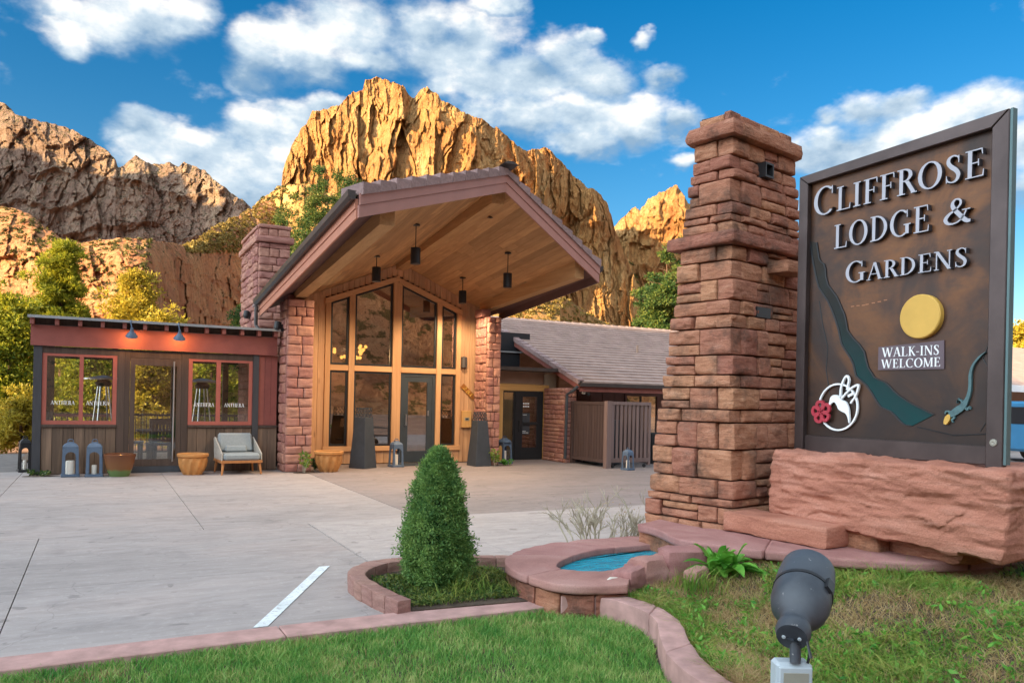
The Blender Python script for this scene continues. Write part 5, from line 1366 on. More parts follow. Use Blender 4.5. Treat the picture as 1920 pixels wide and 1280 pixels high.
b = MB(); b.box(1.07, 1.17, 19.55, 19.65, .04, .719); b.box(.85, 1.39, 19.35, 19.85, .014, .04); b.build('pedestal', MT['black_metal'], tb)
def patio_heater(loc, label):
    h_ = thing('patio_heater', label, 'patio heater', loc, 0.3, 'silver patio heaters in the sunroom')
    for a in (45, 135, 225, 315):
        ca, sa = math.cos(rad(a)), math.sin(rad(a))
        b = MB(); b.tube([(ca*.32, sa*.32, 0), (ca*.10, sa*.10, 1.78)], 0.018, 8); b.build('leg', MT['silver'], h_, wc=False)
    b = MB(); b.lathe([(.40, 1.84), (.40, 1.87), (.06, 1.93), (.0001, 1.935)], n=24); b.build('reflector', MT['silver'], h_, wc=False, smooth=True)
    b = MB(); b.lathe([(.14, 1.70), (.16, 1.78), (.10, 1.845)], n=16); b.build('burner', MT['black_metal'], h_, wc=False)
    b = MB(); b.lathe([(.30, .01), (.30, .05), (.2, .5), (.0001, .5)], n=4); b.build('base', MT['silver'], h_, wc=False)
    return h_
patio_heater((0.07, 18.8, 0.013), 'silver pyramid patio heater behind the left sunroom window')
patio_heater((2.05, 18.9, 0.013), 'silver pyramid patio heater behind the right sunroom window')
# gooseneck lamps, lit
for x, lab in ((0.515, 'lit grey gooseneck lamp on red fascia, the one further left'), (1.37, 'lit grey gooseneck lamp on red fascia, nearer the stone column')):
    gl = thing('gooseneck_lamp', lab, 'wall lamp', (x, SY - 0.1, 2.93), 0, 'gooseneck lamps on the sunroom')
    b = MB(); b.tube([(x, SY - 0.34, 2.99), (x - 0.005, SY - 0.42, 2.95), (x + .01, SY - 0.44, 2.86), (x + .015, SY - 0.42, 2.80)], 0.012, 8); b.build('arm', MT['slate_blue'], gl, smooth=True)
    ax = Vector((0.0, 0.42, -1)).normalized()
    b = MB(); b.lathe([(.022, -.06), (.03, 0), (.05, .03), (.105, .10), (.112, .125), (.10, .10), (.04, .04), (.0001, .03)], (x + .015, SY - 0.42, 2.79), 20, axis=ax); b.build('lamp_shade', MT['slate_blue'], gl, smooth=True)
    b = MB(); b.lathe([(.0001, .035), (.028, .05), (.03, .075), (.0001, .10)], (x + .015, SY - 0.42, 2.79), 10, axis=ax); b.build('bulb', MT['lamp_glow'], gl)
    li = bpy.data.lights.new('gooseneck_light', 'POINT'); li.energy = 4; li.color = (1.0, 0.42, 0.10); li.shadow_soft_size = 0.03
    lo = bpy.data.objects.new('gooseneck_light', li); COL.objects.link(lo); lo.parent = gl
    lo.location = Vector((x + .015, SY - 0.40, 2.655)) - root_loc(gl)

# ------------------------------------------------------------------ lanterns, pots, heaters, chair
def arch_panel(w0, w1, h, aw, a0, ah, th, y, n=10):
    """tapering panel with an arched opening, front at y; returns MB (frame around the opening)"""
    outer, inner = [], []
    hw0, hw1 = w0 / 2, w1 / 2; r = aw / 2; zs = ah - r
    inner = [(-r, a0)] + [(-r, a0 + (zs - a0) * k / 3) for k in (1, 2, 3)] + [(r * math.cos(math.pi - math.pi * k / n), zs + r * math.sin(math.pi * k / n)) for k in range(1, n)] + [(r, a0 + (zs - a0) * k / 3) for k in (3, 2, 1)] + [(r, a0)]
    for (x, z) in inner:
        if x <= -r + 1e-6 and z <= zs + 1e-6: outer.append((-(hw0 + (hw1 - hw0) * z / h), z))
        elif x >= r - 1e-6 and z <= zs + 1e-6: outer.append(((hw0 + (hw1 - hw0) * z / h), z))
        else:
            a = math.atan2(z - zs, x); zz = min(h, zs + (h - zs) * min(1, 1.6 * math.sin(a))); ww = hw0 + (hw1 - hw0) * zz / h
            outer.append((max(-ww, min(ww, x * 1.0 if abs(math.cos(a)) < .6 else math.copysign(ww, x))), zz))
    m_ = MB(); k = len(inner)
    vs_ = [(x, y, z) for x, z in outer] + [(x, y, z) for x, z in inner] + [(x, y + th, z) for x, z in outer] + [(x, y + th, z) for x, z in inner]
    fs = []
    for i in range(k - 1):
        fs += [(i, k+i, k+i+1, i+1), (2*k+i, 2*k+i+1, 3*k+i+1, 3*k+i), (k+i, 3*k+i, 3*k+i+1, k+i+1), (i, i+1, 2*k+i+1, 2*k+i)]
    m_.add(vs_, fs); return m_
def lantern(loc, rz, W, Hh, label, mat='slate_blue', cand=0.35, cw=0.3, style='wide', group='lanterns standing along the buildings'):
    l = thing('lantern', label, 'lantern', loc, rz, group)
    M_ = MT[mat]; hw = W / 2; Hb = Hh * (0.80 if style == 'wide' else 0.76); w1 = W * (0.92 if style == 'wide' else 0.86)
    fr = MB()
    for k in range(4):
        p_ = arch_panel(W - 0.002 * (k % 2), w1, Hb, W * 0.62, 0.05, Hb * 0.86, 0.016, -hw)
        ca, sa = math.cos(k * math.pi / 2), math.sin(k * math.pi / 2)
        ins = hw - 0.0
        def tf(v_):
            x, y, z = v_; y = y + (W - w1) / 2 * z / Hb
            return (x * ca - y * sa, x * sa + y * ca, z)
        fr.add([tf(v_) for v_ in p_.v], p_.f)
    fr.build('frame', M_, l, wc=False)
    b = MB(); b.box(-hw - .012, hw + .012, -hw - .012, hw + .012, 0, 0.045); b.build('base', M_, l, wc=False, bevel=.006)
    b = MB(); pr = [(w1 * .5 * 1.41, Hb), (w1 * .49 * 1.41, Hb + Hh * .03), (w1 * .38 * 1.41, Hb + Hh * .09), (w1 * .22 * 1.41, Hb + Hh * .125), (w1 * .2 * 1.41, Hb + Hh * .15), (.0001, Hb + Hh * .155)]
    b.lathe(pr, n=4 if style != 'round' else 16)
    b.v = [(x * math.cos(.785) - y * math.sin(.785), x * math.sin(.785) + y * math.cos(.785), z) for x, y, z in b.v]; b.build('roof', M_, l, wc=False)
    b = MB(); rr = W * 0.16; zc = Hb + Hh * .15
    b.tube([(-rr, 0, zc - .005), (-rr, 0, zc + rr * .6), (-rr * .5, 0, zc + rr * 1.05), (rr * .5, 0, zc + rr * 1.05), (rr, 0, zc + rr * .6), (rr, 0, zc - .005)], 0.009, 6); b.build('handle', M_, l, wc=False)
    b = MB(); b.lathe([(W * cw * .5, 0.046), (W * cw * .5, cand * Hh), (W * cw * .42, cand * Hh + .01), (.0001, cand * Hh - .004)], n=16); b.build('candle', MT['candle'], l, wc=False, smooth=True)
    return l
lantern((-0.46, 16.82, 0), 0.05, 0.28, 0.68, 'broad blue lantern with large candle, left of the pair', cand=.42, cw=.55)
lantern((-0.06, 16.74, 0), -0.04, 0.28, 0.68, 'broad blue lantern with small candle, beside the brown pot', cand=.30, cw=.32)
lantern((-1.27, 18.0, 0), 0.2, 0.22, 0.72, 'black lantern beyond the left corner of the sunroom', 'black_metal', .3, .3, 'slim')
lantern((6.12, 17.32, 0), 0.1, 0.27, 0.66, 'slim blue lantern with white candle left of the glass entrance door', cand=.42, cw=.34, style='slim')
lantern((9.10, 17.62, 0), 0.15, 0.30, 0.70, 'blue lantern with rounded top standing right of the right stone column', cand=.45, cw=.36, style='round')
lantern((11.14, 15.16, 0), 0.2, 0.22, 0.54, 'small slate blue lantern in front of the slatted enclosure', cand=.42, cw=.38, style='slim')
pot = thing('plant_pot', 'glazed brown pot with green foot left of the sunroom door', 'pot', (0.36, 16.66, 0))
b = MB(); b.lathe([(.0001, 0), (.17, 0.0), (.18, .02), (.235, .16), (.265, .28), (.27, .34), (.285, .38), (.29, .41), (.27, .425), (.245, .41), (.235, .34), (.0001, .34)], n=36); b.build('body', MT['pot_brown'], pot, wc=False, smooth=True)
b = MB(); b.lathe([(.0001, .352), (.233, .352)], n=24); b.build('soil', MT['soil'], pot, wc=False)
def swirl_pot(loc, lab, s=1.0):
    p_ = thing('plant_pot', lab, 'pot', loc, 0, 'swirled terracotta pots')
    b = MB(); b.lathe([(.0001, 0), (.17*s, 0), (.20*s, .06*s), (.245*s, .17*s), (.262*s, .27*s), (.262*s, .34*s)], n=108, flute=11, amp=.06, twist=5.0)
    b.build('body', MT['terracotta'], p_, wc=False, smooth=True)
    b = MB(); b.lathe([(.262*s, .335*s), (.292*s, .36*s), (.296*s, .405*s), (.28*s, .415*s), (.25*s, .405*s), (.24*s, .34*s), (.0001, .34*s)], n=36); b.build('rim', MT['terracotta'], p_, wc=False, smooth=True)
    b = MB(); b.lathe([(.0001, .352*s), (.238*s, .352*s)], n=24); b.build('soil', MT['soil'], p_, wc=False)
swirl_pot((1.66, 16.66, 0), 'swirled terracotta pot between sunroom door and lounge chair')
swirl_pot((4.34, 16.55, 0), 'swirled terracotta pot in front of the cedar boards by the left column', 1.06)
# lounge chair
lc = thing('lounge_chair', 'grey cushioned lounge chair with teak legs and rope sides', 'chair', (2.52, 16.72, 0), 0.06)
b = MB()
for q in ((-.40, .40, -.40, -.355), (-.40, .40, .33, .37)): b.box(q[0], q[1], q[2], q[3], .23, .285)
b.box(-.40, -.355, -.3545, .3295, .23, .285); b.box(.355, .40, -.3545, .3295, .23, .285)
b.build('frame', MT['teak'], lc, wc=False, bevel=.006)
for sx in (-1, 1):
    for sy in (-1, 1):
        b = MB(); x, y = sx * .35, sy * .33 - .01; b.tube([(x + sx*.03, y + sy*.03, 0), (x, y, .229)], [.018, .03], 8); b.build('leg', MT['teak'], lc, wc=False)
for sx in (-1, 1):      # rope side panels: upright at the back, sweeping down to the front
    o_ = MB(); pts_ = [(-.39, .285), (.36, .285), (.44, .70), (.36, .72), (-.05, .56), (-.39, .42)]
    o_.prism([(sx*.395, y, z) for y, z in pts_], (-sx*.03, 0, 0)); o_.build('side_panel', MT['rope'], lc, wc=False, bevel=.008)
b = MB(); b.hexa([(-.36,.33,.286),(.36,.33,.286),(.36,.37,.286),(-.36,.37,.286),(-.36,.43,.70),(.36,.43,.70),(.36,.465,.70),(-.36,.465,.70)]); b.build('back_panel', MT['rope'], lc, wc=False)
b = MB(); b.box(-.355, .355, -.42, .25, .288, .42); b.build('seat_cushion', MT['cushion'], lc, wc=False, bevel=.035)
b = MB(); b.hexa([(-.345,.16,.425),(.345,.16,.425),(.345,.315,.425),(-.345,.315,.425),(-.33,.27,.80),(.33,.27,.80),(.33,.41,.80),(-.33,.41,.80)]); b.build('back_cushion', MT['cushion'], lc, wc=False, bevel=.035)
b = MB(); b.hexa([(-.24,.03,.425),(.20,.03,.425),(.20,.14,.425),(-.24,.14,.425),(-.23,.06,.56),(.19,.06,.56),(.19,.16,.56),(-.23,.16,.56)]); b.build('lumbar_pillow', MT['cushion'], lc, wc=False, bevel=.03)

# tapered heaters with lattice tops
def tower(loc, rz, Hh, W0, W1, label):
    t_ = thing('tower_heater', label, 'heater', loc, rz, 'tapered towers by the entrance')
    hb = Hh * 0.84
    wz = lambda z: (W0 + (W1 - W0) * z / Hh) / 2
    b = MB(); a, c_ = wz(0), wz(hb)
    b.hexa([(-a,-a,0),(a,-a,0),(a,a,0),(-a,a,0),(-c_,-c_,hb),(c_,-c_,hb),(c_,c_,hb),(-c_,c_,hb)]); b.build('body', MT['charcoal'], t_, wc=False, bevel=.004)
    b = MB(); e_ = wz(Hh)
    n_ = 4; zz = np.linspace(hb + .002, Hh - .012, n_ + 1)
    for sx, sy in ((1, 0), (-1, 0), (0, 1), (0, -1)):
        for i in range(n_ // 2):
            z0, z1 = zz[2*i], zz[2*i+2]
            for k in range(3):
                f0, f1 = -1 + 2*k/3, -1 + 2*(k+1)/3
                for (g0, g1) in ((f0, (f0+f1)/2), (f1, (f0+f1)/2)):
                    def pt(f, z):
                        w = wz(z) - .006
                        return (sx * w if sx else f * w, sy * w if sy else f * w, z)
                    b.bar(pt(g0, z0), pt(g1, z1), .010, .010)
    for z in (Hh - .008,):
        w = wz(z) - .006
        for p_, q_ in (((-w,-w,z),(w,-w,z)),((w,-w,z),(w,w,z)),((w,w,z),(-w,w,z)),((-w,w,z),(-w,-w,z))): b.bar(p_, q_, .014, .014)
    b.build('lattice', MT['charcoal'], t_, wc=False)
    return t_
tower((5.30, 17.22, 0), 0.60, 1.36, 0.44, 0.26, 'dark tapered tower with lattice top in front of the lower left windows')
tower((8.16, 17.12, 0), 0.10, 1.30, 0.44, 0.24, 'dark tapered tower with lattice top against the right stone column')
b = MB(); b.box(6.35, 7.55, 17.45, 18.05, 0.002, 0.016); tag(b.build('door_mat', MT['charcoal']), 'dark grey mat in front of the glass entrance door', 'mat')
# ------------------------------------------------------------------ the wing on the right
wing = thing('wing', 'low wing with tiled roof, stone corner and yellow framed entry', 'building', (12, 17.5, 0))
def wbox(name, mat, *q, bevel=0.0, parent=wing):
    b = MB(); b.box(*q); return b.build(name, MT[mat], parent, bevel=bevel)
WY = 18.6
# stepped roof rows: eave at y 16.95, ridge at y 23
RX0, RX1, YE, YR = 10.9, 24.0, 16.95, 23.0
zr_ = lambda y: 2.07 + 0.362 * (y - YE)
b = MB(); n = 24
for i in range(n):
    y0 = YE + (YR - YE) * i / n; y1 = YE + (YR - YE) * (i + 1) / n + 0.03
    x0 = RX0 if y0 < 21.3 else 8.64
    b.hexa([(x0,y0,zr_(y0)),(RX1,y0,zr_(y0)),(RX1,y1,zr_(y1)-.004),(x0,y1,zr_(y1)-.004),(x0,y0,zr_(y0)+.062),(RX1,y0,zr_(y0)+.062),(RX1,y1,zr_(y1)+.012),(x0,y1,zr_(y1)+.012)])
tag(b.build('roof_rows', MT['roof_rows'], wing), kind='stuff')
cap0 = None
for k in range(46):
    x = 8.8 + k * 0.33
    if cap0 is None:
        b = MB(); b.hexa([(0,-.13,-.05),(.335,-.13,-.065),(.335,.13,-.065),(0,.13,-.05),(0,-.05,.035),(.335,-.05,.015),(.335,.05,.015),(0,.05,.035)]); cap0 = b.build('ridge_tile', MT['roof_rows'], wing, wc=False); o = cap0
    else: o = cap0.copy(); COL.objects.link(o)
    o.location = Vector((x, YR + 0.02, zr_(YR) + 0.05)) - Vector(wing.location)
b = MB(); b.hexa([(8.64,YR,zr_(YR)-.03),(RX1,YR,zr_(YR)-.03),(RX1,28,2.1),(8.64,28,2.1),(8.64,YR,zr_(YR)+.03),(RX1,YR,zr_(YR)+.03),(RX1,28,2.16),(8.64,28,2.16)]); b.build('roof', MT['roof_rows'], wing)
# rake board with tile ends
b = MB(); b.hexa([(RX0-.03,YE,zr_(YE)-.17),(RX0+.0,YE,zr_(YE)-.17),(RX0+.0,21.4,zr_(21.4)-.17),(RX0-.03,21.4,zr_(21.4)-.17),(RX0-.03,YE,zr_(YE)-.005),(RX0,YE,zr_(YE)-.005),(RX0,21.4,zr_(21.4)-.005),(RX0-.03,21.4,zr_(21.4)-.005)]); b.build('rake_board', MT['rafter'], wing)
for k in range(15):
    y0 = YE + k * 0.297; y1 = y0 + 0.285
    b = MB(); b.hexa([(RX0-.06,y0,zr_(y0)-.03),(RX0+.12,y0,zr_(y0)+.063),(RX0+.12,y1,zr_(y1)+.063),(RX0-.06,y1,zr_(y1)-.03),(RX0-.06,y0,zr_(y0)+.10),(RX0+.12,y0,zr_(y0)+.105),(RX0+.12,y1,zr_(y1)+.085),(RX0-.06,y1,zr_(y1)+.08)]); b.build('rake_tile', MT['roof_tile'], wing)
wbox('gutter', 'gutter', 10.86, 24, YE - .11, YE + .0, 1.99, 2.085)
wbox('fascia_board', 'rafter', 10.9, 24, YE + .002, YE + .03, 1.86, 2.05)
b = MB(); b.tube([(11.5, 17.6, 3.05), (11.5, 17.6, 3.05)], .04) if False else None
b = MB(); b.tube([(14.9, 19.9, zr_(19.9)), (14.9, 19.9, zr_(19.9) + .26)], .035, 10); b.build('vent_pipe', MT['stucco'], wing)
wbox('soffit', 'mauve', 10.93, 24, YE + .03, 18.2, 1.93, 1.96)
# entry under the flat roof
wbox('flat_roof', 'gutter', 8.64, 10.95, 17.95, 18.9, 2.38, 2.47)
wbox('wall', 'black_frame', 8.64, 10.88, 20.2, 20.3, 2.475, 2.98); wbox('floor', 'deck', 8.64, 11.3, 20.0, 24.0, -.02, .010); wbox('ledge', 'metal_roof', 8.64, 11.0, 20.12, 20.19, 2.98, 3.02)
wbox('clerestory_frame', 'lettering', 8.9, 9.5, 20.6, 20.66, 3.03, 3.62); wbox('wall', 'black_frame', 9.51, 11.4, 20.55, 20.65, 3.03, 3.6)
wbox('wall', 'stucco', 8.64, 10.76, WY, WY + .15, 2.05, 2.379); wbox('wall', 'stucco', 10.87, 11.0, 17.5, WY + .15, 0, 1.95)
wbox('wall', 'siding', 8.63, 9.36, WY + .02, WY + .15, 0, 2.05)
wbox('door_casing', 'pine_trim', 9.36, 9.52, WY - .05, WY + .12, 0, 1.86, bevel=.005); wbox('door_casing', 'pine_trim', 10.765, 10.93, WY - .05, WY + .12, 0, 1.86, bevel=.005); wbox('door_casing', 'pine_trim_x', 9.36, 10.93, WY - .05, WY + .12, 1.861, 2.03, bevel=.005)
wbox('wall', 'stucco', 10.76, 10.869, WY + .121, WY + .15, 0, 2.37)
b = MB(); b.box(9.53, 9.56, WY, WY + .06, 0, 1.85); b.box(9.86, 9.90, WY, WY + .06, 0, 1.85); b.box(9.561, 9.859, WY, WY + .06, 1.81, 1.85); f_ = b.build('sidelight', MT['black_frame'], wing)
b = MB(); b.box(9.561, 9.859, WY + .02, WY + .028, 0, 1.81); b.build('pane', MT['glass_clear'], f_)
b = MB()
b.box(9.902, 10.13, WY - .02, WY + .04, 0.01, 1.85); b.box(10.58, 10.764, WY - .02, WY + .04, 0.01, 1.85); b.box(10.131, 10.579, WY - .02, WY + .04, 1.70, 1.85); b.box(10.131, 10.579, WY - .02, WY + .04, .01, .33)
dw = b.build('door', MT['black_frame'], wing)
b = MB(); b.box(10.131, 10.579, WY + .0, WY + .008, .331, 1.699); b.build('pane', MT['glass_wing'], dw)
b = MB(); b.box(10.14, 10.57, WY - .05, WY - .021, .94, 1.02); b.build('push_bar', MT['black_metal'], dw)
b = MB(); b.tube([(10.02, WY - .02, .78), (10.02, WY - .07, .8), (10.02, WY - .07, 1.05), (10.02, WY - .02, 1.07)], .014); b.build('handle', MT['black_metal'], dw)
ds = thing('door_notice', 'dark notice with pale lines stuck on the wing door glass', 'notice', (10.25, WY - .004, 1.1))
b = MB(); b.box(10.14, 10.36, WY - .006, WY - .001, .68, 1.26); b.build('sheet', MT['charcoal'], ds)
b = MB()
for z, w in ((1.50, .2), (1.42, .2), (1.205, .12), (.76, .1), (.72, .19)):
    for k in range(4): b.box(10.145 + k*w/4, 10.145 + k*w/4 + w/4*.7, WY - .009, WY - .0065, z, z + (.035 if z > 1.3 else .014))
b.build('print', MT['lettering'], ds)
# lit wooden room behind the door
wbox('wall', 'pine_trim', 10.0, 11.3, 20.0, 20.05, 0, 2.37); wbox('floor', 'interior_dark', 8.64, 11.3, WY + .15, 20.0, -.02, .011)
wbox('wall', 'interior', 11.3, 11.38, 18.8, 20.05, 0, 2.37); 
# stone corner column, downspout, walls behind the enclosure
b = MB(); b.box(10.80, 11.02, 17.42, 18.45, 0, 1.9); b.build('core', MT['mortar'], wing)
masonry_wall(wing, (10.74, 17.35, 0), (1,0,0), (0,1,0), 0.32, 0, 1.95, 0.115, MT['stone_column'], .10, .12, .22, r=.01, amp=.008, out=.012)
masonry_wall(wing, (10.74, 18.5, 0), (0,-1,0), (1,0,0), 1.05, 0, 1.95, 0.115, MT['stone_column'], .10, .14, .34, r=.01, amp=.008, out=.012)
b = MB(); b.tube([(10.80, YE - .05, 1.99), (10.72, 17.05, 1.85), (10.70, 17.25, 1.78), (10.70, 17.28, .12)], .04, 8); b.build('downspout', MT['charcoal'], wing)
wbox('wall', 'siding', 11.0, 13.2, 18.2, 18.3, .3, 1.95); wbox('wall', 'siding', 14.42, 24, 18.2, 18.3, .3, 1.95)
wbox('wall', 'siding', 13.2, 14.42, 18.2, 18.3, .3, .66); wbox('wall', 'siding', 13.2, 14.42, 18.2, 18.3, 1.86, 1.95)
for k in range(12): wbox('batten', 'siding', 11.2 + k*.42, 11.23 + k*.42, 18.185, 18.199, .3, .65 if 13 < 11.2 + k*.42 < 14.45 else 1.94)
masonry_wall(wing, (11.02, 18.17, 0), (1,0,0), (0,1,0), 8, 0, .3, .1, MT['stone_column'], .10, .16, .4, r=.01)
b = MB()
b.box(13.2, 13.27, 18.16, 18.25, .66, 1.86); b.box(14.35, 14.42, 18.16, 18.25, .66, 1.86); b.box(13.271, 14.349, 18.16, 18.25, .66, .73); b.box(13.271, 14.349, 18.16, 18.25, 1.79, 1.86)
f_ = b.build('window', MT['siding'], wing)
b = MB(); b.box(13.271, 14.349, 18.2, 18.208, .731, 1.789); b.build('pane', MT['glass_wing'], f_)
b = MB(); b.box(13.75, 13.80, 18.18, 18.23, .731, 1.789); b.build('muntin', MT['black_frame'], f_)
wbox('room_wall', 'pine_trim', 13.0, 14.6, 18.9, 18.95, 0, 1.9)
cm = thing('security_camera', 'small white and black camera under the wing eave', 'camera', (11.15, 17.1, 1.85))
b = MB(); b.box(11.10, 11.20, 17.05, 17.17, 1.80, 1.90); b.build('bracket', MT['lettering'], cm); b = MB(); b.lathe([(.04, 0), (.045, .10), (.0001, .11)], (11.15, 17.0, 1.82), 12, axis=Vector((0, -1, -.3))); b.build('body', MT['black_metal'], cm)
# slatted enclosure
fen = thing('slatted_enclosure', 'brown slatted timber enclosure with gate beside the wing', 'fence', (11.5, 15.65, 0))
def fb(name, mat, *q):
    b = MB(); b.box(*q); return b.build(name, MT[mat], fen)
fb('post', 'fence_light', 10.83, 10.97, 15.60, 15.74, 0, 1.63); fb('post', 'fence_light', 12.10, 12.16, 15.62, 15.70, .06, 1.62)
fb('rail', 'fence_light', 10.972, 12.098, 15.62, 15.70, 1.54, 1.62); fb('rail', 'fence_light', 10.972, 12.098, 15.62, 15.70, .14, .24)
for k in range(9): fb('slat', 'fence_light', 11.0 + k*.123, 11.068 + k*.123, 15.64, 15.665, .241, 1.539)
fb('post', 'fence_dark', 10.86, 10.94, 17.2, 17.3, 0, 1.62)
fb('rail', 'fence_dark', 10.87, 10.93, 15.742, 17.198, 1.53, 1.61); fb('rail', 'fence_dark', 10.87, 10.93, 15.742, 17.198, .12, .2)
for k in range(12): fb('slat', 'fence_dark', 10.885, 10.91, 15.76 + k*.12, 15.865 + k*.12, .201, 1.529)
fb('back_rail', 'fence_dark', 12.10, 12.16, 15.702, 18.15, 1.54, 1.62)
for k in range(16): fb('slat', 'fence_dark', 12.11, 12.135, 15.75 + k*.148, 15.86 + k*.148, .1, 1.539)
fb('bin', 'charcoal', 11.2, 11.8, 16.4, 17.2, .02, 1.15)
for x in (11.05, 12.0):
    for y in (15.66,):
        b = MB(); b.lathe([(.04, -.02), (.045, -.01), (.045, .01), (.04, .02)], (x, y, .05), 12, axis=Vector((0, 1, 0))); b.build('caster', MT['black_metal'], fen)
pan = thing('tall_planter', 'dark round pot at the end of the slatted enclosure', 'pot', (13.0, 16.6, 0)) ; b = MB(); b.lathe([(.12, 0), (.2, .35), (.24, .8), (.2, .82), (.0001, .75)], (13.0, 16.6, 0), 16); b.build('body', MT['black_metal'], pan)
b = MB(); b.lathe([(.0001, .755), (.2, .755)], (13.0, 16.6, 0), 12); b.build('soil', MT['soil'], pan)

# far right: another roof, a parked blue van, an awning lamp
fb2 = thing('far_building', 'distant building with mauve tiled roof beyond the sign', 'building', (33, 19, 0))
b = MB(); b.box(29, 52, 20, 30, 0, 2.75); b.build('wall', MT['stucco'], fb2)
b = MB(); b.hexa([(28,18.2,2.45),(54,18.2,2.45),(54,25,4.9),(28,25,4.9),(28,18.2,2.6),(54,18.2,2.6),(54,25,5.05),(28,25,5.05)]); b.build('roof', MT['roof_rows'], fb2)
b = MB(); b.box(28, 54, 18.1, 18.19, 2.35, 2.62); b.build('fascia_board', MT['lettering'], fb2)
for k in range(6):
    b = MB(); b.box(30 + k*3.2, 31.6 + k*3.2, 19.95, 19.998, .9, 2.1); f_ = b.build('window', MT['black_frame'], fb2)
    b = MB(); b.box(30.1 + k*3.2, 31.5 + k*3.2, 19.94, 19.949, 1.0, 2.0); b.build('pane', MT['glass_wing'], f_)
van = thing('parked_van', 'blue parked van just behind the right edge of the sign', 'van', (26.0, 13.9, 0), -0.35)
paint = simple('blue_paint', (0.05, 0.20, 0.36), 0.3, 0.05, 4, bstr=0)
def side(pts_, x0, x1, name, mat, bev=0.05):
    b = MB(); b.prism([(x0, y, z) for y, z in pts_], (x1 - x0, 0, 0)); return b.build(name, mat, van, wc=False, bevel=bev)
side([(-2.3,.35),(2.2,.35),(2.25,1.0),(2.1,1.75),(1.6,1.9),(-.7,1.9),(-1.5,1.15),(-2.2,1.0),(-2.35,.7)], -.9, .9, 'body', paint, .08)
for x in (-.905, .905):
    b = MB(); b.prism([(x, -.6, 1.2), (x, 1.9, 1.2), (x, 1.8, 1.72), (x, -.45, 1.72)][::1], (.012 if x > 0 else -.012, 0, 0)); b.build('window', MT['black_frame'], van, wc=False)
b = MB(); b.prism([(-.75, -1.44, 1.22), (.75, -1.44, 1.22), (.7, -.80, 1.80), (-.7, -.80, 1.80)], (0, -.02, .02)); b.build('windscreen', MT['black_frame'], van, wc=False)
for x in (-.86, .86):
    for y in (-1.5, 1.4):
        b = MB(); b.lathe([(.0001, -.1), (.2, -.1), (.33, -.09), (.33, .09), (.2, .1), (.0001, .1)], (x, y, .33), 18, axis=Vector((1, 0, 0))); w_o = b.build('wheel', MT['black_metal'], van, wc=False)
        b = MB(); b.lathe([(.0001, .105), (.19, .105)], (x, y, .33), 14, axis=Vector((1 if x > 0 else -1, 0, 0))); b.build('rim', MT['silver'], w_o, wc=False)
for x in (-.7, .7):
    b = MB(); b.box(x - .15, x + .15, -2.40, -2.34, .72, .9); b.build('headlight', MT['lettering'], van, wc=False)
# ------------------------------------------------------------------ the stone pillar
A12 = rad(12)
DA, DB = Vector((-math.sin(A12), math.cos(A12), 0)), Vector((math.cos(A12), math.sin(A12), 0))     # along the left face, along the right face
C0 = Vector((5.205, 5.452, 0.0)); ZB, ZT = 0.40, 4.24
def taper(z): return 0.315 * (z - ZB) / (ZT - ZB)
def corner(z): return C0 + (DA + DB) * taper(z) + Vector((0, 0, z))
WA = lambda z: 1.06 - 2 * taper(z)
WB = lambda z: 1.78 - 2 * taper(z)
pil = thing('stone_pillar', 'tall tapering pillar of rough red sandstone blocks beside the sign', 'pillar', (5.9, 5.9, 0))
b = MB()
cs = []
for z in (0.0, 4.45):
    c_ = corner(z) + (DA + DB) * 0.07
    cs += [c_, c_ + DB * (WB(z) - .14), c_ + DB * (WB(z) - .14) + DA * (WA(z) - .14), c_ + DA * (WA(z) - .14)]
b.hexa(cs); b.build('core', MT['mortar'], pil)
def z_at(py):       # height on the pillar's front corner seen at that row of the photograph
    lo, hi = -0.5, 6
    for _ in range(40):
        mm_ = (lo + hi) / 2; c_ = corner(mm_); v_ = c_ - Vector((0, 0, EYE)); d_ = v_.dot(VV)
        x0_, y0_ = FPX * v_.dot(RV) / d_, -FPX * v_.z / d_
        if 750 + x0_ * math.sin(ROLL) + y0_ * math.cos(ROLL) > py: lo = mm_
        else: hi = mm_
    return lo
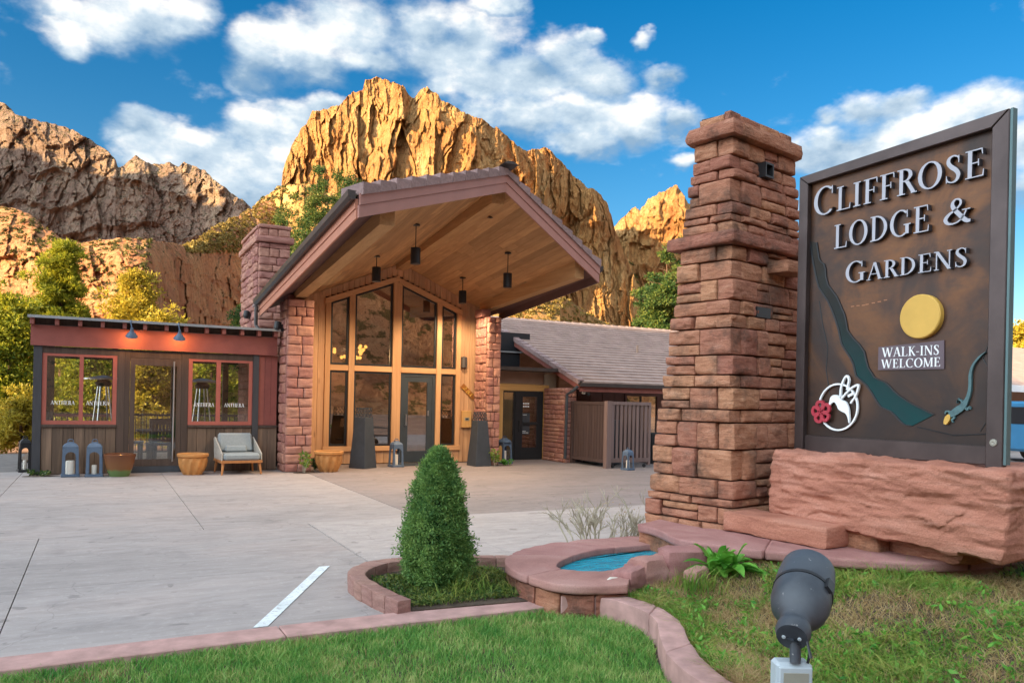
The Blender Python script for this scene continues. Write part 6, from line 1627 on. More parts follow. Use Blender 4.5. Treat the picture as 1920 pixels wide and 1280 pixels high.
def pil_stone(face, s0, s1, z0, z1, out, seed, depth=0.17, amp=0.017, name='stone', wrap=0.0, n=None):
    w = s1 - s0; h = z1 - z0
    n = n or (max(3, int(w / .034)), 1, max(3, int(h / .030)))
    v, q = rough_box((w, depth, h), 0.005, n, amp * .3, 9, seed, ())
    bulge = (1 - np.clip(np.abs(v[:, 0]) / (w / 2), 0, 1) ** 10) * (1 - np.clip(np.abs(v[:, 2]) / (h / 2), 0, 1) ** 8)
    fr_ = np.clip(-v[:, 1] / (depth / 2), 0, 1)
    q0, q2 = v[:, 0] + .02 * fbm(v[:, 0] * 12, v[:, 2] * 12, seed=seed), v[:, 2]
    fac = 1.0 * facets(q0 * 6 + seed, q2 * 9, seed, 1.6) + .7 * facets(q0 * 15, q2 * 22 + seed, seed + 1, 1.4) + .3 * fbm(v[:, 0] * 30, v[:, 2] * 40, seed=seed, octv=2)
    v[:, 1] -= fr_ * bulge * (.014 + amp * 1.05 * fac)
    v = fracture(v, (w, depth + .03, h), seed + 77, 5, .16, (0, -.9, 0))
    s = v[:, 0] + (s0 + s1) / 2; d = v[:, 1] + depth / 2 - out; z = v[:, 2] + (z0 + z1) / 2
    cx = np.array([tuple(corner(zz)) for zz in (0, 1)]); cz0 = cx[0]; cz1 = cx[1] - cx[0]
    base = cz0[None, :] + z[:, None] * cz1[None, :]
    al, inn = (DA, DB) if face == 'A' else (DB, DA)
    P_ = base + s[:, None] * np.array(al)[None, :] + d[:, None] * np.array(inn)[None, :]
    P_[:, 2] = z
    if face == 'A': q = q[:, ::-1]
    return link_mesh(name, mesh_np(name, P_, q), MT['stone_pillar'], pil, True)
rows = [1062, 1010, 986, 954, 938, 902, 844, 793, 768, 726, 702, 664, 613, 587, 560, 520, 485, 457]
rows2 = [432, 412, 398, 375, 332, 313, 288, 255]
rg = random.Random(21); sd = 300
def do_course(z0, z1, k):
    global sd
    zm = (z0 + z1) / 2; wa, wb = WA(zm), WB(zm)
    wrapA = k % 2 == 0
    for face, W_ in (('A', wa), ('B', wb)):
        own = (face == 'A') == wrapA
        x = -0.0 if own else 0.165
        x_end = W_
        first = True
        while x < x_end - 0.01:
            w = rg.uniform(.18, .46) if z1 - z0 > .13 else rg.uniform(.22, .62)
            if first and own: w = rg.uniform(.26, .5)
            if face == 'A' and wa < .6: w = min(w, wa * rg.uniform(.45, .8))
            if x_end - x - w < .13: w = x_end - x
            sub = (not first) and (z1 - z0) > .14 and rg.random() < .42
            cuts = [z0, z0 + (z1 - z0) * rg.uniform(.38, .64), z1] if sub else [z0, z1]
            for a_, b_ in zip(cuts[:-1], cuts[1:]):
                sd += 1
                pil_stone(face, x + .007, x + w - .007, a_ + .007, b_ - .007, rg.uniform(-.018, .026), sd, amp=.018)
            x += w; first = False
zs = [0.02, 0.2] + [z_at(r_) for r_ in rows if z_at(r_) > .3]
for k, (a_, b_) in enumerate(zip(zs[:-1], zs[1:])): do_course(a_, b_, k)
zl = z_at(457); zl1 = z_at(432)
zs2 = [zl1] + [z_at(r_) for r_ in rows2[1:]]
for k, (a_, b_) in enumerate(zip(zs2[:-1], zs2[1:])): do_course(a_, b_, k + 1)
# the two projecting ledges and the cap
def ledge(z0, z1, out, seed, over=0.0, name='ledge_stone'):
    zm = (z0 + z1) / 2
    pil_stone('A', -out, WA(zm) + out + over, z0, z1, out, seed, depth=0.3, amp=.02, name=name, n=(10, 2, 2))
    pil_stone('B', .0, WB(zm) + out, z0, z1 - .006, out, seed + 1, depth=0.3, amp=.02, name=name, n=(16, 2, 2))
ledge(zl + .004, zl1 - .004, .085, 700, .04)
zc0, zc1, zc2 = z_at(255), z_at(228), z_at(206)
ledge(zc0 + .002, zc1, .085, 710, .0)
for face, cuts in (('A', (0, .2, 1)), ('B', (.165, .45, .8, 1))):
    W_ = WA(zc2) if face == 'A' else WB(zc2)
    for k in range(len(cuts) - 1):
        sd += 1
        s0 = cuts[k] if face == 'B' and k == 0 else cuts[k] * W_
        pil_stone(face, s0 + .005, cuts[k+1] * W_ - .005, zc1 + .004, zc2 - .03 * rg.random(), .0, sd, name='cap_stone')
b = MB(); c_ = corner(zc2 - .02); b.prism([c_ + (DA + DB) * .05, c_ + DB * (WB(4.4) - .05) + DA * .05, c_ + DB * (WB(4.4) - .05) + DA * (WA(4.4) - .05), c_ + DA * (WA(4.4) - .05)], (0, 0, .012)); b.build('cap_mortar', MT['mortar'], pil)
# metal scupper, slot and water spout stone on the right face
def on_B(s, z, out): return corner(z) + DB * s - DA * out
z_ = z_at(268); p_ = on_B(.55, z_ - .18, .03)
b = MB(); fr = .075
for q in ((-fr, -fr+.02, -fr, fr), (fr-.02, fr, -fr, fr), (-fr+.02, fr-.02, fr-.02, fr), (-fr+.02, fr-.02, -fr, -fr+.02)):
    pts8 = []
    for (o0) in (0,):
        for zz in (q[2], q[3]):
            for (s_, o_) in ((q[0], .05), (q[1], .05), (q[1], -.1), (q[0], -.1)): pts8.append(p_ + DB * s_ - DA * o_ + Vector((0, 0, zz)))
    b.hexa(pts8)
b.build('scupper', MT['black_metal'], pil)
b = MB(); b.hexa([p_ + DB*s_ - DA*o_ + Vector((0,0,z2)) for z2 in (-fr+.021, fr-.021) for s_, o_ in ((-fr+.021,-.02),(fr-.021,-.02),(fr-.021,-.05),(-fr+.021,-.05))]); b.build('scupper_back', MT['black_frame'], pil)
z_ = z_at(520); p_ = on_B(.50, z_ - .30, .012)
b = MB(); b.hexa([p_ + DB*s_ - DA*o_ + Vector((0,0,z2)) for z2 in (-.05, .05) for s_, o_ in ((-.11,.016),(.13,.016),(.13,-.02),(-.11,-.02))]); b.build('slot', MT['black_frame'], pil)
sd += 1; pil_stone('B', .60, 1.02, z_at(480) - .10, z_at(480) + .02, .24, sd, depth=.4, name='spout_stone', n=(6,5,2))

# ------------------------------------------------------------------ the sign
SX = 5.9
sign = thing('lodge_sign', 'large bronze sign reading CLIFFROSE LODGE & GARDENS with raised letters', 'sign', (SX, 4.38, 1.17))
SYL, SYR, SZ0, SZ1 = 5.35, 3.40, 1.17, 3.80
def sgn(name, mats, pts_yz, x0, x1, bev=0.0):
    b = MB(); b.prism([(x0, y, z) for y, z in pts_yz], (x1 - x0, 0, 0)); return b.build(name, mats, sign, bevel=bev)
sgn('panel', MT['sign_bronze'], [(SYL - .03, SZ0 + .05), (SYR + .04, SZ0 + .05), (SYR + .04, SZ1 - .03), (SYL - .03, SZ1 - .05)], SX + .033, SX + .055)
sgn('frame_rail', MT['sign_frame'], [(SYL, SZ1 - .02), (SYR, SZ1 + .02), (SYR + .13, SZ1 - .085), (SYL - .105, SZ1 - .105)], SX - .03, SX + .032, .006)
sgn('frame_rail', MT['sign_frame'], [(SYL, SZ0 + .0), (SYL - .105, SZ0 + .16), (SYR + .13, SZ0 + .16), (SYR, SZ0 + .02)], SX - .0, SX + .032, .006)
sgn('frame_stile', MT['sign_frame'], [(SYL, SZ0), (SYL, SZ1 - .022), (SYL - .102, SZ1 - .107), (SYL - .102, SZ0)], SX - .028, SX + .032, .006)
sgn('frame_stile', MT['sign_frame'], [(SYR, SZ0 + .0), (SYR, SZ1 + .018), (SYR + .127, SZ1 - .088), (SYR + .127, SZ0)], SX - .028, SX + .032, .006)
sgn('edge_strip', simple('teal_edge', (0.09, 0.15, 0.155), 0.4, 0.08, 5, metal=0.3, bstr=0), [(SYR - .022, SZ0 + .03), (SYR - .022, SZ1 + .02), (SYR - .003, SZ1 + .02), (SYR - .003, SZ0 + .03)], SX - .02, SX + .035)
b = MB(); b.lathe([(.028, 0), (.026, .008), (.012, .010), (.0001, .006)], (SX - .029, SYR + .065, SZ0 + .19), 14, axis=Vector((-1, 0, 0))); b.build('bolt', MT['box_cover'], sign)
b = MB()
for y in (SYL - .3, SYR + .35): b.box(SX + .056, SX + .14, y - .04, y + .04, .6, SZ1 - .3)
b.build('support', MT['black_metal'], sign)
RT, UP_ = (0, -1, 0), (0, 0, 1)
LM = [MT['letter_face'], MT['letter_side']]
XF = SX + .0328
def sign_text(s, y0, y1, z, h, small=None, dep=.045, nm='lettering', mats=LM, x=None):
    b, w_ = text_mesh(s, h, dep, abs(y1 - y0), small, track=.06)
    return put_text(nm, b, (x or XF, y0, z), RT, UP_, mats, sign)
sign_text('CLIFFROSE', 5.19, 3.585, 3.375, .255, .84)
sign_text('LODGE', 4.955, 4.02, 3.035, .215)
sign_text('&', 3.915, 3.665, 3.05, .20)
sign_text('GARDENS', 4.82, 3.70, 2.705, .185, .80)
# the sun
b = MB(); b.lathe([(.0001, .05), (.172, .05), (.18, .042), (.18, 0)], (XF, 4.09, 2.35), 48, axis=Vector((-1, 0, 0))); o = b.build('sun_disc', MT['sun_yellow'], sign)
# walk-ins plaque
sgn('plaque', MT['plaque'], [(4.49, 1.925), (3.895, 1.92), (3.90, 2.148), (4.49, 2.122)], XF - .012, XF)
sign_text('WALK-INS', 4.45, 3.935, 2.035, .078, dep=.003, mats=[MT['lettering']], x=XF - .0121)
sign_text('WELCOME', 4.455, 3.925, 1.940, .074, dep=.003, mats=[MT['lettering']], x=XF - .0121)
# the canyon stream: recessed dark line with a teal inlay
SP = lambda zx, zy: on_x(1490 + zx / 1.909, 190 + zy / 1.909, SX)
Lp = [(52,500),(60,560),(80,660),(120,720),(150,800),(165,870),(205,930),(215,980),(260,1020),(300,1090),(345,1110),(385,1155),(415,1160)]
Rp = [(70,505),(80,572),(100,585),(105,650),(142,700),(172,770),(182,830),(237,885),(252,950),(277,990),(322,1010),(352,1045),(400,1078),(488,1122)]
def yz(lst): return [(SP(*q).y, SP(*q).z) for q in lst]
def ribbon_poly(name, left, right, x0, x1, mat):
    L_ = np.array(left); R_ = np.array(right); n = 30
    f = lambda A_: np.stack([np.interp(np.linspace(0, 1, n), np.linspace(0, 1, len(A_)), A_[:, k]) for k in (0, 1)], -1)
    l, r = f(L_), f(R_); b = MB(); vs_ = []
    for x in (x0, x1): vs_ += [(x, *p) for p in l] + [(x, *p) for p in r]
    fs = []
    for i in range(n - 1): fs += [(i, i+1, n+i+1, n+i), (2*n+i, 3*n+i, 3*n+i+1, 2*n+i+1), (i, 2*n+i, 2*n+i+1, i+1), (n+i, n+i+1, 3*n+i+1, 3*n+i)]
    fs += [(0, n, 3*n, 2*n), (n-1, 3*n-1, 4*n-1, 2*n-1)]
    b.add(vs_, fs); return b.build(name, mat, sign)
l_, r_ = yz(Lp), yz(Rp)
ribbon_poly('canyon_edge', [(y + .018, z - .004) for y, z in l_], [(y + .0, z) for y, z in l_], XF - .012, XF + .0005, MT['black_frame'])
ribbon_poly('canyon_edge', [(y - .0, z) for y, z in r_], [(y - .014, z + .004) for y, z in r_], XF - .012, XF + .0005, MT['black_frame'])
ribbon_poly('stream', l_, r_, XF - .006, XF + .0004, MT['teal'])
for pl_ in ([(80,715),(92,800),(110,880),(104,960),(118,1050)], [(690,790),(688,860),(665,920),(690,960),(688,1130),(655,1180)], [(430,1165),(560,1195),(680,1190)]):
    b = MB(); b.tube([(XF - .001, *q) for q in yz(pl_)], .0045, 5); b.build('engraved_line', MT['black_frame'], sign)
# hummingbird emblem
def flat(name, pts_yz, x0, x1, mat): return sgn(name, mat, pts_yz, x0, x1)
EC = (4.885, 1.60); ER = .215
def e2(u, v): return (EC[0] - u * ER, EC[1] + v * ER)
b = MB(); nseg = 48; vs_ = []; fs = []
for x in (XF - .03, XF - .012):
    for r_k in (ER, ER * .93):
        for k in range(nseg):
            a = rad(8 + 360 * k / nseg); vs_.append((x, EC[0] - r_k * math.cos(a), EC[1] + r_k * math.sin(a)))
for k in range(nseg):
    k2 = (k + 1) % nseg; N_ = nseg
    fs += [(k, k2, N_+k2, N_+k), (2*N_+k, 3*N_+k, 3*N_+k2, 2*N_+k2), (k, 2*N_+k, 2*N_+k2, k2), (N_+k, N_+k2, 3*N_+k2, 3*N_+k)]
b.add(vs_, fs); b.build('emblem_ring', MT['lettering'], sign)
body = catmull([(-.52,-.02),(-.42,.18),(-.36,.40),(-.22,.50),(-.02,.50),(.12,.38),(.22,.30),(.42,.22),(.55,.0),(.60,-.25),(.62,-.52),(.58,-.66),(.52,-.42),(.40,-.25),(.22,-.18),(.05,-.08),(-.05,.10),(-.15,.20),(-.30,.16),(-.42,-.02)], 3)
flat('bird_body', [e2(u, v) for u, v in body], XF - .034, XF - .014, MT['lettering'])
def loop(name, pts, w, mat=MT['lettering'], x0=XF - .036, x1=XF - .016):
    l, r = ribbon([(u, v, w) for u, v in pts], 5)[1:]
    return ribbon_poly2(name, [e2(*p) for p in l], [e2(*p) for p in r], x0, x1, mat)
def ribbon_poly2(name, l, r, x0, x1, mat):
    n = len(l); b = MB(); vs_ = []
    for x in (x0, x1): vs_ += [(x, *p) for p in l] + [(x, *p) for p in r]
    fs = []
    for i in range(n - 1): fs += [(i, i+1, n+i+1, n+i), (2*n+i, 3*n+i, 3*n+i+1, 2*n+i+1), (i, 2*n+i, 2*n+i+1, i+1), (n+i, n+i+1, 3*n+i+1, 3*n+i)]
    fs += [(0, n, 3*n, 2*n), (n-1, 3*n-1, 4*n-1, 2*n-1)]
    b.add(vs_, fs); return b.build(name, mat, sign)
loop('wing', [(.14,.42),(.16,.80),(.30,1.16),(.44,1.30),(.54,1.14),(.50,.88),(.46,.72)], .075)
loop('wing', [(.20,.36),(.46,.62),(.72,.82),(1.00,.92),(.96,.66),(.84,.40),(.70,.24),(.66,.16)], .075)
loop('wing_feather', [(.52,.46),(.66,.52),(.80,.60)], .10)
for k in range(5):
    a = rad(90 + 72 * k + 12); ca, sa = math.cos(a), math.sin(a); cx, cy = -.78, -.22
    pt = lambda r_k, t_: (cx + r_k * ca - t_ * sa, cy + r_k * sa + t_ * ca)
    loop('petal', [pt(.06, .0), pt(.22, .13), pt(.38, .15), pt(.45, .0), pt(.38, -.15), pt(.22, -.13), pt(.06, .0)], .13, MT['flower_red'], XF - .05 - .0004 * k, XF - .03)
# lizard
def sg(zx, zy): q = on_x(1500 + zx / 4.571, 620 + zy / 4.571, SX); return (q.y, q.z)
def lz(name, pts, mat, x0, x1):
    S_ = 1 / 4.571 / 262.0
    c_ = [(*sg(x, y), w * S_) for x, y, w in pts]
    l, r = ribbon([(-y, z, w) for y, z, w in c_], 6)[1:]
    return ribbon_poly2(name, [(-a, b_) for a, b_ in l], [(-a, b_) for a, b_ in r], x0, x1, mat)
lz('lizard_body', [(1580,182,4),(1530,220,14),(1475,290,20),(1450,370,26),(1448,450,28),(1442,520,30),(1420,590,38),(1385,645,58),(1340,680,66),(1295,710,56),(1270,725,40)], MT['lizard'], XF - .022, XF - .001)
for pl_ in ([(1395,640,22),(1420,675,18),(1440,650,14),(1450,672,10)], [(1380,640,20),(1372,600,16),(1345,590,14),(1335,618,12),(1350,575,9)], [(1285,705,20),(1262,690,16),(1240,690,14),(1232,712,9)], [(1300,725,20),(1310,745,16),(1290,760,14),(1300,785,9)]):
    lz('lizard_leg', pl_, MT['lizard'], XF - .019, XF - .001)
lz('lizard_head', [(1272,718,22),(1258,745,50),(1245,775,46),(1235,800,26)], MT['sun_yellow'], XF - .026, XF - .0015)
b = MB()
rg = random.Random(8)
for k in range(7):
    y, z = sg(120 + 0, 0)
    y = 4.78 - k * .055 + rg.uniform(-.01, .01); z = 2.495 + k * .004 + rg.uniform(-.006, .006)
    b.box(XF - .0015, XF + .0002, y - .02, y + .012, z - .004, z + .004)
b.build('scratch', simple('scratch_copper', (.36, .15, .07), .5, .1, 9, bstr=0), sign)

# ------------------------------------------------------------------ boulder, ledge slab and curved walls around the pillar's foot
def big_rock(name, label, size, loc, rz, seed, amp, freq, n, mat='boulder', strat=3.0, r=.035, cat='boulder', taperf=None, nfrac=14, fdep=.14):
    v, q = rough_box(size, r, n, amp, freq, seed, (), strat)
    fine = fbm(v[:, 0] * freq * 4, v[:, 1] * freq * 4, v[:, 2] * freq * 12, seed=seed + 5, octv=4)
    st = np.round((v[:, 2] + .1 * fbm(v[:, 0] * 2, v[:, 1] * 2, seed=seed)) * 7) % 2
    d = v / np.linalg.norm(v / (np.array(size) / 2), axis=1, keepdims=True) / (np.array(size) / 2)
    d = d / np.maximum(np.linalg.norm(d, axis=1, keepdims=True), 1e-6)
    chip = np.clip(vnoise(v[:, 0] * 2.6 + seed, v[:, 1] * 2.6, v[:, 2] * 4.5, seed=seed + 9) - .1, 0, 1)
    cellx = np.where(np.abs(v[:, 0]) > np.abs(v[:, 1]) * size[0] / size[1] * .98, v[:, 1], v[:, 0])
    fct = facets(cellx * 2.4 + seed, v[:, 2] * 5.5 + .3 * v[:, 1], seed + 3, 1.6) + .6 * facets(cellx * 6.5, v[:, 2] * 13 + seed, seed + 4, 1.4) + .25 * facets(cellx * 16, v[:, 2] * 30, seed + 6, 1.2)
    v = v + d * (amp * .22 * fine + amp * .75 * fct - amp * .4 * chip)[:, None]
    v = fracture(v, np.array(size) * (1 + amp * .5), seed + 500, nfrac, fdep)
    if taperf: v = taperf(v)
    o = link_mesh(name, mesh_np(name, v, q), MT[mat]); o.location = loc; o.rotation_euler = (0, 0, rz)
    if label: tag(o, label, cat)
    return o
def bt(v):
    v = v.copy(); lowr = np.clip((-v[:, 2] + .05) / .3, 0, 1)
    v[:, 0] += lowr * (-.02); 
    k = np.clip((v[:, 1] + 1.0) / 2.0, 0, 1)          # thicker towards the near end
    v[:, 2] = np.where(v[:, 2] < 0, v[:, 2] * (1.12 - .18 * k), v[:, 2])
    return v
big_rock('boulder', 'huge red sandstone boulder lying under the bronze sign', (1.05, 2.16, .60), (6.05, 4.24, .885), .0, 3, .032, 3.2, (50, 110, 36), taperf=bt, nfrac=26, strat=6, fdep=.06)
big_rock('stone_slab', 'long flat red slab lying at the pillar foot below the boulder', (.44, 1.08, .18), (5.42, 5.0, .525), .12, 8, .010, 4, (8, 20, 5), strat=2, r=.02, cat='stone slab', fdep=.05)
big_rock('support_stone', 'dark squared stone block wedged under the boulder', (.3, .55, .22), (5.72, 4.5, .5), .05, 12, .012, 5, (6, 10, 5), mat='stone_pillar', strat=1, r=.02, cat='stone block')
big_rock('support_stone', 'low dark stone block under the near half of the boulder', (.4, .7, .16), (5.95, 3.95, .50), .0, 15, .012, 5, (6, 10, 5), mat='stone_pillar', strat=1, r=.02, cat='stone block')
def resample(pts, n):
    p_ = np.array(pts, float); c_ = np.array(catmull(pts, 10)); d = np.concatenate([[0], np.cumsum(np.linalg.norm(np.diff(c_, axis=0), axis=1))])
    return np.stack([np.interp(np.linspace(0, d[-1], n), d, c_[:, k]) for k in range(c_.shape[1])], -1)
def curved_stones(parent, name, outer, inner, z0, z1, nst, mat, seed, amp=.01, per=6, rnd=.012, gapf=.02, zfun=None):
    """a run of cut stones between two plan curves"""
    N_ = nst * per + 1; o_ = resample(outer, N_); i_ = resample(inner, N_)
    for s in range(nst):
        a, b_ = s * per, (s + 1) * per
        v, q = rough_box((1, 1, 1), .04, (per + 2, 4, 2), 0, 1, 1, ())
        t_ = (v[:, 0] + .5) * (1 - gapf * 2) + gapf
        idx = a + t_ * per
        fo = np.stack([np.interp(idx, np.arange(N_), o_[:, k]) for k in (0, 1)], -1); fi = np.stack([np.interp(idx, np.arange(N_), i_[:, k]) for k in (0, 1)], -1)
        w = (v[:, 1] + .5)[:, None]
        P2 = fo * (1 - w) + fi * w
        zz = z0 + (v[:, 2] + .5) * (z1 - z0)
        if zfun is not None: zz = zz + zfun(P2[:, 0], P2[:, 1])
        P_ = np.concatenate([P2, zz[:, None]], 1)
        nzv = fbm(P_[:, 0] * 7, P_[:, 1] * 7, P_[:, 2] * 9 + seed, seed=seed, octv=3)
        outd = fo - fi; outd = outd / np.maximum(np.linalg.norm(outd, axis=1, keepdims=True), 1e-6)
        P_[:, :2] += outd * ((.5 - (v[:, 1] + .5))[:, None] * 2) * (nzv * amp * 1.6)[:, None]
        P_[:, 2] += np.where(v[:, 2] > 0, nzv * amp, 0)
        link_mesh(name, mesh_np(name, P_, q), mat, parent, True)
rw = thing('retaining_wall', 'low curved wall of red flagstone capping around the pillar foot', 'stone wall', (4.9, 4.8, 0))
outer = [(4.62,6.12),(4.63,5.85),(4.50,5.45),(4.50,5.20),(4.69,4.75),(4.93,4.42),(5.18,4.10),(5.48,3.86),(5.92,3.70),(6.46,3.66),(6.95,3.78),(7.5,4.0)]
inner = [(5.05,6.3),(5.05,6.0),(5.08,5.75),(5.18,5.52),(5.38,5.25),(5.62,4.95),(5.85,4.70),(6.1,4.45),(6.4,4.28),(6.7,4.2),(7.1,4.25),(7.5,4.5)]
curved_stones(rw, 'cap_stone', outer, inner, .355, .43, 3, MT['coping'], 41, .010, 18, gapf=.002)
o2 = [(x + .05, y + .04) for x, y in outer]; i2 = [(x - .02, y + .0) for x, y in inner]
curved_stones(rw, 'wall_stone', o2, [(a * .8 + c_ * .2, b_ * .8 + d_ * .2) for (a, b_), (c_, d_) in zip(o2, i2)], -.05, .15, 9, MT['stone_pillar'], 43, .02, 5)
curved_stones(rw, 'wall_stone', [(x + .012, y + .01) for x, y in o2], [(a * .8 + c_ * .2, b_ * .8 + d_ * .2) for (a, b_), (c_, d_) in zip(o2, i2)], .155, .35, 8, MT['stone_pillar'], 44, .02, 5)
b = MB(); b.prism([(*p, .1) for p in resample(i2, 20)] + [(7.5, 6.4, .1)], (0, 0, .26)); b.build('fill', MT['soil'], rw)
# pool basin
pool = thing('pool_basin', 'small curved red stone pool basin holding bright blue water', 'pool', (3.7, 5.6, 0))
po = [(4.9,6.42),(4.55,6.44),(4.15,6.44),(3.66,6.36),(3.31,6.15),(3.05,5.85),(2.94,5.50),(2.96,5.20),(3.02,4.96),(3.2,4.80),(3.5,4.72)]
pi_ = [(4.9,5.98),(4.55,6.00),(4.10,5.98),(3.78,5.86),(3.56,5.72),(3.40,5.58),(3.34,5.45),(3.36,5.34),(3.44,5.26),(3.6,5.20),(3.85,5.16)]
curved_stones(pool, 'coping_stone', po, pi_, .185, .25, 4, MT['coping'], 51, .01, 12, gapf=.004)
po2 = [(a * .93 + c_ * .07, b_ * .93 + d_ * .07) for (a, b_), (c_, d_) in zip(po, pi_)]
pi2 = [(a * .7 + c_ * .3, b_ * .7 + d_ * .3) for (a, b_), (c_, d_) in zip(po, pi_)]
curved_stones(pool, 'wall_stone', po2, pi2, -.05, .17, 13, MT['stone_pillar'], 55, .022, 4, gapf=.03)
pi3 = [(a * .1 + c_ * .9, b_ * .1 + d_ * .9) for (a, b_), (c_, d_) in zip(po, pi_)]
curved_stones(pool, 'rim_stone', pi3, [(a * -.06 + c_ * 1.06, b_ * -.06 + d_ * 1.06) for (a, b_), (c_, d_) in zip(po, pi_)], .05, .172, 11, MT['stone_pillar'], 57, .015, 4)
wpts = [(4.9,6.1)] + [(x, y) for x, y in resample(pi3, 24)] + [(4.4,5.0),(4.75,5.2)]
b = MB(); b.prism([(x, y, .06) for x, y in wpts], (0, 0, .13)); tag(b.build('water', MT['pool_water'], pool), None)
for k, (x, y, z, s, rz, lab) in enumerate([(3.72,5.02,.20,(.34,.22,.24),.5,'red rock on the pool rim nearest the curb'), (4.02,5.12,.22,(.42,.24,.26),.25,'wide red rock in the middle of the pool rim'), (4.30,5.05,.26,(.40,.26,.30),-.25,'pointed red rock where the pool rim meets the pillar wall'), (4.16,4.74,.25,(.22,.13,.15),.4,'small pale stone beside the leafy green plant')]):
    big_rock('rim_rock', lab, s, (x, y, z), rz, 60 + k, .03, 5, (6, 5, 5), mat='coping', strat=1, r=.05, cat='rock')
hs_ = MB(); hs_.tube([(3.40,4.87,.18),(3.43,4.91,.235),(3.49,4.94,.25),(3.56,4.95,.24)], .013, 8); tag(hs_.build('pipe_end', MT['candle'], None, smooth=True), 'short pale pipe end poking up between curb and pool rocks', 'pipe')
# planter bed kerb of small concrete blocks
pk = thing('planter_curb', 'low curb of brown blocks around the conifer planting bed', 'curb', (2.3, 6, 0))
ko = [(1.93,5.36),(1.86,5.75),(1.83,6.15),(1.88,6.45),(2.05,6.70),(2.30,6.82),(2.60,6.82),(3.0,6.74),(3.32,6.62),(3.5,6.52)]
ki = [(2.05,5.39),(1.99,5.75),(1.965,6.13),(2.005,6.36),(2.125,6.52),(2.32,6.65),(2.60,6.66),(3.0,6.60),(3.29,6.49),(3.44,6.40)]
curved_stones(pk, 'curb_block', ko, ki, -.05, .135, 15, MT['brick_curb'], 71, .008, 3, gapf=.02)
b = MB(); bed = [(*p, -.05) for p in resample(ki, 20)] + [(3.1, 5.9, -.05), (2.95, 5.5, -.05), (2.97, 5.3, -.05)]
b.prism(bed, (0, 0, .10)); tag(b.build('bed_soil', MT['soil']), kind='structure')
# mow strip and the curved curb
ms = thing('mow_strip', 'flat pink concrete strip between courtyard and lawn', 'curb', (1, 5.2, 0))
e_ = [-9, -6, -3.4, -.9, 1.1, 3.06]
for a, c_ in zip(e_[:-1], e_[1:]):
    b = MB(); b.hexa([(a+.004,5.14,-.05),(c_-.004,5.10 if c_ > 3 else 5.14,-.05),(c_-.004,5.42,-.05),(a+.004,5.42,-.05),(a+.004,5.14,.045),(c_-.004,5.10 if c_ > 3 else 5.14,.045),(c_-.004,5.42,.04),(a+.004,5.42,.04)]); b.build('curb_block', MT['curb'], ms, bevel=.006)
cc = thing('curved_curb', 'raised curving pink concrete curb between lawn and weedy bed', 'curb', (3.3, 4.2, 0))
co = [(3.14,5.10),(3.36,5.04),(3.48,4.86),(3.54,4.62),(3.54,4.36),(3.44,4.06),(3.25,3.76),(3.06,3.41),(2.95,3.04),(2.90,2.6),(2.88,2.0)]
ci = [(3.06,4.96),(3.22,4.88),(3.33,4.76),(3.38,4.58),(3.38,4.36),(3.29,4.12),(3.10,3.85),(2.90,3.50),(2.79,3.08),(2.74,2.6),(2.72,2.0)]
curved_stones(cc, 'curb_block', co, ci, -.06, .155, 4, MT['curb'], 77, .006, 12, gapf=.0015)

# ------------------------------------------------------------------ spotlight on a post in the weedy bed, nearest the camera
sp = thing('garden_spotlight', 'black speckled floodlight on a stem aiming up at the sign', 'spotlight', (1.50, 1.36, 0))
DS = 1.9; KS = 0.80
pc = at(1502, 1118, DS); tip = at(1530, 1040, DS + .17)
ax = Vector((0.52, 0.60, 0.36)).normalized()
ax = (VV * .84 + RV * .46 + UPV * .44).normalized()
c0 = at(1490, 1172, DS) - ax * .01
def KP(p_): return [(a * KS, c_ * KS) for a, c_ in p_]
b = MB(); b.lathe(KP([(.0001, -.045), (.045, -.042), (.052, -.02), (.05, .0), (.046, .012)]), c0, 28, axis=ax); b.build('end_cap', MT['spot_paint'], sp, smooth=True)
b = MB(); b.lathe(KP([(.044, .013), (.047, .04), (.062, .055), (.082, .085), (.090, .12), (.090, .165)]), c0, 36, axis=ax); b.build('housing', MT['spot_paint'], sp, smooth=True)
b = MB(); b.lathe(KP([(.0925, .166), (.0925, .178)]), c0, 36, axis=ax); b.build('gasket', MT['black_metal'], sp)
b = MB(); b.lathe(KP([(.091, .179), (.090, .24), (.084, .30), (.078, .31), (.073, .295), (.0001, .26)]), c0, 36, axis=ax); b.build('shroud', MT['spot_paint'], sp, smooth=True)
s_ = ax.cross(UPV).normalized(); u_ = s_.cross(ax)
cp = c0 + ax * .168 * KS + (s_ * .080 + u_ * .046) * KS
b = MB(); b.bar(cp - ax * .018, cp + ax * .018, .022, .014, up=(s_ * .86 + u_ * .5)); b.build('clip', MT['black_metal'], sp)
for sgn_ in (-1, 1):
    b = MB(); b.lathe([(.0001, -.003), (.0045, -.002), (.005, .0)], c0 - ax * .0365 + s_ * (.018 * sgn_), 8, axis=ax); b.build('screw', MT['box_grey'], sp)
kn = at(1491, 1190, DS - .02); bx = at(1491, 1238, DS - .03)
b = MB(); b.tube([c0 - ax * .02 + Vector((0, 0, -.02)), kn, bx + Vector((0, 0, -.005))], [.022, .014, .013], 10); b.build('stem', MT['spot_paint'], sp, smooth=True)
fw = Vector((-VV.x, -VV.y, 0)); rt_ = RV
eb = thing('junction_box', 'grey weatherproof electrical box with cover at the foot of the floodlight', 'electrical box', (bx.x, bx.y, 0))
def obox(name, mat, cx, w, h0, h1, d0, d1, bev=.004):
    b = MB(); P8 = []
    for z in (h0, h1):
        for sx_, dd in ((-1, d0), (1, d0), (1, d1), (-1, d1)): P8.append(bx + rt_ * (cx + sx_ * w / 2) + fw * dd + Vector((0, 0, z)))
    b.hexa(P8); return b.build(name, MT[mat], eb, bevel=bev)
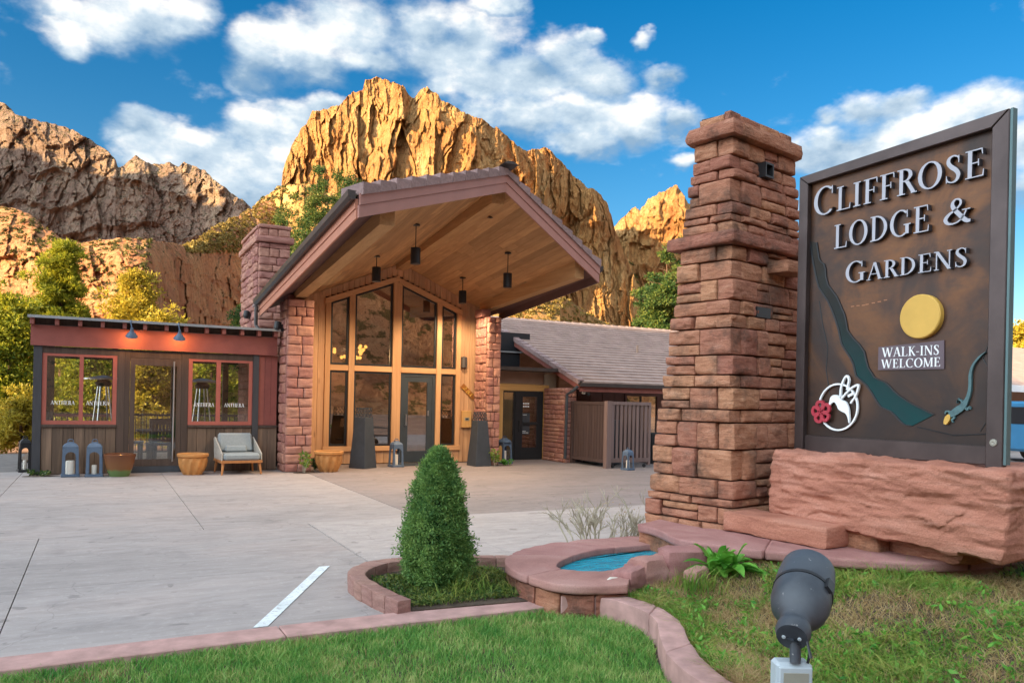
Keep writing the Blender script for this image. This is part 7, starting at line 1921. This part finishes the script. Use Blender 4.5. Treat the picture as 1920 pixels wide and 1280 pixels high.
b = MB(); b.tube([c0 - ax * .02 + s_ * .03, c0 - ax * .05 + s_ * .045 + Vector((0, 0, -.03)), bx + rt_ * .035 + Vector((0, 0, .02)), bx + rt_ * .03 + Vector((0, 0, -.005))], .0035, 6); b.build('cable', MT['black_metal'], sp)
obox('box', 'box_grey', 0, .088, -.135, -.006, .0, -.05, .008)
obox('cover_frame', 'box_grey', 0, .080, -.128, -.013, .008, .0005, .003)
obox('cover', 'box_cover', 0, .060, -.115, -.026, .0105, .0085, .0006)
b = MB(); b.lathe([(.020, 0), (.018, .008), (.0001, .012)], bx + fw * .0106 + Vector((0, 0, -.095)), 16, axis=fw); b.build('knob', MT['lettering'], eb, smooth=True)
b = MB(); b.tube([bx + Vector((0, 0, -.136)) - fw * .025, Vector((bx.x, bx.y, 0)) - fw * .025], .016, 10); b.build('conduit', MT['box_grey'], eb)
# ------------------------------------------------------------------ foliage
MT['pine_lit'] = leaf('pine_lit', (0.07, 0.115, 0.014), (0.24, 0.26, 0.022), (0.46, 0.42, 0.04), .4, .55)
MT['yellow_leaf'] = leaf('yellow_leaf', (0.19, 0.16, 0.02), (0.42, 0.33, 0.035), (0.58, 0.44, 0.06), .4, .6)
MT['pine_dark'] = leaf('pine_dark', (0.02, 0.055, 0.018), (0.06, 0.115, 0.028), (0.19, 0.21, 0.045), .35, .5)
MT['conifer'] = leaf('conifer', (0.05, 0.14, 0.04), (0.14, 0.27, 0.07), (0.28, 0.42, 0.11), .35, 7)
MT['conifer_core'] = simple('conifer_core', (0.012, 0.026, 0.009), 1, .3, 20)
MT['grass'] = leaf('grass', (0.065, 0.23, 0.045), (0.17, 0.38, 0.07), (0.46, 0.52, 0.18), .35, 3.5, .5)
MT['weed'] = leaf('weed', (0.09, 0.21, 0.03), (0.20, 0.31, 0.05), (0.44, 0.44, 0.11), .4, 3.0, .5)
MT['straw'] = leaf('straw', (0.30, 0.19, 0.085), (0.48, 0.33, 0.15), (0.58, 0.45, 0.23), .35, 3)
MT['broadleaf'] = leaf('broadleaf', (0.05, 0.20, 0.03), (0.12, 0.36, 0.045), (0.24, 0.50, 0.08), .35, 8, .35)
MT['bare_twig'] = simple('bare_twig', (0.42, 0.37, 0.27), .9, .25, 8)

def tufts(cent, spread, per, lsize, rg, aspect=2.2, up=.25, flat=.8):
    n = len(cent); k = per
    d = rg.normal(size=(n * k, 3)); d /= np.linalg.norm(d, axis=1, keepdims=True)
    r = rg.random(n * k) ** .5
    sp_ = np.repeat(np.asarray(spread) * np.ones(n), k)
    P_ = np.repeat(cent, k, 0) + d * (r * sp_)[:, None] * np.array([1, 1, flat])
    # leaves point outwards from the tuft's centre
    a = d + rg.normal(size=d.shape) * .45; a[:, 2] += up; a /= np.linalg.norm(a, axis=1, keepdims=True)
    b_ = np.cross(a, rg.normal(size=a.shape)); b_ /= np.maximum(np.linalg.norm(b_, axis=1, keepdims=True), 1e-6)
    s = (lsize * rg.uniform(.6, 1.3, n * k))[:, None]
    v = np.stack([P_ - a * s * .2 * aspect, P_ + b_ * s * .5, P_ + a * s * .8 * aspect, P_ - b_ * s * .5], 1).reshape(-1, 3)
    return v, np.arange(n * k * 4).reshape(-1, 4)
def tree(name, label, base, H, crown0, widths, mat, seed, ntuft, per, spread, lsize, trunk_r=.14, lean=(0, 0), group=None, holes=.35, aspect=2.2, cat='tree', nlimb=16, shell=.55, flat=.75):
    """trunk, limbs and a crown of leaf tufts gathered round the limb ends; widths: half width of the crown at heights 0..1 above crown0"""
    rg = np.random.default_rng(seed); base = Vector(base)
    tr = thing(name, label, cat, base, 0, group)
    b = MB(); path = []; rad_ = []
    for k in range(8):
        f_ = k / 7; path.append((lean[0] * f_ * H + .06 * H * .3 * math.sin(f_ * 5 + seed) * f_, lean[1] * f_ * H + .05 * H * .3 * math.cos(f_ * 4 + seed) * f_ , f_ * H * .96)); rad_.append(trunk_r * (1 - .88 * f_) + .008)
    b.tube(path, rad_, 8)
    wx, wy = [a for a, c_ in widths], [c_ for a, c_ in widths]
    limbs = []
    for k in range(nlimb):
        h_ = crown0 + (H - crown0) * ((k + .5) / nlimb) * .95
        f_ = (h_ - crown0) / (H - crown0); w = float(np.interp(f_, wx, wy))
        an = rg.uniform(0, 6.283); ln = w * rg.uniform(.6, 1.0)
        i_ = h_ / (H * .96) * 7; i0 = min(int(i_), 6); pb = Vector(path[i0]).lerp(Vector(path[i0 + 1]), i_ - i0)
        e_ = pb + Vector((math.cos(an) * ln, math.sin(an) * ln, ln * rg.uniform(.05, .35)))
        mid = pb.lerp(e_, .5) + Vector((0, 0, ln * .06))
        b.tube([pb, mid, e_], [max(.012, trunk_r * .32 * (1 - f_ * .6)), max(.01, trunk_r * .2 * (1 - f_ * .5)), .006], 5)
        limbs.append((pb, e_))
    b.build('trunk', MT['bark'], tr, wc=False)
    # tuft centres: some along the limbs, most in the crown's outer volume, with gaps
    c_ = []
    n1 = int(ntuft * .45)
    for k in range(n1):
        pb, e_ = limbs[rg.integers(len(limbs))]; f_ = rg.uniform(.45, 1.08)
        c_.append(pb.lerp(e_, f_) + Vector(rg.normal(size=3) * spread * .8))
    tries = 0
    while len(c_) < ntuft and tries < ntuft * 12:
        tries += 1
        f_ = rg.random() ** 1.15; w = float(np.interp(f_, wx, wy)); an = rg.uniform(0, 6.283); r = w * (shell + (1 - shell) * rg.random()) * rg.uniform(.75, 1.05)
        h_ = crown0 + (H - crown0) * f_
        p_ = Vector((lean[0] * h_ + r * math.cos(an), lean[1] * h_ + r * math.sin(an), h_))
        if vnoise(p_.x * 1.1 / spread * .5, p_.y * 1.1 / spread * .5, p_.z * 1.3 / spread * .5, seed) < holes - .6: continue
        c_.append(p_)
    cent = np.array([tuple(p_) for p_ in c_])
    v, f = tufts(cent, spread * rg.uniform(.65, 1.25, len(cent)), per, lsize, rg, aspect, flat=flat)
    o = link_mesh('crown', mesh_np('crown', v, f), MT[mat], tr)
    return tr
def base_at(px, d): p_ = at(px, 800, d); return (p_.x, p_.y, 0)
CONE = [(0, 1.0), (.15, 1.1), (.4, .85), (.7, .5), (.9, .2), (1, .04)]
def cw(s): return [(a, b_ * s) for a, b_ in CONE]
# behind the sunroom, in the low sun
def ytree(name, label, px, Y, top, wpx, mat, seed, nt_, per, sp_, ls, prof=[(0,.85),(.3,1),(.65,.8),(.9,.4),(1,.12)], **k):
    b_ = on_y(px, 800, Y); H = on_y(px, top, Y).z; d = Vector((b_.x, b_.y, 0)).dot(VV); w = wpx / FPX * d
    return tree(name, label, (b_.x, b_.y, 0), H, k.pop('h0', .1) * H, [(a, c_ * w) for a, c_ in prof], mat, seed, nt_, per, sp_, ls, **k)
ytree('pine_tree', 'tall bright yellow green pine behind the left end of the sunroom', 112, 36.5, 458, 128, 'pine_lit', 201, 580, 170, .33, .046, [(0,1.0),(.15,1.0),(.4,.66),(.65,.33),(.85,.10),(1,.0)], aspect=3.2, flat=.6, trunk_r=.17, nlimb=26)
ytree('yellow_tree', 'thin yellow leaved tree right of the bright pine behind sunroom', 245, 41, 512, 62, 'yellow_leaf', 203, 260, 60, .38, .075, trunk_r=.09, holes=.5, h0=.2)
ytree('yellow_bush', 'low bright yellow bush beside the thin yellow tree', 302, 31, 575, 40, 'yellow_leaf', 204, 130, 60, .30, .07, trunk_r=.06)
ytree('leafy_tree', 'gold and green leafy tree at the left edge beside sunroom', 12, 29, 560, 75, 'pine_lit', 206, 330, 90, .34, .06, trunk_r=.12, nlimb=20)
ytree('leafy_tree', 'yellow leaved tree standing furthest left in the sunlight', -70, 45, 500, 90, 'yellow_leaf', 207, 260, 60, .5, .10, trunk_r=.14)
ytree('leafy_tree', 'green gold tree seen through the left sunroom windows', 170, 32.8, 660, 75, 'pine_lit', 208, 260, 80, .34, .065, trunk_r=.1)
ytree('leafy_tree', 'bright yellow tree seen through the sunroom glass door', 290, 27, 655, 75, 'yellow_leaf', 209, 260, 80, .32, .06, trunk_r=.1)
ytree('leafy_tree', 'olive green tree seen through the right sunroom window', 395, 34.8, 655, 60, 'pine_lit', 210, 200, 80, .34, .065, trunk_r=.1)
ytree('leafy_tree', 'bright tree seen through the tall sidelight of the wing entry', 950, 30, 690, 60, 'yellow_leaf', 214, 160, 80, .34, .07, trunk_r=.1)
ytree('leafy_tree', 'low dark gold shrub tree left of the sunroom post', 40, 25.2, 745, 55, 'yellow_leaf', 211, 160, 70, .24, .05, trunk_r=.05)
tree('cypress', 'slim dark green cypress left of the stone chimney', base_at(446, 36), 5.6, .3, [(0,.35),(.4,.42),(.8,.25),(1,.04)], 'pine_dark', 212, 90, 60, .28, .07, trunk_r=.05)
tree('cypress', 'very small green bush top showing over sunroom roof', base_at(400, 38), 4.7, .3, [(0,.5),(.5,.5),(1,.1)], 'pine_dark', 213, 70, 50, .26, .07, trunk_r=.05)
# conifers behind the lodge roof
G_ = 'conifers behind the lodge'
def conif(px, d, top, w, seed, lab, mat='pine_dark', dens=1.0, h0=.25):
    b_ = base_at(px, d); ztop = at(px, top, d).z
    tree('conifer_tree', lab, b_, ztop, ztop * h0, [(0, w), (.3, w * .95), (.6, w * .62), (.85, w * .3), (1, .06)], mat, seed, int(190 * dens), 130, .36, .052, trunk_r=.16, group=G_, holes=.5, nlimb=30, shell=.35)
conif(588, 40, 318, 1.55, 221, 'sparse tall conifer behind the lodge, just left of the tallest one')
conif(640, 42, 305, 1.6, 222, 'tallest sparse conifer behind the left canopy corner', dens=1.1)
conif(560, 36, 415, 1.3, 223, 'dense dark green conifer directly right of the chimney', dens=1.3)
conif(520, 44, 372, 1.15, 224, 'small sparse conifer above the chimney top', dens=.6)
conif(668, 47, 345, 1.2, 225, 'thin conifer half hidden by the canopy tiles', dens=.6)
# the pine on the right
tree('pine_tree', 'dark green pine with open layered crown left of the stone pillar', base_at(1243, 46), at(1243, 478, 46).z, 4.6, [(0,2.1),(.12,2.5),(.24,1.2),(.38,1.1),(.48,2.0),(.6,1.0),(.72,1.4),(.84,.6),(.93,.5),(1,.05)], 'pine_dark', 231, 150, 120, .55, .085, trunk_r=.2, holes=.7, nlimb=12, flat=.42, shell=.3)
tree('pine_tree', 'lower green pine whose branches reach over the wing roof', base_at(1212, 50), at(1212, 572, 50).z, 2.6, [(0,1.2),(.5,1.3),(.8,.7),(1,.2)], 'pine_dark', 232, 90, 110, .5, .085, trunk_r=.15, holes=.65, flat=.4, shell=.3)
tree('autumn_tree', 'orange autumn tree beyond the right edge of the sign', base_at(1912, 48), at(1912, 612, 48).z, 1, [(0,1.6),(.5,1.9),(1,.6)], 'yellow_leaf', 233, 220, 50, .45, .12, trunk_r=.15)
tree('autumn_tree', 'orange tree hidden mostly behind the bronze sign', base_at(1800, 50), at(1800, 640, 50).z, 1, [(0,1.6),(.5,1.9),(1,.6)], 'yellow_leaf', 234, 160, 50, .45, .12, trunk_r=.15)

# the small dwarf conifer in its bed
cn = thing('conifer_shrub', 'dense cone shaped dwarf conifer in the block edged bed', 'shrub', (2.50, 6.02, .05))
rg = np.random.default_rng(301)
HS = 1.10
def rprof(f): return np.interp(f, [0, .06, .2, .38, .6, .8, .93, 1], [.15, .235, .28, .275, .215, .150, .092, .016])
n = 2600; f_ = rg.random(n) ** 1.25; an = rg.uniform(0, 6.283, n)
lump = 1 + .30 * fbm(np.cos(an) * 2.4, np.sin(an) * 2.4, f_ * 7, seed=9, octv=3)
r = rprof(f_) * lump * np.where(rg.random(n) < .06, rg.uniform(1.04, 1.2, n), rg.uniform(.80, 1.03, n))
cent = np.stack([r * np.cos(an), r * np.sin(an), f_ * HS + .02], -1)
v, f = tufts(cent, .048 * rg.uniform(.7, 1.3, n), 26, .0105, rg, 2.4, up=.35, flat=1)
link_mesh('crown', mesh_np('crown', v, f), MT['conifer'], cn)
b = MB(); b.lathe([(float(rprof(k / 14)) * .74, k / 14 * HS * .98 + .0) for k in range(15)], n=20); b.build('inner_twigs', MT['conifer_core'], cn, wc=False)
b = MB(); b.tube([(0, 0, -.04), (0, 0, .2)], .03); b.build('trunk', MT['bark'], cn, wc=False)

# lawn and bed
def bedz(x, y): return .10 + .12 * np.clip((x - 3.5) / 1.1, 0, 1) + .09 * np.clip((x - 4.3) / .6, 0, 1) + .018 * fbm(np.asarray(x) * 2.2, np.asarray(y) * 2.2, seed=4, octv=3)
def xc(y, pts): p_ = sorted((b_, a) for a, b_ in pts); return np.interp(y, [a for a, _ in p_], [b_ for _, b_ in p_])
ny, nx = 70, 90
ys = np.linspace(1.0, 5.25, ny); U = np.linspace(0, 1, nx) ** 1.4
Yg, Ug = np.meshgrid(ys, U, indexing='ij'); x0_ = xc(Yg, co) - .05; Xg = x0_ + (11 - x0_) * Ug
i, j = np.meshgrid(np.arange(ny - 1), np.arange(nx - 1), indexing='ij')
Q_ = np.stack([i * nx + j, i * nx + j + 1, (i + 1) * nx + j + 1, (i + 1) * nx + j], -1).reshape(-1, 4)
tag(link_mesh('garden_bed', mesh_np('garden_bed', np.stack([Xg, Yg, bedz(Xg, Yg)], -1).reshape(-1, 3), Q_), MT['soil']), kind='structure')
b = MB(); b.prism([(-9, -1, -.12), (2.8, -1, -.12)] + [(x, y, -.12) for x, y in reversed(ci)] + [(-9, 5.16, -.12)], (0, 0, .115)); tag(b.build('lawn', MT['soil']), kind='structure')

def blades(P_, h, w, rg, lean=.45, curl=.5):
    n = len(P_); an = rg.uniform(0, 6.283, n); hh = h * rg.uniform(.55, 1.25, n); l = rg.normal(size=(n, 2)) * lean * .5
    side_ = np.stack([np.cos(an), np.sin(an), np.zeros(n)], -1) * (w * rg.uniform(.7, 1.3, n))[:, None]
    mid = P_ + np.stack([l[:, 0] * hh * .45, l[:, 1] * hh * .45, hh * .6], -1)
    top = P_ + np.stack([l[:, 0] * hh * (1 + curl), l[:, 1] * hh * (1 + curl), hh], -1)
    v = np.stack([P_ - side_, P_ + side_, mid + side_ * .7, top, mid - side_ * .7], 1).reshape(-1, 3)
    k = np.arange(n) * 5
    f = np.concatenate([np.stack([k, k + 1, k + 2, k + 4], -1)]); f2 = np.stack([k + 4, k + 2, k + 3, k + 3], -1)
    tri = np.stack([k + 4, k + 2, k + 3], -1)
    q1 = np.stack([k, k + 1, k + 2], -1); q2 = np.stack([k, k + 2, k + 4], -1)
    return v, np.concatenate([q1, q2, tri])
rg = np.random.default_rng(41)
n = 150000
yy = 2.2 + (5.13 - 2.2) * rg.random(n) ** .85; xr = xc(yy, ci) - .02; xx = xr - (xr + 1.9) * rg.random(n)
dens = fbm(xx * 2.0, yy * 2.0, seed=6, octv=3)
P_ = np.stack([xx, yy, np.full(n, -.005)], -1)
keep = rg.random(n) < np.clip(.8 + dens * .6, .35, 1)
v, f = blades(P_[keep], .050, .0030, rg, .6, .6)
tag(link_mesh('lawn_grass', mesh_np('lawn_grass', v, f), MT['grass']), 'short dense green turf inside the pink curbs', 'grass', kind='stuff')
P2 = P_[(fbm(xx * 3.1, yy * 3.1, seed=16, octv=3) + .35 * rg.normal(size=n) > .55)][:9000]
v, f = blades(P2, .05, .0019, rg, .9)
tag(link_mesh('dry_grass', mesh_np('dry_grass', v, f), MT['straw']), 'scattered dry straw blades within the lawn', 'grass', kind='stuff')
# weeds: sprawling green tufts, straw and small leaves
n = 90000
yy = 1.7 + 3.4 * rg.random(n); xl_ = xc(yy, co) + .03; xx = xl_ + (9.5 - xl_) * rg.random(n) ** 1.5
ox = xc(yy, [(a, b_) for a, b_ in outer if b_ > 3.6] ) if False else None
rwx = np.array([p[0] for p in resample(outer, 60)]); rwy = np.array([p[1] for p in resample(outer, 60)])
def in_front(x, y):     # on the camera's side of the curved wall
    lim = np.interp(x, rwx[rwx.argsort()], rwy[rwx.argsort()]); return np.where(x < 4.45, y < 4.95, np.where(x < 4.8, y < 4.6 + (4.8 - x) * 0.9, y < lim - .03))
ok = in_front(xx, yy)
xx, yy = xx[ok], yy[ok]
fld = fbm(xx * 1.7, yy * 1.7, seed=8, octv=4); r_ = rg.random(len(xx))
P_ = np.stack([xx, yy, bedz(xx, yy) - .004], -1)
def tall(x, y): return 1 + .9 * np.clip(fbm(x * 2.6, y * 2.6, seed=18, octv=2), 0, 1)
s1_ = (r_ < np.clip(.36 + fld * 1.7, .04, .85))
h_ = .060 * tall(xx[s1_], yy[s1_])
v, f = blades(P_[s1_], h_, .0046, rg, 1.4, .8)
tag(link_mesh('weeds', mesh_np('weeds', v, f), MT['weed']), 'sprawling green weeds covering the raised bed', 'weeds', kind='stuff')
s2_ = ~s1_ & (r_ < .96)
v, f = blades(P_[s2_], .050 * tall(xx[s2_], yy[s2_]), .0024, rg, 1.7, .6)
tag(link_mesh('dead_stalks', mesh_np('dead_stalks', v, f), MT['straw']), 'tan dead stalks tangled among the weeds', 'dry weeds', kind='stuff')
s3_ = (rg.random(len(xx)) < .18) & (fld > -.1)
P3_ = P_[s3_] + np.stack([0 * P_[s3_][:, 0], 0 * P_[s3_][:, 0], rg.uniform(.006, .05, s3_.sum())], -1)
v, f = leaf_quads(P3_, rg.uniform(.006, .024, len(P3_)), rg, 1.5)
tag(link_mesh('weed_leaves', mesh_np('weed_leaves', v, f), MT['broadleaf']), 'small broad green weed leaves low in the bed', 'weeds', kind='stuff')
v, f = leaf_quads(P_[rg.random(len(xx)) < .03] + np.array([0, 0, .012]), .018, rg, 1.5)
tag(link_mesh('fallen_leaves', mesh_np('fallen_leaves', v, f), MT['straw']), 'curled brown fallen leaves lying in the bed', 'leaves', kind='stuff')
# ground cover round the dwarf conifer
n = 5200; a_ = rg.random((n, 2)); xx = 2.05 + 1.15 * a_[:, 0]; yy = 5.42 + 1.0 * a_[:, 1]
P_ = np.stack([xx, yy, np.full(n, .05)], -1)
v, f = leaf_quads(P_ + np.array([0, 0, .012]) + rg.random((n, 3)) * np.array([0, 0, .03]), rg.uniform(.008, .02, n), rg, 1.3)
tag(link_mesh('bed_litter', mesh_np('bed_litter', v, f), MT['pine_dark']), 'dark leaf litter and sprigs under the dwarf conifer', 'ground cover', kind='stuff')
gk = fbm(xx * 3, yy * 3, seed=2) > -.05
v, f = blades(P_[gk][:1000], .075, .0024, rg, 1.1, .8)
tag(link_mesh('bed_grass', mesh_np('bed_grass', v, f), MT['weed']), 'loose grass tufts growing under the dwarf conifer', 'grass', kind='stuff')

# single plants
def leaf_blade(b, p0, d, L_, W_, droop=.35, nseg=5, fold=.25):
    """a broad leaf: two-sided blade with a fold along the middle and thickness from its curl"""
    d = Vector(d).normalized(); s = d.cross(UPV)
    if s.length < .05: s = Vector((1, 0, 0))
    s = s.normalized(); p = Vector(p0); L1, C1, R1 = [], [], []
    for k in range(nseg + 1):
        t_ = k / nseg; w = W_ * (math.sin(math.pi * min(1, .08 + t_ * .92)) ** .8) * (1 - .25 * t_) + .001
        q = p + d * L_ * t_ + Vector((0, 0, -droop * L_ * t_ * t_)); up = Vector((0, 0, fold * w))
        L1.append(q - s * w / 2 + up); C1.append(q); R1.append(q + s * w / 2 + up)
    vs_ = L1 + C1 + R1; n_ = nseg + 1; fs = []
    for k in range(nseg): fs += [(k, n_+k, n_+k+1, k+1), (n_+k, 2*n_+k, 2*n_+k+1, n_+k+1)]
    b.add(vs_, fs)
rr = random.Random(77)
lp = thing('leafy_plant', 'lush plant with big bright green leaves against the curved wall', 'plant', (4.42, 4.70, .25))
for k in range(44):
    an = rr.uniform(0, 6.28); el = rr.uniform(.25, 1.4); d = Vector((math.cos(an) * math.cos(el), math.sin(an) * math.cos(el), math.sin(el)))
    b = MB(); o_ = Vector((4.42, 4.70, .24)) + Vector((rr.uniform(-.10, .10), rr.uniform(-.10, .10), rr.uniform(0, .10)))
    leaf_blade(b, o_, d, rr.uniform(.20, .34), rr.uniform(.075, .125), .38); b.build('leaf', MT['broadleaf'], lp, smooth=True)
b = MB()
for k in range(7): b.tube([(4.42, 4.70, .18), (4.42 + rr.uniform(-.08, .08), 4.70 + rr.uniform(-.08, .08), .42)], .006, 5)
b.build('stem', MT['broadleaf'], lp)
bs = thing('bare_shrub', 'leafless pale twiggy shrub behind the pool rim', 'shrub', (4.75, 6.85, 0))
b = MB()
def twig(p, d, L_, r, lev):
    q = p + d * L_; mid = p + d * L_ * .5 + Vector((rr.uniform(-1, 1), rr.uniform(-1, 1), rr.uniform(-.5, .5))) * L_ * .08
    b.tube([p, mid, q], [r, r * .85, r * .7], 5)
    if lev:
        for _ in range(rr.choice((2, 3))):
            dd = (d + Vector((rr.uniform(-.7, .7), rr.uniform(-.7, .7), rr.uniform(-.35, .45)))).normalized()
            twig(p + d * L_ * rr.uniform(.5, 1), dd, L_ * rr.uniform(.5, .78), r * .66, lev - 1)
for k in range(24):
    an = rr.uniform(0, 6.28); sx_ = rr.uniform(-.38, .38)
    twig(Vector((4.75, 6.85, 0.03)) + RV * sx_ + Vector((0, rr.uniform(-.1, .1), 0)), Vector((RV.x * sx_ * 1.1 + .15 * math.cos(an), RV.y * sx_ * 1.1 + .15 * math.sin(an), .95)).normalized(), rr.uniform(.21, .33), .0095, 3)
tag(b.build('twigs', MT['bare_twig'], bs), kind='stuff')
v, f = leaf_quads(np.array([(4.75 + RV.x * a, 6.85 + RV.y * a + rr.uniform(-.12, .12), rr.uniform(.2, .55)) for a in [rr.uniform(-.38, .38) for _ in range(130)]]), .008, rg, 1.5)
link_mesh('buds', mesh_np('buds', v, f), MT['straw'], bs, True)
def small_plant(loc, h, nst, lab, mat='weed', w=.12):
    p_ = thing('small_plant', lab, 'plant', loc)
    b = MB(); tips = []
    for k in range(nst):
        t_ = Vector((rr.uniform(-w, w), rr.uniform(-w, w), h * rr.uniform(.6, 1))); b.tube([(t_.x * .2, t_.y * .2, -.01), tuple(t_ * .6), tuple(t_)], .005, 5); tips += [t_, t_ * .75, t_ * .5]
    b.build('stem', MT['bare_twig'], p_, wc=False)
    c_ = np.array([tuple(t_ + Vector((rr.uniform(-.05, .05), rr.uniform(-.05, .05), rr.uniform(-.03, .03)))) for t_ in tips for _ in range(12)])
    v, f = leaf_quads(c_, .026, rg, 1.5); link_mesh('leaves', mesh_np('leaves', v, f), MT[mat], p_)
small_plant((3.78, 16.38, 0), .42, 6, 'weedy young plant at the foot of the left stone column', w=.16)
small_plant((4.10, 16.72, 0), .26, 5, 'small leafy weed between left column and swirled pot', 'pine_dark', .12)
small_plant((8.50, 16.92, 0), .40, 5, 'thin climbing weed against the right stone column base')
small_plant((8.86, 17.0, 0), .14, 5, 'low green tuft beside the rounded lantern', 'broadleaf', .12)
small_plant((-1.0, 17.0, 0), .10, 5, 'low weeds at the foot of the left sunroom post', 'pine_dark', .2)
for (x, y, sx_, sy_, lab) in ((3.85, 16.42, .30, .16, 'small soil patch at the left column foot'), (8.78, 16.98, .22, .12, 'small soil patch by the right column foot'), (-.95, 16.98, .32, .12, 'small soil patch at the left sunroom post')):
    b = MB(); b.lathe([(.0001, .010), (.8, .008), (1, .001)], n=14); b.v = [(x + a * sx_ * (1 + .12 * math.sin(7 * a)), y + c_ * sy_, z) for a, c_, z in b.v]; tag(b.build('soil_patch', MT['soil']), lab, 'soil patch')
# tufts against the walls and round the floodlight
def grass_clump(loc, h, n_, lab, mat='weed', sp=.09):
    P_ = np.array([loc]) + rg.normal(size=(n_, 3)) * np.array([sp, sp, 0]); P_[:, 2] = loc[2]
    v, f = blades(P_, h, .0045, rg, .9, .7)
    o = link_mesh('grass_clump', mesh_np('grass_clump', v, f), MT[mat]); tag(o, lab, 'grass clump')
grass_clump((4.72, 3.95, .23), .17, 160, 'bright grass clump left of the floodlight top')
grass_clump((5.25, 3.78, .24), .20, 150, 'pale green weed clump right of the floodlight under the wall')
grass_clump((6.7, 3.5, .26), .24, 170, 'bushy weed clump at the right end of the curved wall', 'pine_dark', .14)
grass_clump((4.05, 4.62, .19), .15, 170, 'grass clump between pool rocks and leafy plant')
grass_clump((3.35, 2.95, .12), .22, 16, 'few tall thin green blades right of the floodlight', 'broadleaf', .02)
grass_clump((2.62, 5.72, .05), .17, 70, 'long grass blades at the foot of dwarf conifer', 'weed', .12)
# mountainside trees that can be told apart are too small; the ridge below the great cliff is dotted with them
for nm, (pxa, pxb, ya, yb, da, db, n_, s_, mt_, lab) in {'a': (405, 560, 360, 470, 430, 470, 260, 2.6, 'scrub', 'dark and golden scrub on the ridge below the great cliff'), 'b': (1005, 1135, 560, 605, 185, 250, 240, .75, 'scrub_gold', 'golden brush on the lit slope behind the wing roof')}.items():
    o_ = None
def dot_scrub(hillname_idx, n_, size, mat, lab, seed, pxr, ymax=9999):
    hl = [o for o in bpy.data.objects if o.name.startswith('hill') and o.get('kind') == 'structure'][hillname_idx]
    me = hl.data; nv = len(me.vertices); co_ = np.empty(nv * 3, np.float32); me.vertices.foreach_get('co', co_); co_ = co_.reshape(-1, 3)
    rel_ = co_ - np.array([0, 0, EYE]); u_ = rel_ @ np.array(RV); d_ = rel_ @ np.array(VV)
    px_ = 960 + FPX * u_ / d_
    idx = np.where((px_ > pxr[0]) & (px_ < pxr[1]) & (co_[:, 2] > 6) & (750 - FPX * rel_[:, 2] / d_ + ROLL * (px_ - 960) < ymax))[0]
    rg_ = np.random.default_rng(seed); idx = rg_.choice(idx, min(n_, len(idx)), replace=False)
    tag(bushes_mesh('hillside_scrub', co_[idx], size, MT[mat], seed, 16), lab, 'scrub', kind='stuff')
dot_scrub(0, 900, 2.0, 'scrub', 'dark scrub on the golden ridge below the great cliff', 401, (400, 760))
dot_scrub(1, 700, .8, 'scrub_gold', 'golden brush on the sunlit slope behind the wing roof', 402, (930, 1160))
dot_scrub(2, 700, 3.2, 'scrub', 'scrub on the shaded slope under the right hand peak', 403, (1000, 1320))
dot_scrub(3, 900, 1.3, 'scrub_gold', 'golden scrub along the upper edge of the red hill', 404, (340, 520), 475)
